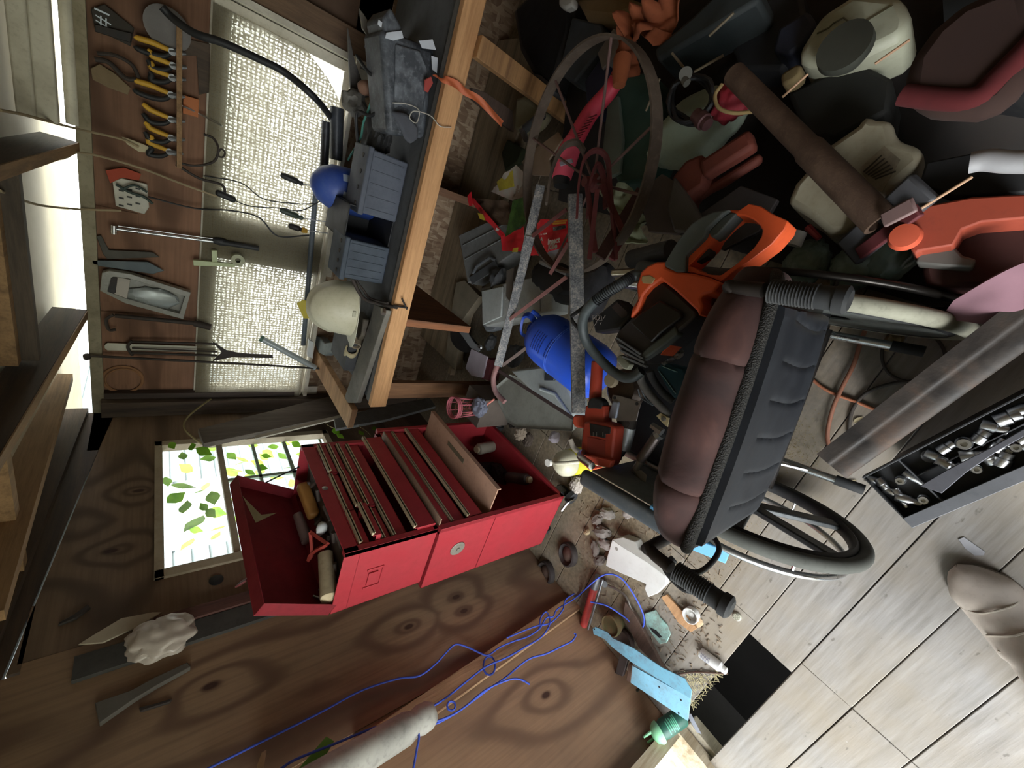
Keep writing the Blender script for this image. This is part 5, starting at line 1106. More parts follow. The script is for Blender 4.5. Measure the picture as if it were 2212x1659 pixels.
# dark hoses and teal bag beside the cushion
g = G(); path(g, [(*Z2(850, 230), dict(z=.64)), (*Z2(850, 330), dict(z=.63)), (*Z2(930, 470), dict(z=.62)), (*Z2(1080, 640), dict(z=.61)), (*Z2(1190, 760), dict(z=.60))], .011, 10); one('grey_tube', g, plast('5d5b58', .4, .3, '39383a'), 'thick grey-black curved tube running from chainsaw to cushion', 'tube', ang=60)
g = G(); path(g, [(*Z2(960, 230), dict(z=.65)), (*Z2(1000, 330), dict(z=.64)), (*Z2(1110, 480), dict(z=.63)), (*Z2(1240, 590), dict(z=.62))], .010, 10); one('black_tube', g, M_rubber, 'second darker curved tube beside the teal bag', 'tube', ang=60)
g = G(); path(g, [(*Z2(820, 450), dict(z=.57)), (*Z2(850, 540), dict(z=.56)), (*Z2(930, 600), dict(z=.56)), (*Z2(1000, 640), dict(z=.56))], .002, 6); path(g, [(*Z2(850, 430), dict(z=.57)), (*Z2(900, 540), dict(z=.56)), (*Z2(980, 620), dict(z=.56))], .002, 6); one('thin_wires', g, plast('6d7780', .4, .2), 'pair of thin grey wires looping on the black seat', 'wires')
t_ = thing('teal_bag', 'dark teal tool pouch with pale stitching wedged beside the cushion', 'pouch')
g = G(); g.slab(Z2Q([(1030, 190), (1110, 130), (1370, 190), (1390, 260), (1290, 540), (1240, 560), (1140, 400)], z=.64), (0, 0, -.06)); link('body', g, plast('123a46', .7, .3, '24525e'), t_, bev=.012)
g = G(); path(g, [(*Z2(1070, 230), dict(z=.6415)), (*Z2(1170, 360), dict(z=.6415)), (*Z2(1270, 500), dict(z=.6415))], .0012, 5); path(g, [(*Z2(1110, 170), dict(z=.6415)), (*Z2(1180, 200), dict(z=.6415)), (*Z2(1290, 240), dict(z=.6415))], .0012, 5); link('stitching', g, plast('7fa3a5', .7, .2), t_)['kind'] = 'stuff'
t_ = thing('cream_plate', 'cream metal tab with a screw beside the polished tube', 'plate')
g = G(); g.slab(Z2Q([(1035, 765), (1090, 730), (1190, 790), (1170, 900), (1120, 860)], z=.615), (0, 0, -.005)); link('tab', g, plast('b8aa84', .5, .4), t_, bev=.001)
g = G(); g.ring([(0, .004), (.006, .003), (.007, 0)], T(*W(*Z2(1125, 800), z=.615)), 12); link('screw', g, M_steel, t_)
for (x, y, s, c_, lb) in ((1190, 60, .016, '3c3431', 'dark glassy lump wedged between chainsaw and cushion'), (1140, 110, .011, '57534c', 'small grey lump beside the teal pouch'), (1310, 20, .013, '6a6259', 'grey scrap under the chainsaw fin')):
    g = G(); g.blob(T(*W(*Z2(x, y), z=.66)) @ Matrix.Diagonal((s, s * .8, s, 1)), .3, 3, 3, x); one('scrap', g, plast(c_, .25, .4), lb, 'scrap')

# ================= the old wheel hoe =================
hoe = thing('wheel_hoe', 'rusty antique wheel hoe with a big iron rim and two weathered handles', 'wheel hoe')
c0 = W(1248, 361, w=1.35); Rr = .34; axn = (RX * .884 + RU * .12 - RB * .452).normalized()
au = axn.cross(RX * .1 - RU * .9).normalized(); bv = axn.cross(au).normalized()
P_ = [c0 + (au * math.cos(t) + bv * math.sin(t)) * Rr for t in [2 * PI * i / 72 for i in range(72)]]
M_rim = plast('4f443b', .65, .55, '7d6f61', metal=.25, bump=.3)
g = G(); g.tube(P_, 0, closed=True, flat=(.019, .0035, au)); link('rim', g, M_rim, hoe, ang=50)
hub = W(1283, 395, w=1.33); M_hrd = plast('6a3233', .6, .5, '452525', metal=.2)
for k, (u, v) in enumerate(((1322, 100), (1420, 275), (1395, 430), (1205, 560), (1150, 300), (1212, 170))):
    t = min(P_, key=lambda q: (V(((q - EYE).dot(RX) / -(q - EYE).dot(RB) * 869 + 1106 - u, 829.5 - (q - EYE).dot(RU) / -(q - EYE).dot(RB) * 869 - v, 0))).length)
    g = G(); g.cyl(hub, t, .0045, n=8); link('spoke', g, plast('6e5450', .6, .4, '8a7370', metal=.3), hoe)
g = G(); m = fr(hub, au, axn); g.ring([(0, -.04), (.016, -.04), (.02, -.01), (.03, 0), (.02, .01), (.016, .04), (0, .04)], m, 20); link('hub', g, M_hrd, hoe)
g = G(); wk = dict(w=1.22)
path(g, [(1246, 470, wk), (1250, 400, wk), (1262, 345, wk), (1288, 325, wk), (1312, 345, wk), (1318, 410, wk), (1326, 500, wk), (1330, 562, wk)], 0, flat=(.010, .0035)); link('fork', g, M_hrd, hoe, ang=50)
g = G(); path(g, [(1268, 470, dict(w=1.25)), (1274, 400, dict(w=1.25)), (1290, 355, dict(w=1.25)), (1305, 390, dict(w=1.25)), (1308, 450, dict(w=1.25))], 0, flat=(.010, .0035)); link('fork', g, M_hrd, hoe, ang=50)
g = G(); path(g, [(1180, 440, dict(w=1.3)), (1192, 370, dict(w=1.3)), (1215, 320, dict(w=1.3)), (1245, 308, dict(w=1.3)), (1262, 328, dict(w=1.3))], 0, flat=(.013, .004)); link('fork', g, M_rim, hoe, ang=50)
for a, b, r, w0, w1 in (((1268, 400), (1286, 545), .007, 1.25, 1.2), ((1290, 410), (1273, 560), .006, 1.2, 1.2), ((1300, 400), (1345, 500), .008, 1.24, 1.2), ((1155, 595), (1225, 655), .0, 0, 0)):
    if r: g = G(); g.beam(W(*a, w=w0), W(*b, w=w1), r * 2.2, r, RB); link('brace', g, M_hrd, hoe)
g = G(); g.beam(W(1385, 412, w=1.28), W(1296, 556, w=1.2), .034, .008, RB); link('tool_bar', g, plast('4a3230', .6, .5, '6e5450', metal=.3), hoe, bev=.001)
g = G(); g.beam(W(1398, 418, w=1.30), W(1320, 560, w=1.22), .018, .008, RB); link('tool_bar', g, M_hrd, hoe, bev=.001)
def weath():
    t = NT('weathered_paint'); n = t.noise(t.co(), 34, 6, .7); n2 = t.noise(t.co(), 190, 3, .6)
    mx_ = t.mix(.5, n, n2); col = t.ramp(mx_, [(.36, h('3f4145')), (.5, h('6d6e70')), (.64, h('a39c92'))]); t.bump(n, .3, .003); return t.end(col, .8)
M_wea = weath()
g = G(); g.beam(W(1242, 420, z=.60), W(1250, 892, z=.52), .046, .022, RB); link('handle', g, M_wea, hoe, bev=.003)
g = G(); g.beam(W(1168, 400, z=.50), W(1132, 560, z=.50), .036, .02, RB); g.beam(W(1146, 510, z=.50), W(1076, 790, z=.46), .036, .022, RB); link('handle', g, M_wea, hoe, bev=.003)
g = G(); path(g, [(1076, 785, dict(z=.46)), (1066, 815, dict(z=.45)), (1070, 845, dict(z=.44)), (1090, 868, dict(z=.43))], .012, 10); link('handle_tip', g, plast('6f4a48', .6, .5, '8a8080'), hoe, ang=60)
M_strap = plast('6b4f4c', .6, .5, '3b3232', metal=.2)
for a, b, z0, z1, c_ in (((1224, 598), (1098, 692), .50, .48, '8a5e5a'), ((1085, 790), (1150, 742), .42, .42, '7a6a64'), ((1076, 800), (1240, 905), .44, .44, '4a3d3e'), ((1224, 452), (1150, 510), .5, .5, '6a3c3a'), ((1228, 525), (1188, 592), .5, .48, '7a4a46')):
    g = G(); g.beam(W(*a, z=z0), W(*b, z=z1), .014, .006, RB); link('strap', g, plast(c_, .6, .5, '3b3232', metal=.2), hoe, bev=.001)
g = G(); g.slab(Q([(1094, 585), (1110, 578), (1103, 655), (1093, 640)], z=.47), (0, 0, -.004)); link('slotted_bracket', g, plast('5e5a57', .5, .4, metal=.4), hoe)
g = G(); seg(g, W(1170, 565, z=.36), W(1228, 590, z=.36), .014); one('steel_pipe', g, M_steel, 'short steel pipe behind the hoe handles', 'pipe')
# ================= insect killer bag and things around it =================
def Z3(x, y): return (1000 + x / 5.923, 340 + y / 5.923)
def Z3Q(px, **k): return [W(*Z3(x, y), **k) for x, y in px]
M_bagred = plast('cc2630', .35, .2, '8a1820'); M_w = plast('d8d4cc', .5, .15)
bag = thing('insecticide_bag', 'torn red insect killer bag crumpled on the heap behind the wheel hoe', 'bag')
def sheet(par, name, px, z0, m, amp=.01, n_=14):
    """crumpled sheet over four pixel corners"""
    c = [W(*Z3(*p[:2]), z=p[2]) for p in px]; g = G()
    def f(u, v):
        p = c[0] * (1 - u) * (1 - v) + c[1] * u * (1 - v) + c[2] * u * v + c[3] * (1 - u) * v
        return p + V((0, 0, amp * noise.fractal(V((p.x * 14, p.y * 14, z0)), 1, 2, 3)))
    g.grid(n_, n_, f, .0015); return link(name, g, m, par, ang=70)
sheet(bag, 'front_panel', [(1000, 800, .40), (1340, 790, .42), (1340, 1130, .40), (960, 1260, .38)], 1, M_bagred)
sheet(bag, 'front_panel', [(960, 850, .40), (1010, 810, .40), (985, 1250, .385), (880, 1260, .36)], 1, M_bagred)
sheet(bag, 'torn_edge', [(60, 520, .36), (140, 520, .36), (560, 1010, .36), (480, 1010, .34)], 2, M_bagred)
sheet(bag, 'lower_fold', [(490, 1010, .35), (800, 890, .38), (790, 1210, .36), (500, 1190, .33)], 3, M_bagred, .014)
sheet(bag, 'opened_flap', [(350, 430, .36), (670, 90, .44), (850, 240, .42), (640, 560, .36)], 4, plast('8f8a80', .5, .3, 'b03038'), .016)
sheet(bag, 'yellow_panel', [(430, 310, .392), (640, 170, .425), (660, 370, .41), (470, 430, .395)], 5, plast('a89a34', .5, .4, '5a2030'), .004)
sheet(bag, 'inner_paper', [(140, 520, .33), (560, 560, .34), (640, 860, .35), (380, 860, .34)], 6, plast('5a4634', .8, .5, '3c2c22'), .02)
sheet(bag, 'grass_picture', [(640, 560, .37), (830, 500, .39), (800, 850, .38), (545, 1020, .36)], 7, plast('2c4a22', .5, .5, '6f9a4a', sc_=20), .006)
sheet(bag, 'upper_fold', [(640, 420, .37), (840, 270, .41), (840, 500, .39), (640, 540, .37)], 8, plast('7d6a5c', .7, .4, '5c2020'), .012)
sheet(bag, 'red_rim', [(60, 500, .37), (110, 440, .37), (120, 620, .365), (80, 620, .36)], 9, M_bagred, .004)
sheet(bag, 'yellow_spot', [(190, 710, .378), (260, 730, .378), (290, 810, .376), (220, 790, .374)], 10, plast('c2a832', .5, .2), 0, 3)
sheet(bag, 'yellow_spot', [(650, 1160, .385), (710, 1150, .385), (700, 1210, .38), (630, 1210, .38)], 10, plast('c2a832', .5, .2), 0, 3)
def lab(txt, x, y, x2, y2, size, z, m, sx=1.0, bold=.0):
    o = W(*Z3(x, y), z=z); d = W(*Z3(x2, y2), z=z) - o; mm = fr(o, d, (0, 0, 1)); text(txt, size, mm, m, bag, 'lettering', .0004, sx, bold, 'LEFT')
lab('Insect', 1085, 1085, 1280, 1045, .030, .425, M_w, .9, .0012); lab('Kille', 1090, 1158, 1280, 1110, .030, .423, M_w, .9, .0012)
lab('IN', 965, 1200, 1080, 1170, .034, .420, M_w, .9, .0016); lab('ra new', 985, 985, 1110, 965, .014, .43, M_w); 
lab('A', 990, 1050, 1020, 1045, .020, .425, M_w, 1, .001)
lab('iller', 420, 920, 560, 950, .017, .38, M_w, 1, .001)
g = G(); rr = random.Random(4)
for r_ in range(2):
    x = 1148
    while x < 1320: w_ = rr.uniform(5, 10); y = 812 + r_ * 28 - (x - 1148) * .09; g.slab(Z3Q([(x, y), (x + w_, y), (x + w_, y + 22), (x, y + 22)], z=.428), (0, 0, -.0006)); x += w_ + 3
link('orange_print', g, plast('d8a238', .5, .1), bag)['kind'] = 'stuff'
g = G(); g.slab(Z3Q([(1150, 890), (1310, 865), (1320, 900), (1250, 925), (1155, 940)], z=.424), (0, 0, -.001)); link('warning_box', g, plast('2f2a2c', .6, .5, 'b0aca8', sc_=60), bag)
# ================= the heap on the floor to the right =================
def hp_z(x, y):
    b = min(1, max(0, (x - .16 - .10 * max(0, .6 - y)) / .45)); f = min(1, max(0, (y + .5) / .6)) * min(1, max(0, (2.3 - y) / .6))
    return .012 + b * f * .20 + .04 * b * noise.fractal(V((x * 5, y * 5, 1)), 1, 2, 3)
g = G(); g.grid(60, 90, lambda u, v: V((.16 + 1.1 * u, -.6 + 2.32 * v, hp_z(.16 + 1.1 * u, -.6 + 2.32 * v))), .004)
one('dark_fill_sheet', g, plast('1d1917', .85, .6, '2f2823', sc_=5), 'made-up dark sheet keeping the gaps of the heap dark right of the wheelchair', 'filler sheet', ang=80)  # sheet invented to give the heap a gapless dark backing
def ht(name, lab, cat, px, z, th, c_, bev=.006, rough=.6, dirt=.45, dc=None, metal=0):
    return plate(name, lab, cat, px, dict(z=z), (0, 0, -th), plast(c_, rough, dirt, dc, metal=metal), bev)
ht('green_case', 'dark green plastic tool case behind the iron wheel rim', 'case', [(1312, 215), (1350, 165), (1405, 150), (1432, 230), (1418, 330), (1390, 392), (1335, 400), (1315, 350)], .34, .14, '2c4a42', .012)
ht('flat_tray', 'grey-green flat lid beside the dark green case', 'lid', [(1300, 330), (1312, 225), (1335, 205), (1345, 300), (1338, 372), (1312, 385)], .355, .02, '66736a', .004)
ht('charcoal_case', 'charcoal plastic case standing behind the wheel rim top', 'case', [(1212, 130), (1235, 35), (1300, 50), (1312, 85), (1240, 178), (1215, 165)], .30, .16, '3a3f44', .01)
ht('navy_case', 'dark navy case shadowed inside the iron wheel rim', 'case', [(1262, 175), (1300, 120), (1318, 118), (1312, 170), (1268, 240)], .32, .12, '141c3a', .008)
ht('black_bag', 'big black bag at the near side of the bench brace', 'bag', [(1105, 20), (1160, -30), (1235, -10), (1232, 60), (1205, 150), (1185, 195), (1150, 165), (1120, 110)], .28, .20, '17171a', .03, .5)
ht('black_bag_fold', 'small grey-black fold of plastic below the pale end of the brace', 'bag', [(1128, 150), (1165, 160), (1195, 185), (1190, 200), (1150, 195)], .29, .10, '3a3a3e', .02, .4)
ht('white_rag', 'white crumpled rag at the top edge of the heap', 'rag', [(1205, -10), (1238, -8), (1236, 10), (1220, 18), (1206, 12)], .33, .04, 'b9b6ae', .01)
ht('brown_coat', 'yellow-brown dusty cloth at the far top of the heap', 'cloth', [(1238, -10), (1330, -20), (1400, 5), (1360, 30), (1320, 45), (1262, 38)], .33, .12, '6e5838', .03, .9)
ht('scuffed_sheet', 'scuffed grey sheet inside the wheel rim near the green case', 'panel', [(1290, 115), (1325, 60), (1345, 75), (1330, 120), (1300, 150)], .33, .04, '6a6460', .004)
# flashlight style tool & yellow cloth at left below brace
ht('cream_cloth', 'cream cloth folded under the pale brace end', 'cloth', [(1112, 210), (1135, 205), (1168, 235), (1150, 262), (1120, 285), (1108, 280)], .22, .10, 'a8a184', .02, .9)
t_ = thing('hand_pump', 'grey cylinder tool with a metal clip below the brace', 'tool'); g = G(); seg(g, W(1135, 278, z=.26), W(1172, 248, z=.27), .020, .021, 20); link('barrel', g, plast('54575a', .4, .4), t_)
g = G(); g.ring([(0, .002), (.012, .001), (.016, 0)], fr(W(1173, 247, z=.27), (0, 0, 1), W(1173, 247, z=.27) - W(1135, 278, z=.26)), 16); g.slab(Q([(1120, 280), (1130, 275), (1142, 302), (1132, 306)], z=.275), (0, 0, -.01)); link('clip', g, M_chrome, t_)
ht('pale_board', 'pale cardboard flap between the rim and the pink tool', 'card', [(1126, 350), (1160, 318), (1205, 285), (1215, 300), (1185, 345), (1190, 380), (1150, 378)], .30, .01, 'a3907c', .001)
ht('weedy_floor', 'dark green mossy rag by the strand-board wall', 'rag', [(1095, 300), (1130, 320), (1118, 350), (1090, 370), (1082, 330)], .10, .04, '333a26', .01, .9)
# pink blower
bl_ = thing('leaf_blower', 'pink-red leaf blower lying across the heap through the iron rim', 'blower'); M_pk = plast('c93a50', .45, .25, '8f2438')
g = G(); P2 = spline([W(1342, 150, z=.43), W(1318, 195, z=.43), (W(1275, 245, z=.43)), W(1243, 300, z=.43)], 5); n = len(P2); g.tube(P2, [.024 + .010 * i / n for i in range(n)], 16); link('tube', g, M_pk, bl_, ang=60)
g = G(); P2 = [W(1243, 300, z=.43), W(1228, 330, z=.43), W(1216, 368, z=.43), W(1213, 385, z=.43)]; g.tube(spline(P2, 4), [.034, .036, .038, .04, .042, .043, .043, .043, .042, .041, .040, .039, .038], 18); link('motor_head', g, plast('d8526a', .45, .2), bl_, ang=60)
g = G(); seg(g, W(1213, 385, z=.43), W(1212, 402, z=.43), .034, .028, 20); link('black_end', g, M_black, bl_)
g = G()
for i in range(8): g.beam(W(1237 + i * 5, 303 - i * 7, z=.468), W(1254 + i * 5, 297 - i * 7, z=.468), .003, .004)
link('vent', g, plast('7d1c2c', .5, .2), bl_)
g = G(); g.slab(Q([(1208, 350), (1234, 342), (1236, 350), (1210, 358)], z=.475), (0, 0, -.006)); link('grey_badge', g, plast('a3a3b4', .5, .3), bl_)
# orange cloth with a sleeve
oc = thing('orange_cloth', 'crumpled orange-brown cloth with a rolled sleeve at the top of the heap', 'cloth'); M_oc = plast('8e4c2c', .85, .5, '5b301f')
def crump(par, nm, px, zs, amp, m, seed, n_=18):
    c = [W(p[0], p[1], z=z) for p, z in zip(px, zs)]; g = G()
    def f(u, v):
        p = c[0] * (1 - u) * (1 - v) + c[1] * u * (1 - v) + c[2] * u * v + c[3] * (1 - u) * v
        return p + V((0, 0, amp * (abs(noise.noise(V((p.x * 13, p.y * 13, seed)))) * 2 + noise.noise(V((p.x * 30, p.y * 30, seed))) * .5)))
    g.grid(n_, n_, f, .003); return link(nm, g, m, par, ang=70)
crump(oc, 'fold', [(1345, 45), (1500, -20), (1470, 60), (1370, 120)], (.40, .42, .38, .38), .06, M_oc, 1)
crump(oc, 'fold', [(1340, 60), (1372, 90), (1385, 165), (1325, 170)], (.42, .40, .40, .44), .03, M_oc, 2)
crump(oc, 'fold', [(1370, 60), (1450, 75), (1460, 80), (1420, 110)], (.42, .40, .40, .40), .03, M_oc, 3)
g = G(); g.tube([W(1345, 128, z=.45), W(1340, 160, z=.46), W(1337, 185, z=.46)], [.030, .027, .020], 16); link('sleeve', g, plast('96522f', .85, .4), oc, ang=60)
# dark long case, reel, rods, cables
ht('long_black_case', 'long black case running off the top of the heap', 'case', [(1418, 132), (1412, 105), (1500, 30), (1560, -30), (1640, -40), (1640, 0), (1540, 60)], .42, .14, '232a2b', .012)
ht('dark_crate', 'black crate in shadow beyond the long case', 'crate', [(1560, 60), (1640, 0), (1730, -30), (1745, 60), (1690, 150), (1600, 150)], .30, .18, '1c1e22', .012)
g = G()
for (a, b), lb in zip((((1452, 115), (1480, 150)), ((1585, 28), (1532, 78)), ((1562, 120), (1500, 155)), ((1425, 170), (1395, 240))), ('thin tan rod touching the round metal disc', 'thin pale rod lying along the long black case', 'thin pale rod pointing from the disc to the rusty pipe', 'thin rod crossing the iron wheel rim')):
    g = G(); seg(g, W(*a, z=.46), W(*b, z=.45), .0035); one('thin_rod', g, plast('7a6f5c', .5, .4, metal=.3), lb, 'rod')

g = G(); seg(g, W(1480, 160, z=.45), W(1481, 160, z=.47), .018, .018, 20); seg(g, W(1478, 172, z=.46), W(1484, 180, z=.46), .011); one('small_reel', g, plast('5c5a52', .5, .4, metal=.3), 'round metal disc on top of the black cable tangle', 'disc')
g = G(); rr = random.Random(12); g.tube(spline([W(1495 + 45 * math.cos(i * 1.1) + rr.uniform(-8, 8), 215 + 50 * math.sin(i * 1.1) + rr.uniform(-8, 8), z=.40 + rr.uniform(0, .05)) for i in range(26)], 4), .006, 6); one('black_cable_coil', g, M_black, 'tangled coil of black cable above the pale plastic bag', 'cable', ang=60)
g = G(); a, b = W(1503, 248, z=.46), W(1535, 276, z=.44)
g.ring([(0, 0), (.018, 0), (.018, .02), (.022, .022), (.022, .04), (.017, .042), (.017, .055), (.0, .055)], fr(a, (0, 0, 1), b - a), 20); one('pipe_plug', g, plast('5a3c3c', .4, .4, '33262a', metal=.4), 'reddish-brown threaded fitting on the pale plastic bag', 'fitting')
t_ = thing('red_net_bag', 'small red bag tied with pale rope beside the rusty pipe', 'bag'); g = G(); g.blob(T(*W(1580, 215, z=.40)) @ Matrix.Diagonal((.055, .05, .04, 1)), .35, 4, 4, 6, True); link('body', g, plast('8f1c2c', .6, .5, '501018'), t_, ang=70)
g = G(); path(g, [(1560, 182, dict(z=.455)), (1545, 205, dict(z=.46)), (1552, 232, dict(z=.46)), (1585, 244, dict(z=.455)), (1640, 240, dict(z=.44))], .005, 8); link('rope', g, plast('9a8458', .8, .3), t_, ang=60)
pbg = thing('pale_plastic_bag', 'pale green-white plastic bag bulging under the red-brown tool', 'bag')
g = G(); g.blob(fr(W(1505, 285, z=.30), W(1590, 220, z=.30) - W(1425, 330, z=.30), (0, 0, 1)) @ Matrix.Diagonal((.15, .10, .09, 1)), .18, 2.2, 4, 14); link('body', g, plast('93a08f', .4, .35, '6d7a68'), pbg, ang=70)
rt = thing('red_brown_tool', 'dusty red-brown plastic tool resting on the pale bag', 'tool'); M_rb = plast('6b3123', .65, .45, '43201a')
g = G(); g.slab(Q([(1448, 385), (1480, 345), (1515, 330), (1530, 355), (1520, 400), (1490, 420), (1482, 455), (1468, 448), (1462, 410)], z=.44), (0, 0, -.08)); link('head', g, M_rb, rt, bev=.012)
g = G(); g.beam(W(1520, 372, z=.43), W(1630, 302, z=.43), .055, .045); g.slab(Q([(1520, 400), (1640, 325), (1645, 345), (1560, 400), (1500, 430)], z=.40), (0, 0, -.03)); link('barrel', g, M_rb, rt, bev=.012)
# cloth, plates
gc_ = thing('pale_green_cloth', 'crumpled pale green cloth rag under the iron hoe bars', 'cloth'); M_gc = plast('98a086', .9, .5, '5f6852')
crump(gc_, 'fold', [(1300, 405), (1360, 400), (1400, 450), (1330, 470)], (.36, .36, .37, .36), .04, M_gc, 4); crump(gc_, 'fold', [(1340, 470), (1400, 440), (1402, 530), (1338, 530)], (.38, .38, .38, .38), .05, M_gc, 5, 24)
ht('grey_sheet', 'brown-grey steel plate tilted behind the chainsaw grip', 'plate', [(1380, 415), (1430, 375), (1480, 405), (1500, 470), (1460, 505), (1400, 500)], .42, .02, '554c49', .002, .5, .5, None, .3)
ht('grey_guard', 'dull rounded grey guard plate behind the chainsaw', 'plate', [(1455, 380), (1500, 440), (1520, 480), (1500, 502), (1455, 500), (1440, 450)], .46, .02, '4d4843', .006, .5)
ht('dark_board', 'dark flat board behind the chainsaw rear handle', 'board', [(1500, 470), (1600, 400), (1680, 430), (1640, 500), (1560, 540), (1520, 520)], .44, .02, '322c2b', .003)
g = G(); seg(g, W(1365, 560, z=.66), W(1450, 540, z=.70), .024, .024, 18); one('black_roll', g, M_rubber, 'black foam roll under the chainsaw grip', 'roll')
g = G(); seg(g, W(1328, 590, z=.60), W(1375, 588, z=.62), .012, .012, 16); g.blob(T(*W(1328, 590, z=.60)) @ Matrix.Diagonal((.012, .012, .012, 1)), 0, 1, 2); one('chrome_tube', g, plast('9a917c', .25, .3, metal=.8), 'shiny rounded metal bar end beside the black foam roll', 'knob')
g = G(); g.blob(T(*W(1280, 630, z=.30)) @ Matrix.Diagonal((.12, .07, .07, 1)), .25, 3, 3, 21); one('black_sack', g, plast('3b3c42', .35, .5, '6a6a72'), 'shiny dark plastic sack under the hoe behind the chainsaw', 'sack')
g = G(); g.blob(T(*W(1200, 610, z=.16)) @ Matrix.Diagonal((.10, .16, .08, 1)), .25, 3, 3, 22); one('shadow_sack', g, plast('242528', .6, .4), 'black sack between the pale case and the blue canister', 'sack')
ht('corner_tray', 'white plastic tray corner under the insect killer bag', 'tray', [(1168, 552), (1205, 530), (1210, 545), (1195, 565), (1178, 568)], .34, .03, 'a9abb0', .004)
# rusty pipe and jugs
g = G(); a, b = W(1585, 160, z=.50), W(1872, 432, z=.62); d = b - a
g.ring([(.019, 0), (.026, 0), (.026, d.length * .55), (.030, d.length * .57), (.030, d.length), (.022, d.length), (.019, 0)], fr(a, (0, 0, 1), d), 26); one('rusty_pipe', g, plast('4a382c', .65, .55, '6f5a48', metal=.25, bump=.3, sc_=20), 'thick rusty brown pipe slanting over the white jugs', 'pipe')
M_jug = plast('a09a86', .45, .45, '6d6248', key='jug')
j1 = thing('white_jug', 'white plastic jug with a printed label lying under the rusty pipe', 'jug')
O = [(1698, 438), (1716, 395), (1792, 310), (1850, 270), (1870, 243), (1890, 255), (1925, 255), (1938, 300), (1990, 315), (1998, 345), (1900, 430), (1875, 465), (1862, 492), (1835, 500), (1790, 505), (1750, 470)]
g = G(); g.slab(Q(O, z=.43), (0, 0, -.16)); link('body', g, M_jug, j1, bev=.028)
g = G(); g.slab(Q([(1855, 365), (1910, 315), (1945, 345), (1905, 415), (1880, 400)], z=.431), (0, 0, -.001)); lb_ = link('label', g, plast('8f8572', .5, .5, '4a4036', sc_=30), j1)
g = G()
for i in range(6): g.beam(W(1865 + i * 5, 372 - i * 2 + i * 5, z=.4325), W(1905 + i * 6, 335 + i * 7, z=.4325), .003, .001)
link('print_lines', g, plast('3b342c', .6, .2), lb_)
g = G(); seg(g, W(1728, 500, z=.38), W(1712, 530, z=.38), .017, .020, 18); link('spout', g, plast('c3c0bb', .5, .3), j1)
g = G(); seg(g, W(1745, 490, z=.37), W(1770, 515, z=.37), .009, .007, 8); link('red_tap', g, plast('8c2f30', .5, .3), j1)
j2 = thing('white_jug', 'white plastic jug with a moulded grip at the top edge of the heap', 'jug')
O = [(1722, 118), (1730, 100), (1758, 55), (1775, 30), (1850, -20), (1950, -10), (1968, 30), (1962, 62), (1935, 85), (1862, 120), (1800, 138), (1745, 140), (1728, 132)]
g = G(); g.slab(Q(O, z=.40), (0, 0, -.16)); link('body', g, plast('a3a592', .45, .35, '7a785c', key='j2'), j2, bev=.028)
g = G(); g.tube([W(1765, 72, z=.402), W(1790, 60, z=.402), W(1800, 50, z=.402), W(1822, 38, z=.402), W(1840, 52, z=.402), W(1870, 48, z=.402), W(1930, 12, z=.402)], .0018, 6); link('mould_line', g, plast('6d6c58', .6, .3), j2)
g = G(); g.ring([(0, .0), (.05, 0), (.052, -.02), (.03, -.06), (0, -.06)], T(*W(1822, 98, z=.46)), 26); one('round_tub', g, plast('3b3d36', .5, .5), 'dark grey-green round lid against the grip jug', 'lid')
ht('drill_case', 'blue-black case beside the grip jug', 'case', [(1680, 60), (1745, 20), (1762, 45), (1738, 95), (1700, 120), (1668, 108)], .36, .12, '171d2e', .01)
ht('brown_glove', 'tan glove crumpled above the rusty pipe', 'glove', [(1685, 160), (1718, 138), (1732, 138), (1730, 160), (1712, 175), (1688, 185)], .42, .05, '6f6040', .012, .9)
for a, b, lb in (((1890, 138), (1965, 86), 'thin pale stick below the grip jug'), ((1690, 210), (1745, 160), 'thin pale stick by the tan glove'), ((1990, 450), (2100, 382), 'long thin stick rising from the orange-red tool')):
    zz = .52 if a[0] == 1990 else .45
    g = G(); seg(g, W(*a, z=zz), W(*b, z=zz), .0028); one('thin_stick', g, plast('b28f72', .6, .3), lb, 'stick')
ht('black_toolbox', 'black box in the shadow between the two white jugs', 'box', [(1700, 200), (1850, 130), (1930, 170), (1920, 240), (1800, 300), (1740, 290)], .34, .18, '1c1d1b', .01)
# far right big maroon thing, orange tool, strut, bubble wrap
mr_ = thing('padded_stool', 'big dark brown padded seat with a red edge at the near corner', 'seat')
O = [(1950, 200), (1960, 130), (2010, 60), (2080, 0), (2230, -60), (2260, 60), (2235, 160), (2170, 230), (2110, 246), (2000, 242)]
g = G(); g.slab(Q(O, z=.66), (0, 0, -.05)); link('pad', g, plast('2e1c17', .9, .4, '3d2820'), mr_, bev=.02)
g = G(); path(g, [(1950, 205, dict(z=.655)), (2040, 215, dict(z=.655)), (2110, 210, dict(z=.655)), (2160, 165, dict(z=.655)), (2240, 85, dict(z=.655))], .016, 12); link('red_edge', g, plast('4a0a0e', .9, .3, '2a0708'), mr_, ang=60)
g = G(); g.bx(*[f for f in (.56, .72)], .18, .34, .15, .61); link('base', g, M_black, mr_)
ot = thing('orange_red_tool', 'dusty orange-red plastic power tool with a grey base near the corner of the heap', 'power tool'); M_ot = plast('963f2a', .65, .4, '6a3226')
g = G(); g.slab(Q([(1938, 480), (1960, 455), (2020, 440), (2100, 425), (2230, 418), (2230, 470), (2120, 480), (2080, 495), (2060, 530), (1985, 542), (1978, 550), (1968, 540), (1965, 520), (1940, 510)], z=.50), (0, 0, -.09)); link('body', g, M_ot, ot, bev=.016)
g = G(); g.ring([(0, .02), (.022, .018), (.026, 0)], T(*W(1955, 513, z=.50)), 20); link('knob', g, plast('c4563a', .5, .2), ot)
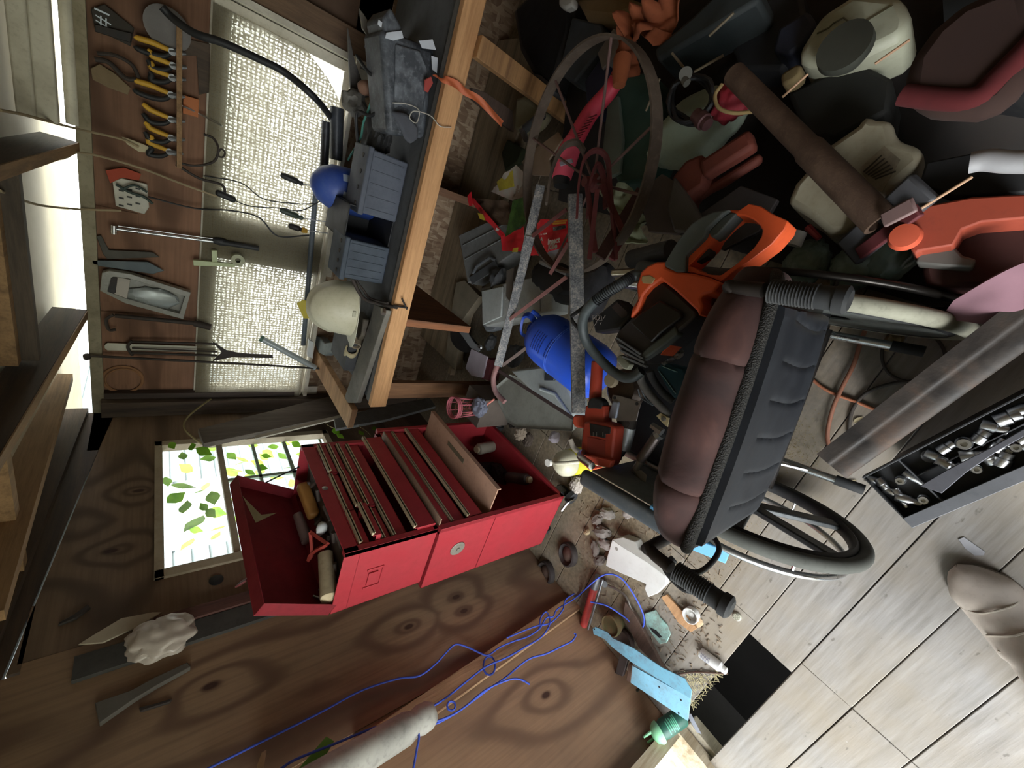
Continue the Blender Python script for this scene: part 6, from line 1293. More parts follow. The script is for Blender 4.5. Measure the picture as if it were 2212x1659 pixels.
g = G(); g.slab(Q([(1982, 543), (2060, 530), (2080, 552), (2110, 560), (2100, 578), (2040, 575), (1978, 568)], z=.46), (0, 0, -.05)); link('base_plate', g, plast('5d5c58', .5, .4), ot, bev=.004)
ht('dark_orange_shadow', 'dark red plastic housing under the orange-red tool', 'housing', [(2070, 500), (2230, 470), (2230, 600), (2110, 620), (2000, 620), (1990, 580)], .42, .10, '3c1c18', .01)  # shade below the tool, put in as a dark slab
st = thing('grey_strut', 'grey plastic strut leaning between the jug and the orange-red tool', 'strut')
g = G(); g.beam(W(1832, 548, z=.42), W(2000, 400, z=.52), .07, .02); link('channel', g, plast('45464a', .5, .4), st, bev=.006)
g = G(); g.beam(W(1856, 548, z=.44), W(1985, 452, z=.53), .028, .012); link('maroon_strip', g, plast('5d2428', .6, .4), st, bev=.003)
g = G(); g.beam(W(1905, 478, z=.54), W(1978, 440, z=.56), .030, .008); link('pink_plate', g, plast('7c6462', .5, .3), st, bev=.006)
bw = thing('bubble_wrap', 'crumpled clear bubble wrap showing behind the right wheel', 'bubble wrap'); M_bw = plast('7c8f86', .2, .4, '4f5f5a')
for k, (u, v, s) in enumerate(((1930, 550, (.07, .045, .05)), (1850, 575, (.06, .05, .04)), (1740, 570, (.06, .05, .04)))):
    g = G(); g.blob(T(*W(u, v, z=.30)) @ Matrix.Diagonal((*s, 1)), .3, 6, 4, 30 + k, True); link('fold', g, M_bw, bw, ang=80)
g = G(); path(g, [(2095, 352, dict(z=.62)), (2130, 346, dict(z=.62)), (2180, 350, dict(z=.62)), (2240, 350, dict(z=.62))], .016, 12); one('white_bar', g, plast('98989b', .4, .3), 'shiny white rounded bar end at the near edge of the heap', 'bar', ang=60)
ht('black_sheet', 'black flat panel between the second jug and the orange-red tool', 'panel', [(2000, 350), (2100, 330), (2240, 380), (2235, 415), (2060, 425), (1985, 400)], .44, .04, '191a1c', .004)
pk = thing('pink_jacket', 'soft pink fabric fold at the edge beside the right wheel', 'fabric'); g = G(); P4 = [W(2230, 560, z=.52), W(2060, 650, z=.46), W(2030, 690, z=.40), W(2230, 720, z=.44)]
g.grid(16, 16, lambda u, v: (P4[0] * (1 - u) * (1 - v) + P4[1] * u * (1 - v) + P4[2] * u * v + P4[3] * (1 - u) * v) + V((0, 0, .03 * math.sin(u * 3) + .008 * noise.noise(V((u * 2, v * 2, 0))))), .004); link('fold', g, plast('7c5c66', .9, .3), pk, ang=80)
g = G(); g.bx(.24, .34, .06, .2, .23, .38); link('hem', g, plast('6a4a52', .8, .3), pk)
# ================= floor clutter =================
jg = thing('jug_yellow_label', 'white plastic jug with a yellow label standing beside the red cabinet', 'jug')
jc = W(1215, 1002, z=.20); jc.z = .0; r = .062
g = G(); g.ring([(0, .002), (r * .95, .002), (r, .012), (r, .17), (r * .93, .20), (r * .6, .225), (.02, .235), (0, .235)], T(*jc), 32); link('body', g, plast('c4c0aa', .35, .35, '9a8c60', key='jg'), jg, ang=60)
g = G(); g.ring([(r + .001, .03), (r + .001, .16)], T(*jc), 32); link('label', g, plast('c8c22c', .5, .3, '8f8a30'), jg)
cp = W(1183, 1000, z=.24); hd = (W(1245, 1000, z=.24) - cp)
g = G(); g.ring([(.016, 0), (.017, .02), (0, .02)], T(cp.x, cp.y, .222), 18); link('cap', g, M_w, jg)
g = G(); g.tube(spline([V((cp.x, cp.y, .22)) + hd * .15, V((cp.x, cp.y, .247)) + hd * .4, V((cp.x, cp.y, .247)) + hd * .7, V((cp.x, cp.y, .21)) + hd * .95], 5), .009, 10); link('grip', g, plast('c4c0aa', .35, .35, '9a8c60', key='jg'), jg, ang=60)
g = G(); g.blob(T(*W(1245, 1048, z=.02)) @ Matrix.Diagonal((.045, .035, .02, 1)), .5, 5, 4, 41, True); one('crumpled_print', g, plast('b5aca2', .8, .4, '6b6460', sc_=40), 'crumpled printed paper on the floor by the jug', 'paper')
g = G(); g.blob(T(*W(1198, 945, z=.08)) @ Matrix.Diagonal((.03, .025, .03, 1)), .3, 3, 3, 42); one('lilac_plug', g, plast('b2aab4', .5, .3), 'pale lilac plastic lump behind the yellow labelled jug', 'lump')
g = thing('clear_bottle_neck', 'shiny clear plastic band around the yellow labelled jug', 'plastic')
g1 = G(); path(g1, [(1232, 950, dict(z=.2)), (1240, 968, dict(z=.2)), (1255, 978, dict(z=.2))], .012, 10); link('band', g1, plast('8c8478', .15, .3), g, ang=60)
# rubber cups by the wall
def cup(u, v, r, lab):
    c = W(u, v, z=.03); t_ = thing('rubber_cup', lab, 'rubber cup'); m = T(c.x, c.y, .0) @ RXm(R(-12))
    g = G(); g.ring([(0, .004), (r, .002), (r * 1.0, .03), (r * .86, .035), (r * .7, .02), (r * .6, .018)], m @ T(0, 0, .006), 28); link('rim', g, plast('2b2524', .6, .5, '4a403a'), t_)
    g = G(); g.ring([(r * .62, .02), (r * .4, .030), (0, .034)], m @ T(0, 0, .006), 22); link('centre', g, plast('5a4a42', .5, .4), t_)
cup(1178, 1240, .062, 'dusty black rubber cup on the floor against the plywood wall'); cup(1226, 1200, .060, 'dusty black rubber cup nearer the cabinet corner caster')
cs = thing('loose_castor', 'steel caster with a black wheel beside the cabinet corner', 'caster'); c = W(1232, 1075, z=.04)
g = G(); g.cyl((c.x, c.y - .012, .034), (c.x, c.y + .012, .034), .034, n=22); link('wheel', g, M_rubber, cs); g = G(); g.tube(spline([(c.x + .0, c.y - .02, .03), (c.x, c.y - .02, .075), (c.x - .05, c.y - .02, .10)], 5), 0, flat=(.014, .003)); link('fork', g, M_chrome, cs)
# debris
rr = random.Random(20)
for k, (u, v, s, c_, lb) in enumerate(((1290, 1122, .035, '6f665f', 'grey dusty lump of bark nearest the armrest'), (1312, 1110, .04, '8b857e', 'flat grey stone chip by the armrest'), (1300, 1150, .045, '77706a', 'rough grey chunk in the middle of the debris'), (1360, 1105, .04, '8e8680', 'pale torn paper scrap between the armrest and the debris'), (1285, 1185, .035, '6d635c', 'brown-grey chunk near the plywood side of the debris'), (1310, 1178, .04, '9a928c', 'pale split chunk above the white bracket'), (1268, 1150, .02, 'a29070', 'small tan chip at the edge of the debris'), (1295, 1210, .035, '5d544e', 'dark grey chunk beside the white bracket'))):
    p = W(u, v, z=.015); g = G(); g.blob(T(p.x, p.y, .014) @ RZ(rr.uniform(0, 3)) @ Matrix.Diagonal((s, s * .6, s * .35, 1)), .75, 6, 3, 50 + k, True); one('debris_chunk', g, plast(c_, .85, .5, '4a423c', sc_=20), lb, 'debris', 'debris between cabinet and wheelchair')
g = G()
for i in range(900):
    u = rr.uniform(1250, 1560); v = rr.uniform(1080, 1480); p = W(u, v, z=0)
    if p.x < -1.58 or (p.x < -1.0 and -.16 < p.y < -.01): continue
    a = rr.uniform(0, PI); L = rr.uniform(.002, .012); d = V((math.cos(a), math.sin(a), 0)) * L; q = V((p.x, p.y, .0015)); g.tube([q - d, q + d], rr.uniform(.0006, .0018), 4)
one('wood_litter', g, plast('7a6a58', .9, .6, 'a8977c'), 'scattered chips, twigs and grit on the floorboards by the wall', 'litter')['kind'] = 'stuff'
def dust():
    t = NT('sawdust'); n = t.noise(t.co(), 240, 3, .7); return t.end(t.ramp(n, [(.35, h('7d6d48')), (.65, h('b3a379'))]), .95)
g = G()
for i in range(1400):
    u = rr.gauss(1690, 42); v = rr.gauss(955, 38) if i % 2 else rr.gauss(1150, 60); u = u if i % 2 else rr.gauss(1560, 40)
    p = W(u, v, z=0); s = rr.uniform(.0008, .0022); q = V((p.x, p.y, .001)); g.box(q, (s, s, s * .7))
one('sawdust', g, dust(), 'loose yellow sawdust scattered under the wheelchair', 'sawdust')['kind'] = 'stuff'
# white bracket
wb_ = thing('white_bracket', 'white plastic bracket lying on the floor beside the wheelchair grip', 'bracket'); M_wp = plast('d2d2cf', .5, .25, 'a8a49c')
g = G(); g.slab(Q([(1322, 1165), (1346, 1182), (1400, 1215), (1438, 1245), (1440, 1262), (1420, 1282), (1400, 1290), (1392, 1272), (1395, 1262), (1368, 1250), (1340, 1238), (1308, 1222), (1312, 1200)], z=.03), (0, 0, -.028)); link('plate', g, M_wp, wb_, bev=.003)
g = G(); g.slab(Q([(1346, 1160), (1372, 1170), (1378, 1185), (1400, 1200), (1440, 1228), (1438, 1245), (1400, 1215), (1346, 1182), (1322, 1165)], z=.055), (0, 0, -.05)); link('wall', g, plast('a5a39c', .5, .3), wb_, bev=.003)
g = G(); g.ring([(0, .0005), (.007, .0005), (.007, -.002)], T(*W(1332, 1186, z=.031)), 14); link('hole', g, plast('8f8b84', .6, .3), wb_)
# white ring cap, small bottle, cap, wood shard
rc = thing('white_ring', 'white ring-shaped plastic cap on the floor below the black push grip', 'cap'); c = W(1492, 1330, z=.02)
g = G(); g.ring([(.022, .002), (.030, .002), (.030, .028), (.027, .028), (.026, .004)], T(c.x, c.y, 0), 28); link('ring', g, M_wp, rc); g = G(); g.ring([(0, .012), (.009, .012), (.010, .002)], T(c.x, c.y, 0), 16); g.ring([(0, .004), (.026, .004)], T(c.x, c.y, 0), 20); link('centre', g, M_wp, rc)
pb_ = thing('pill_bottle', 'small white printed bottle lying on its side by the floor hole', 'bottle'); a, b = W(1512, 1408, z=.018), W(1555, 1440, z=.018); d = b - a
g = G(); g.ring([(0, 0), (.017, .002), (.019, .006), (.019, d.length), (.013, d.length + .008)], fr(a, (0, 0, 1), d), 22); link('body', g, M_wp, pb_)
g = G(); g.ring([(.013, d.length + .006), (.0125, d.length + .022), (.008, d.length + .026), (0, d.length + .026)], fr(a, (0, 0, 1), d), 18); link('cap', g, plast('dcdcd8', .45, .15), pb_)
g = G(); mmm = fr(a, (0, 0, 1), d)
for i in range(8): g.ring([(.0193, .01 + i * .0042), (.0196, .0115 + i * .0042)], mmm, 8, -.7, .7 + .1 * (i % 3))
link('print', g, plast('5b6a86', .5, .2, '9a3b3b'), pb_)['kind'] = 'stuff'
g = G(); c = W(1592, 1332, z=.004); g.ring([(0, .010), (.012, .010), (.015, .006), (.015, 0)], T(c.x, c.y, 0), 20)
for i in range(4): g.box((c.x - .009 + i * .006, c.y, .011), (.002, .018, .002))
one('ridged_plug', g, plast('a8a594', .6, .4), 'small ridged beige cap on the boards beyond the ring cap', 'cap')
plate('wood_shard', 'splintered tan wood shard beside the white ring cap', 'wood', [(1428, 1290), (1440, 1285), (1478, 1325), (1505, 1358), (1492, 1366), (1465, 1345)], dict(z=.012), (0, 0, -.010), wood('b58c64', '8a6242', 'X', 6, key='sh'), .001)
g = G(); g.blob(T(*W(1510, 1345, z=.006)) @ Matrix.Diagonal((.02, .014, .006, 1)), .3, 3, 3, 61); one('tan_chip', g, plast('b09878', .8, .4), 'small tan chip touching the white ring cap', 'chip')
# black wire hooks
g = G(); path(g, [(1286, 1100, dict(z=.008)), (1310, 1105, dict(z=.008)), (1328, 1115, dict(z=.008))], .003, 6); path(g, [(1306, 1076, dict(z=.006)), (1298, 1100, dict(z=.006))], .002, 6); one('bent_nail', g, M_iron, 'bent black nail on the bare boards below the armrest', 'nail')
# rust plate with turquoise paint, rusty tin
tp = thing('painted_tin', 'flattened tin lid with peeling turquoise paint on the litter', 'tin'); g = G(); g.slab(Q([(1392, 1325), (1415, 1318), (1425, 1335), (1440, 1350), (1448, 1370), (1440, 1388), (1425, 1392), (1408, 1370), (1395, 1350)], z=.012), (0, 0, -.008)); link('sheet', g, plast('8fb5ac', .7, .75, '6b564a', sc_=45, key='tp'), tp, bev=.002)
g = G(); g.slab(Q([(1403, 1355), (1418, 1362), (1430, 1376), (1424, 1378), (1408, 1364)], z=.0135), (0, 0, -.001)); link('slot', g, M_black, tp)
rt_ = thing('rusty_tin', 'round rusty olive tin against the wall by the blue bracket', 'tin'); c = W(1318, 1352, z=.05); g = G(); g.ring([(0, 0), (.045, 0), (.048, .05), (.043, .055), (.040, .045), (0, .043)], T(c.x, c.y, 0), 28); link('body', g, plast('5b5636', .8, .7, '7a5238', sc_=22), rt_)
g = G(); c = W(1345, 1385, z=.02); g.ring([(0, 0), (.05, 0), (.055, .02), (.048, .03), (0, .012)], T(c.x, c.y, 0), 24); one('dark_dish', g, plast('3a2a24', .7, .6), 'dark rusty dish half under the blue bracket', 'dish')
# red tube grease gun, ratchet
gg = thing('grease_gun', 'red tube grease gun with a steel rod against the wall', 'grease gun'); g = G(); seg(g, W(1258, 1358, z=.03), W(1283, 1270, z=.03), .018, .018, 20); link('barrel', g, plast('a5342f', .45, .5, '5a2424'), gg)
g = G(); seg(g, W(1283, 1270, z=.03), W(1292, 1245, z=.03), .019, .016, 16); seg(g, W(1270, 1360, z=.055), W(1302, 1252, z=.055), .005); link('head', g, M_steel, gg)
rw = thing('socket_wrench', 'dull chrome bent wrench beside the grease gun', 'wrench'); g = G(); path(g, [(1305, 1262, dict(z=.02)), (1330, 1272, dict(z=.02)), (1352, 1288, dict(z=.02)), (1362, 1312, dict(z=.02)), (1368, 1322, dict(z=.02))], .006, 10); link('handle', g, plast('8d8882', .3, .4, '5e5954', metal=.8), rw, ang=60)
g = G(); seg(g, W(1306, 1262, z=.0), W(1306, 1262, z=.032), .014, .014, 16); link('head', g, M_steel, rw)
# blue steel bracket
bb = thing('blue_bracket', 'long light blue steel angle bracket standing by the doorway corner', 'bracket'); M_bb = plast('7fb4cc', .5, .45, '6d5a50', sc_=12)
top_ = Q([(1366, 1438), (1492, 1508), (1486, 1558), (1362, 1475)], z=.10)
g = G(); g.slab(top_, (0, 0, -.004)); fl = link('wide_flange', g, M_bb, bb, bev=.001)
g = G(); g.slab(Q([(1280, 1358), (1286, 1354), (1312, 1366), (1322, 1378), (1368, 1400), (1430, 1442), (1478, 1465), (1494, 1492), (1492, 1510), (1440, 1478), (1366, 1432), (1322, 1398), (1305, 1380), (1282, 1370)], z=.115), (0, 0, -.004)); link('narrow_flange', g, plast('6b9fb5', .5, .6, '5d4a42', sc_=10), bb, bev=.001)
g = G(); g.slab([W(1366, 1434, z=.113), W(1492, 1507, z=.113), W(1492, 1507, z=.09), W(1366, 1434, z=.09)], (0, -.003, 0)); link('web', g, plast('4a7486', .5, .4), bb)
for (u, v) in ((1424, 1484), (1471, 1512), (1466, 1540), (1284, 1359)):
    g = G(); g.ring([(0, .0008), (.0035, .0008), (.0035, -.001)], T(*W(u, v, z=.10 if v > 1400 else .115)), 12); link('bolt_hole', g, M_black, bb)
for k, q_ in enumerate(([(1340, 1410), (1358, 1418), (1345, 1462), (1328, 1455)], [(1358, 1432), (1366, 1436), (1362, 1475), (1352, 1470)])):
    plate('spring_bar', ('dark bar across the gap left of the blue flange', 'rust-brown bar touching the blue flange end')[k], 'bar', q_, dict(z=.06), (0, 0, -.02), plast(('3b3230', '6a5448')[k], .6, .5), .003)
plate('mossy_block', 'mossy wooden block in the shadow under the blue bracket', 'block', [(1322, 1492), (1355, 1478), (1378, 1495), (1340, 1522)], dict(z=.03), (0, 0, -.028), plast('4d4a38', .9, .5), .004)
plate('dirty_board', 'dirty painted board lying along the wall under the blue bracket', 'board', [(1256, 1378), (1275, 1395), (1330, 1440), (1350, 1480), (1325, 1490), (1290, 1445), (1262, 1400)], dict(z=.02), (0, 0, -.018), plast('5c6058', .8, .6, '3d3a32'), .002)
plate('brown_plank', 'dark brown plank leaning over the litter beside the wall', 'plank', [(1350, 1300), (1372, 1330), (1430, 1440), (1470, 1480), (1430, 1450), (1380, 1400), (1345, 1330)], dict(z=.03), (0, 0, -.02), wood('5e4a3f', '3a2d26', 'X', 5, key='bp'), .002)
# green bottle
gb = thing('green_bottle', 'green plastic bottle with a pale pouring lid at the doorway corner', 'bottle'); c = W(1452, 1572, z=.06); c = V((max(c.x, -1.56), c.y, .0))
a = W(1462, 1555, z=.05); b = W(1412, 1590, z=.14); d = (b - a).normalized(); L = (b - a).length; mm = fr(a, d.orthogonal(), d)
g = G(); g.ring([(0, -.03), (.030, -.03), (.034, -.02), (.034, L * .55), (.030, L * .7)], mm, 28); link('body', g, plast('1f4a40', .35, .3, '2d7a5c'), gb)
g = G(); g.ring([(.030, L * .7), (.038, L * .72), (.038, L * .82), (.026, L * .98), (.010, L * 1.05), (0, L * 1.05)], mm, 28); link('lid', g, plast('86c79a', .4, .2), gb)
for s in (-1, 1):
    g = G(); p = mm @ V((s * .014, .006, L)); g.cyl(p, p + d * .035 + V((0, 0, s * .004)), .006, .004, 8); link('spout_prong', g, plast('86c79a', .4, .2), gb)
vx = (EYE - a).normalized(); vx = (vx - d * vx.dot(d)).normalized(); pt = a + d * (L * .22) + vx * .0352
g = G()
for i, (z0, a0, a1) in enumerate(((.10, -.9, .7), (.16, -.9, .7), (.22, -.7, .4), (.28, -.9, .6), (.36, -.6, .7), (.44, -.9, .5))):
    q0 = mm.inverted() @ (a + vx); th = math.atan2(q0.y, q0.x); g.ring([(.0343, L * z0), (.0346, L * (z0 + .035))], mm, 10, th + a0, th + a1)
link('faded_print', g, plast('5fae8c', .5, .1), gb)['kind'] = 'stuff'
plate('pale_post', 'pale sunlit wooden post foot outside the doorway corner', 'post', [(1395, 1659), (1440, 1600), (1490, 1562), (1570, 1659), (1590, 1720), (1380, 1720)], dict(z=-.03), (0, 0, -.06), wood('c2b8a4', '9a8a72', 'Z', 6, key='pp'), .003)
plate('saw_tip', 'grey triangular blade tip poking out by the floor hole', 'blade', [(1484, 1545), (1492, 1542), (1515, 1586), (1505, 1582)], dict(z=.02), (0, 0, -.003), plast('8e8f98', .4, .3, metal=.4), .0005)
g = G(); P_ = spline([W(1455, 1458, z=.004), W(1500, 1452, z=.004), W(1572, 1455, z=.004)], 5); g.tube(P_, .003, 6); one('thin_stick', g, plast('5a4438', .8, .4), 'thin brown stick pointing at the small white bottle', 'stick')
g = G()
for i in range(400):
    u = rr.uniform(1480, 1570); v = rr.uniform(1455, 1545); p = W(u, v, z=.0); 
    if p.y < .0: continue
    p = V((p.x, p.y, .002)); a = rr.uniform(0, PI); d = V((math.cos(a), math.sin(a), .2)) * rr.uniform(.008, .02); g.tube([p - d * .3, p + d], .0006, 4)
one('dry_straw', g, plast('b8ad84', .8, .4), 'pale dry straw at the edge of the floor hole', 'straw')['kind'] = 'stuff'
# blue rope
M_rope = plast('3d56c0', .6, .25, '26346e'); M_ropet = None
rp = thing('blue_rope', 'thin blue rope knotted and trailing down the left plywood wall', 'rope')
def wx(d): return dict(x=WX + d)
def rope(pts, r=.0035):
    g = G(); path(g, pts, r, 8, 6); link('strand', g, M_rope, rp, ang=60)
A = lambda s, d=.03: [(u, v, wx(d)) for u, v in s]
rope(A([(440, 1665), (560, 1605), (690, 1540), (780, 1492), (860, 1466), (905, 1460), (940, 1435), (968, 1405), (985, 1392), (1010, 1398), (1040, 1412), (1055, 1415)]) + A([(1080, 1398), (1110, 1385), (1140, 1375), (1165, 1358), (1180, 1335), (1195, 1332), (1205, 1315), (1245, 1290)], .05) + [(1290, 1250, dict(z=.10)), (1318, 1240, dict(z=.09)), (1345, 1252, dict(z=.07)), (1372, 1290, dict(z=.05)), (1390, 1330, dict(z=.03)), (1388, 1355, dict(z=.02)), (1372, 1352, dict(z=.02)), (1345, 1330, dict(z=.04)), (1310, 1308, dict(z=.07)), (1276, 1300, dict(z=.08))])
rope(A([(600, 1665), (640, 1640), (720, 1608), (800, 1575), (850, 1562), (885, 1556), (900, 1545)], .10) + A([(960, 1510), (1010, 1470), (1050, 1440), (1095, 1420)], .06) + A([(1130, 1400), (1170, 1375), (1188, 1345), (1180, 1322), (1168, 1335), (1165, 1360)], .05))
rope(A([(895, 1560), (935, 1565), (985, 1540), (1020, 1515), (1060, 1485), (1090, 1465), (1140, 1425), (1180, 1412), (1215, 1395), (1235, 1385), (1244, 1372), (1240, 1368)], .06))
rope(A([(900, 1570), (960, 1552), (1000, 1530), (1050, 1490), (1100, 1468), (1125, 1468), (1144, 1478)], .07))
rope(A([(898, 1572), (905, 1590), (900, 1620), (892, 1665)], .11)); rope(A([(1095, 1378), (1125, 1365), (1160, 1352), (1190, 1345), (1215, 1318), (1222, 1295), (1248, 1278)], .05))
rope([(1057 + 13 * math.cos(a), 1438 + 20 * math.sin(a), wx(.05)) for a in [i * .7 for i in range(12)]]); rope([(975 + 9 * math.cos(a), 1525 + 10 * math.sin(a), wx(.07)) for a in [i * .8 for i in range(9)]])
pp = thing('painted_post', 'weathered white painted post with blue rope tied round its rounded end', 'post'); M_pp = plast('a9a69e', .7, .55, '4c4a48', sc_=7, key='pp')
g = G(); a, b = W(925, 1545, x=WX + .10), W(560, 1750, x=WX + .14); d = (b - a).normalized(); m = fr(a, (1, 0, 0), d)
g.ring([(0, -.02), (.03, -.018), (.040, 0), (.042, .03), (.036, .05), (.045, .08), (.05, (b - a).length)], m, 28); link('shaft', g, M_pp, pp, ang=60)
plate('green_strap', 'bright green strap blurred at the bottom edge beside the post', 'strap', [(640, 1665), (705, 1590), (722, 1600), (680, 1670)], dict(x=WX + .09), (-.01, 0, 0), plast('5f9a3a', .5, .3), .002)
plate('pale_peg', 'small pale wooden peg at the bottom edge of the wall', 'peg', [(555, 1655), (565, 1625), (576, 1618), (570, 1660), (560, 1670)], dict(x=WX + .05), (-.01, 0, 0), plast('b49c7e', .7, .3), .002)
# cords behind the wheelchair
M_oc2 = plast('a96a4c', .6, .3, '7a4a38')
g = G(); fz = lambda u, v, z=.008: (u, v, dict(z=z))
path(g, [fz(1815, 684), fz(1775, 695), fz(1745, 730), fz(1738, 775), fz(1752, 815), fz(1790, 845), fz(1850, 868), fz(1905, 890), fz(1960, 905)], .005, 8, 6); one('extension_cable', g, M_oc2, 'orange extension cord looping on the boards behind the wheelchair', 'cord', ang=60)
g = G(); path(g, [fz(1880, 690, .014), fz(1862, 730, .014), fz(1845, 785, .014), fz(1820, 835, .016), (1800, 880, dict(z=.018)), fz(1788, 930, .014), fz(1790, 962, .014), fz(1800, 980, .012)], .006, 8, 6); one('brown_cable', g, plast('8a5b46', .6, .3), 'brown-orange cord crossing over the orange cord', 'cord', ang=60)
g = G(); path(g, [fz(1925, 715), fz(1905, 760), fz(1915, 800), fz(1950, 822), fz(2000, 820), fz(2040, 780), fz(2030, 740), fz(1990, 712), fz(1950, 705)], .004, 8, 6); path(g, [fz(2000, 822), fz(1930, 828), fz(1870, 850), fz(1840, 890), fz(1835, 940), fz(1845, 970)], .005, 8, 6); one('dark_cable', g, plast('3d3a36', .6, .3, '5a4a42'), 'dark cord coiled in the shadow behind the right wheel', 'cord', ang=60)
g = G(); g.blob(T(*W(1930, 738, z=.03)) @ Matrix.Diagonal((.028, .02, .018, 1)), .3, 4, 3, 71); one('foam_plug', g, plast('7a6a4a', .9, .5, '2c2420'), 'crumbling foam lump at the end of the right tipping bar', 'foam')
plate('tin_strip', 'small grey tin strip with a dark slot beside the boot', 'strip', [(2070, 1165), (2082, 1160), (2128, 1192), (2125, 1200), (2105, 1200), (2085, 1185)], dict(z=.004), (0, 0, -.003), plast('a3a3a8', .5, .4), .0005)
for (u, v, lb) in ((1700, 905, 'dry leaf on the boards behind the backrest'), (1850, 905, 'small dry leaf beside the cord crossing'), (1835, 1040, 'curled pale shaving beside the tray corner')):
    g = G(); p = W(u, v, z=.003); g.grid(6, 3, lambda a, b: V((p.x + .03 * (a - .5), p.y + .014 * (b - .5) * math.sin(PI * a) - .01 * a, .003 + .006 * math.sin(PI * a) * abs(b - .5))), .0004); one('dry_leaf', g, plast('8f8468', .8, .5), lb, 'leaf')

# ================= socket tray and the padded lid at the lower right =================
tz = .42
tray = thing('socket_tray', 'black metal tray full of chrome sockets standing at the lower right', 'tray')
C0 = W(1862, 1030, z=tz); C1 = W(1972, 1140, z=tz); dd = (W(2212, 848, z=tz) - C0).normalized(); ww = C1 - C0; ww = ww - dd * ww.dot(dd); Wd = ww.length; ww.normalize(); L = .42; D_ = .036
TM = fr(C0, dd, (0, 0, 1)); sg = 1 if (TM.to_3x3() @ V((0, 1, 0))).dot(ww) > 0 else -1
def tp_(x, y, z): return TM @ V((x, sg * y, z))
def tbox(g, x0, x1, y0, y1, z0, z1):
    g.hull8([tp_(x0, y0, z0), tp_(x1, y0, z0), tp_(x1, y1, z0), tp_(x0, y1, z0)], [tp_(x0, y0, z1), tp_(x1, y0, z1), tp_(x1, y1, z1), tp_(x0, y1, z1)])
g = G(); M_tray = plast('1e2023', .45, .35, '3a3c40')
tbox(g, 0, L, 0, Wd, -D_, -D_ + .003); tbox(g, 0, .003, 0, Wd, -D_, 0); tbox(g, L - .003, L, 0, Wd, -D_, 0); tbox(g, 0, L, 0, .004, -D_, .004)
link('body', g, M_tray, tray, bev=.001)
g = G(); tbox(g, 0, L, Wd - .004, Wd, -D_, 0); tbox(g, 0, L, Wd - .022, Wd, -.002, .001); link('front_rim', g, plast('5f6166', .4, .4, '35373b'), tray, bev=.001)
g = G(); tbox(g, .072, .075, .004, Wd - .02, -D_ + .003, -.006); tbox(g, .075, L, Wd * .36, Wd * .36 + .002, -D_ + .003, -.012); link('divider', g, plast('4a4c50', .5, .4), tray)
g = G(); bz = -D_ - .17; tbox(g, .02, L, .01, Wd - .01, bz - .19, -D_ - .001); one('metal_chest', g, plast('15161a', .5, .4), 'black steel chest body carrying the socket tray', 'chest', bev=.004)
sk = random.Random(31); proto = None; n_s = 0
def socket(x, y, r, Ls, ang_, lab, up=False):
    c = tp_(x, y, -D_ + .003 + (0 if up else r)); ax = V((0, 0, 1)) if up else (TM.to_3x3() @ V((math.cos(ang_), sg * math.sin(ang_), 0)))
    t_ = thing('socket', lab, 'socket', 'chrome sockets in the tray'); m = fr(c - (ax * Ls / 2 if not up else V((0, 0, 0))), ax.orthogonal(), ax)
    g = G(); g.ring([(r * .62, 0), (r * .95, 0), (r, .001), (r, Ls * .55), (r * .82, Ls * .62), (r * .82, Ls - .001), (r * .78, Ls), (r * .4, Ls), (r * .4, Ls - .006), (0, Ls - .006)], m, 20); g.ring([(r * .62, 0), (r * .62, Ls * .4), (0, Ls * .4)], m, 6); link('barrel', g, M_chrome, t_)
    return t_
cells = [('in the small end compartment', .008, .066, .015, Wd - .03), ('in the long back row of the tray', .11, L - .03, .016, Wd * .33), ('loose in the wide front compartment', .12, L - .03, Wd * .42, Wd - .035)]
names_ = ['chrome socket', 'small bright socket', 'wide deep socket', 'dull steel socket', 'stubby socket', 'long deep socket', 'narrow socket', 'scratched socket']
ORD = 'first second third fourth fifth sixth seventh eighth ninth tenth eleventh twelfth thirteenth fourteenth fifteenth sixteenth seventeenth eighteenth nineteenth twentieth'.split()
lbl = {0: 'chrome socket jumbled in the small end compartment', 1: 'chrome socket lying in the long back row of the tray', 2: 'chrome socket loose in the wide front compartment'}
for ci, (cn, x0, x1, y0, y1) in enumerate(cells):
    n_ = (8, 11, 20)[ci]
    for k in range(n_):
        x = x0 + (x1 - x0) * ((k + .5) / n_ if ci else sk.random()); y = y0 + (y1 - y0) * (((k * .37) % 1) if ci != 1 else .5 + sk.uniform(-.2, .2)); r = sk.uniform(.009, .0135)
        if ci == 0: y = y0 + (y1 - y0) * (k + .5) / n_; r = sk.uniform(.0075, .011)
        t_ = socket(x, y, r, sk.uniform(.022, .042), sk.uniform(-.5, .5) + (1.4 if ci == 0 or k % 4 == 0 else 0), '%s %s' % (names_[(k * 3 + ci) % 8], (('%s from the lid side in the small end compartment', '%s from the left along the back row of the tray', '%s from the left in the wide front compartment')[ci] % ORD[k])), k % 5 == 2); t_['group'] = 'sockets ' + cn
sb = thing('flat_bar', 'long dull steel bar with a flared end lying over the sockets', 'bar')
g = G(); g.slab([tp_(.068, Wd * .50, .004), tp_(.085, Wd * .72, .004), tp_(.14, Wd * .60, .004), tp_(.20, Wd * .52, .004), tp_(L + .02, Wd * .36, .006), tp_(L + .02, Wd * .28, .006), tp_(.20, Wd * .44, .004), tp_(.12, Wd * .46, .004)], (0, 0, -.004)); link('blade', g, plast('5e5f66', .4, .4, '3d3c40', metal=.6), sb, bev=.001)
wr_ = thing('ring_wrench', 'chrome ring wrench in the front compartment of the tray', 'wrench')
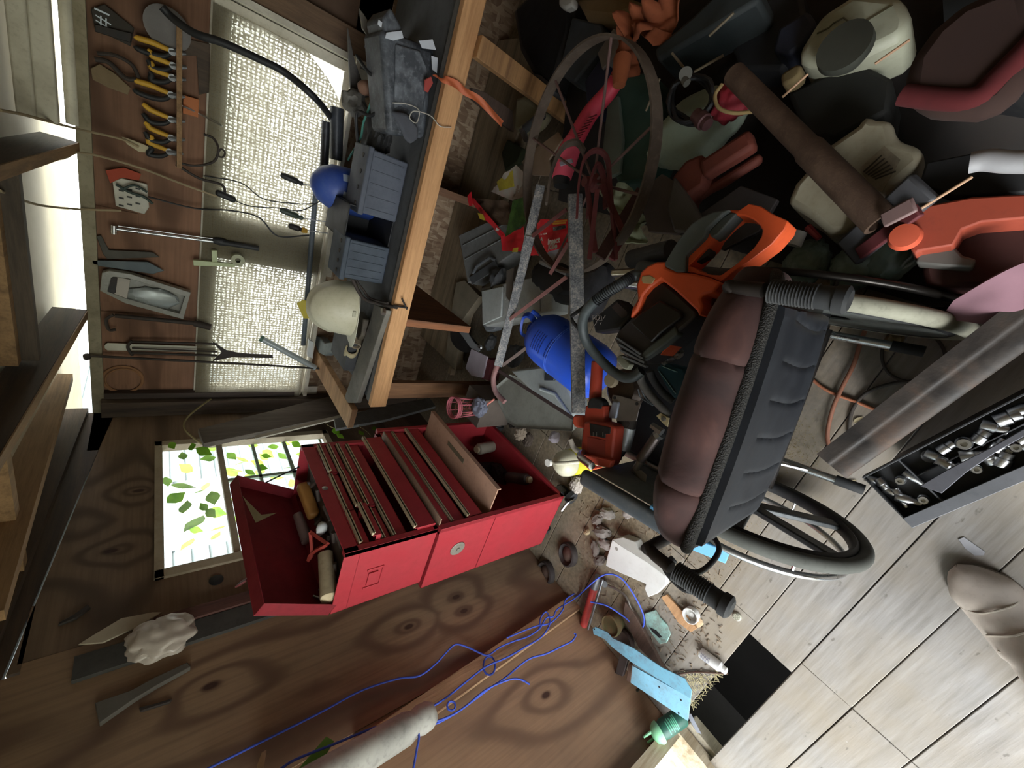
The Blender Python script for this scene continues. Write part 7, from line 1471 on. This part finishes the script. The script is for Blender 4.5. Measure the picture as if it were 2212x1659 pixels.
g = G(); a, b = tp_(.20, Wd * .62, -.03), tp_(.36, Wd * .50, -.03); g.beam(a, b, .008, .004); g.torus(fr(b, (1, 0, 0), (0, 0, 1)), .011, .003, 20, 6); g.torus(fr(a, (1, 0, 0), (0, 0, 1)), .009, .003, 20, 6); link('shank', g, M_chrome, wr_)
g = G(); g.ring([(.003, .0), (.013, 0), (.013, .004), (.003, .004)], TM @ T(.115, sg * Wd * .2, -D_ + .004), 20); one('washer', g, M_gry, 'large grey washer in the back row of the tray', 'washer')
# rounded dark lid
ld = thing('padded_chest_cover', 'long dark brown padded lid with a rolled front edge behind the socket tray', 'lid')
def leather():
    t = NT('worn_brown_paint'); n = t.noise(t.co((1, 1, 1)), 9, 6, .65, .5); col = t.ramp(n, [(.35, h('1f1b19')), (.5, h('38312c')), (.62, h('4c3c32')), (.75, h('6f5b4b'))]); t.bump(t.noise(t.co(), 70, 3), .25, .003); return t.end(col, t.ramp(n, [(.4, .6), (.7, .8)]))
M_lea = leather(); A0 = W(1772, 992, z=tz + .07); A1 = W(2212, 655, z=tz + .07); da = (A1 - A0).normalized()
B0 = W(1845, 1022, z=tz + .02); sec = (B0 - A0); sec = sec - da * sec.dot(da)
up_ = da.cross(sec).normalized(); up_ = up_ if up_.z > 0 else -up_
def lf(u, v):
    p = A0 + da * (.44 * u) + da * (.02 * (1 - v) * 0); s = sec.length; y = s * v; z = .0
    if v < .28: z = -.02 * (1 - (v / .28)) ** 1
    elif v < .34: z = .0
    else: z = .018 * math.sin((v - .34) / .66 * PI * .85) - .030 * max(0, (v - .75) / .25) ** 2
    return p + sec.normalized() * y + up_ * z
g = G(); g.grid(30, 26, lf, .02 if up_.z < 0 else -.02); link('padded_top', g, M_lea, ld, ang=50)
# ================= the photographer's boot =================
per = thing('person', 'standing person of whom only a dusty suede boot and jeans cuff show', 'person')
BM = fr(W(2072, 1222, z=.0), W(2230, 1400, z=.0) - W(2072, 1222, z=.0), (0, 0, 1))
suede = plast('c6bcb2', .9, .5, '9a8e82', key='suede')
def boot(u, v):            # u along from the toe, v round the section
    x = -.005 + .36 * u; e = min(1, (u / .16)) ** .5 if u < .16 else 1
    w = (.058 + .006 * math.sin(u * PI)) * e; hgt = .018 + (.045 * min(1, u / .25) ** .6 if u < .25 else .045 + .09 * min(1, (u - .25) / .35) ** 1.3)
    a = PI * v; y = w * math.cos(a) * (1 - .12 * (u > .5)); z = .018 + (hgt) * math.sin(a) ** .75
    z += .0025 * noise.noise(V((x * 40, y * 40, 1)))
    return BM @ V((x, y + .012 * math.sin(u * PI), z))
g = G(); g.grid(36, 22, boot, .004); bt_ = link('boot', g, suede, per, ang=70)
out = [(.30 * t - .012 * 0, 0) for t in (0,)]
def edge(sgn): return [(-.008 + .37 * t, sgn * (.062 + .006 * math.sin(t * PI)) * (min(1, t / .16) ** .5 if t < .16 else 1) + .012 * math.sin(t * PI)) for t in [i / 20 for i in range(21)]]
g = G(); g.prism(edge(1) + edge(-1)[::-1][:-1], .0, .020, BM); link('sole', g, plast('877d70', .85, .5, '5a5148'), bt_, bev=.003)
g = G(); P_ = [BM @ V(p) for p in ((.075, -.052, .050), (.085, -.025, .079), (.085, .012, .090), (.085, .048, .075), (.08, .068, .045))]; g.tube(spline(P_, 5), .0022, 6)
P_ = [BM @ V(p) for p in ((.13, -.04, .088), (.13, .01, .114), (.13, .055, .088))]; g.tube(spline(P_, 5), .003, 6); P_ = [BM @ V(p) for p in ((.16, -.04, .10), (.165, .01, .132), (.165, .055, .10))]; g.tube(spline(P_, 5), .003, 6)
link('laces', g, plast('b0a79a', .9, .3), bt_)
g = G()
def leg(u, v):
    a = 2 * PI * u; r = .068 + .014 * v + .003 * math.sin(a * 5 + v * 9)
    return BM @ V((.31 + r * 1.1 * math.cos(a) + .03 * v, .012 + r * math.sin(a), .075 + .26 * v))
g.grid(30, 12, leg, .004); link('jeans_leg', g, plast('4c7fc2', .9, .4, '7fa6d8'), per, ang=80)
# ---------------- put each empty at the base of its parts ----------------
bpy.context.view_layer.update()
for r in ROOTS:
    lo = V((1e9,) * 3); hi = V((-1e9,) * 3)
    def walk(o):
        for c in o.children:
            if c.type == 'MESH':
                for q in c.bound_box:
                    p = c.matrix_world @ V(q)
                    for i in range(3): lo[i] = min(lo[i], p[i]); hi[i] = max(hi[i], p[i])
            walk(c)
    walk(r)
    if lo.x > 1e8: continue
    b = V(((lo.x + hi.x) / 2, (lo.y + hi.y) / 2, lo.z))
    r.location = b
    for c in r.children: c.location = c.location - b
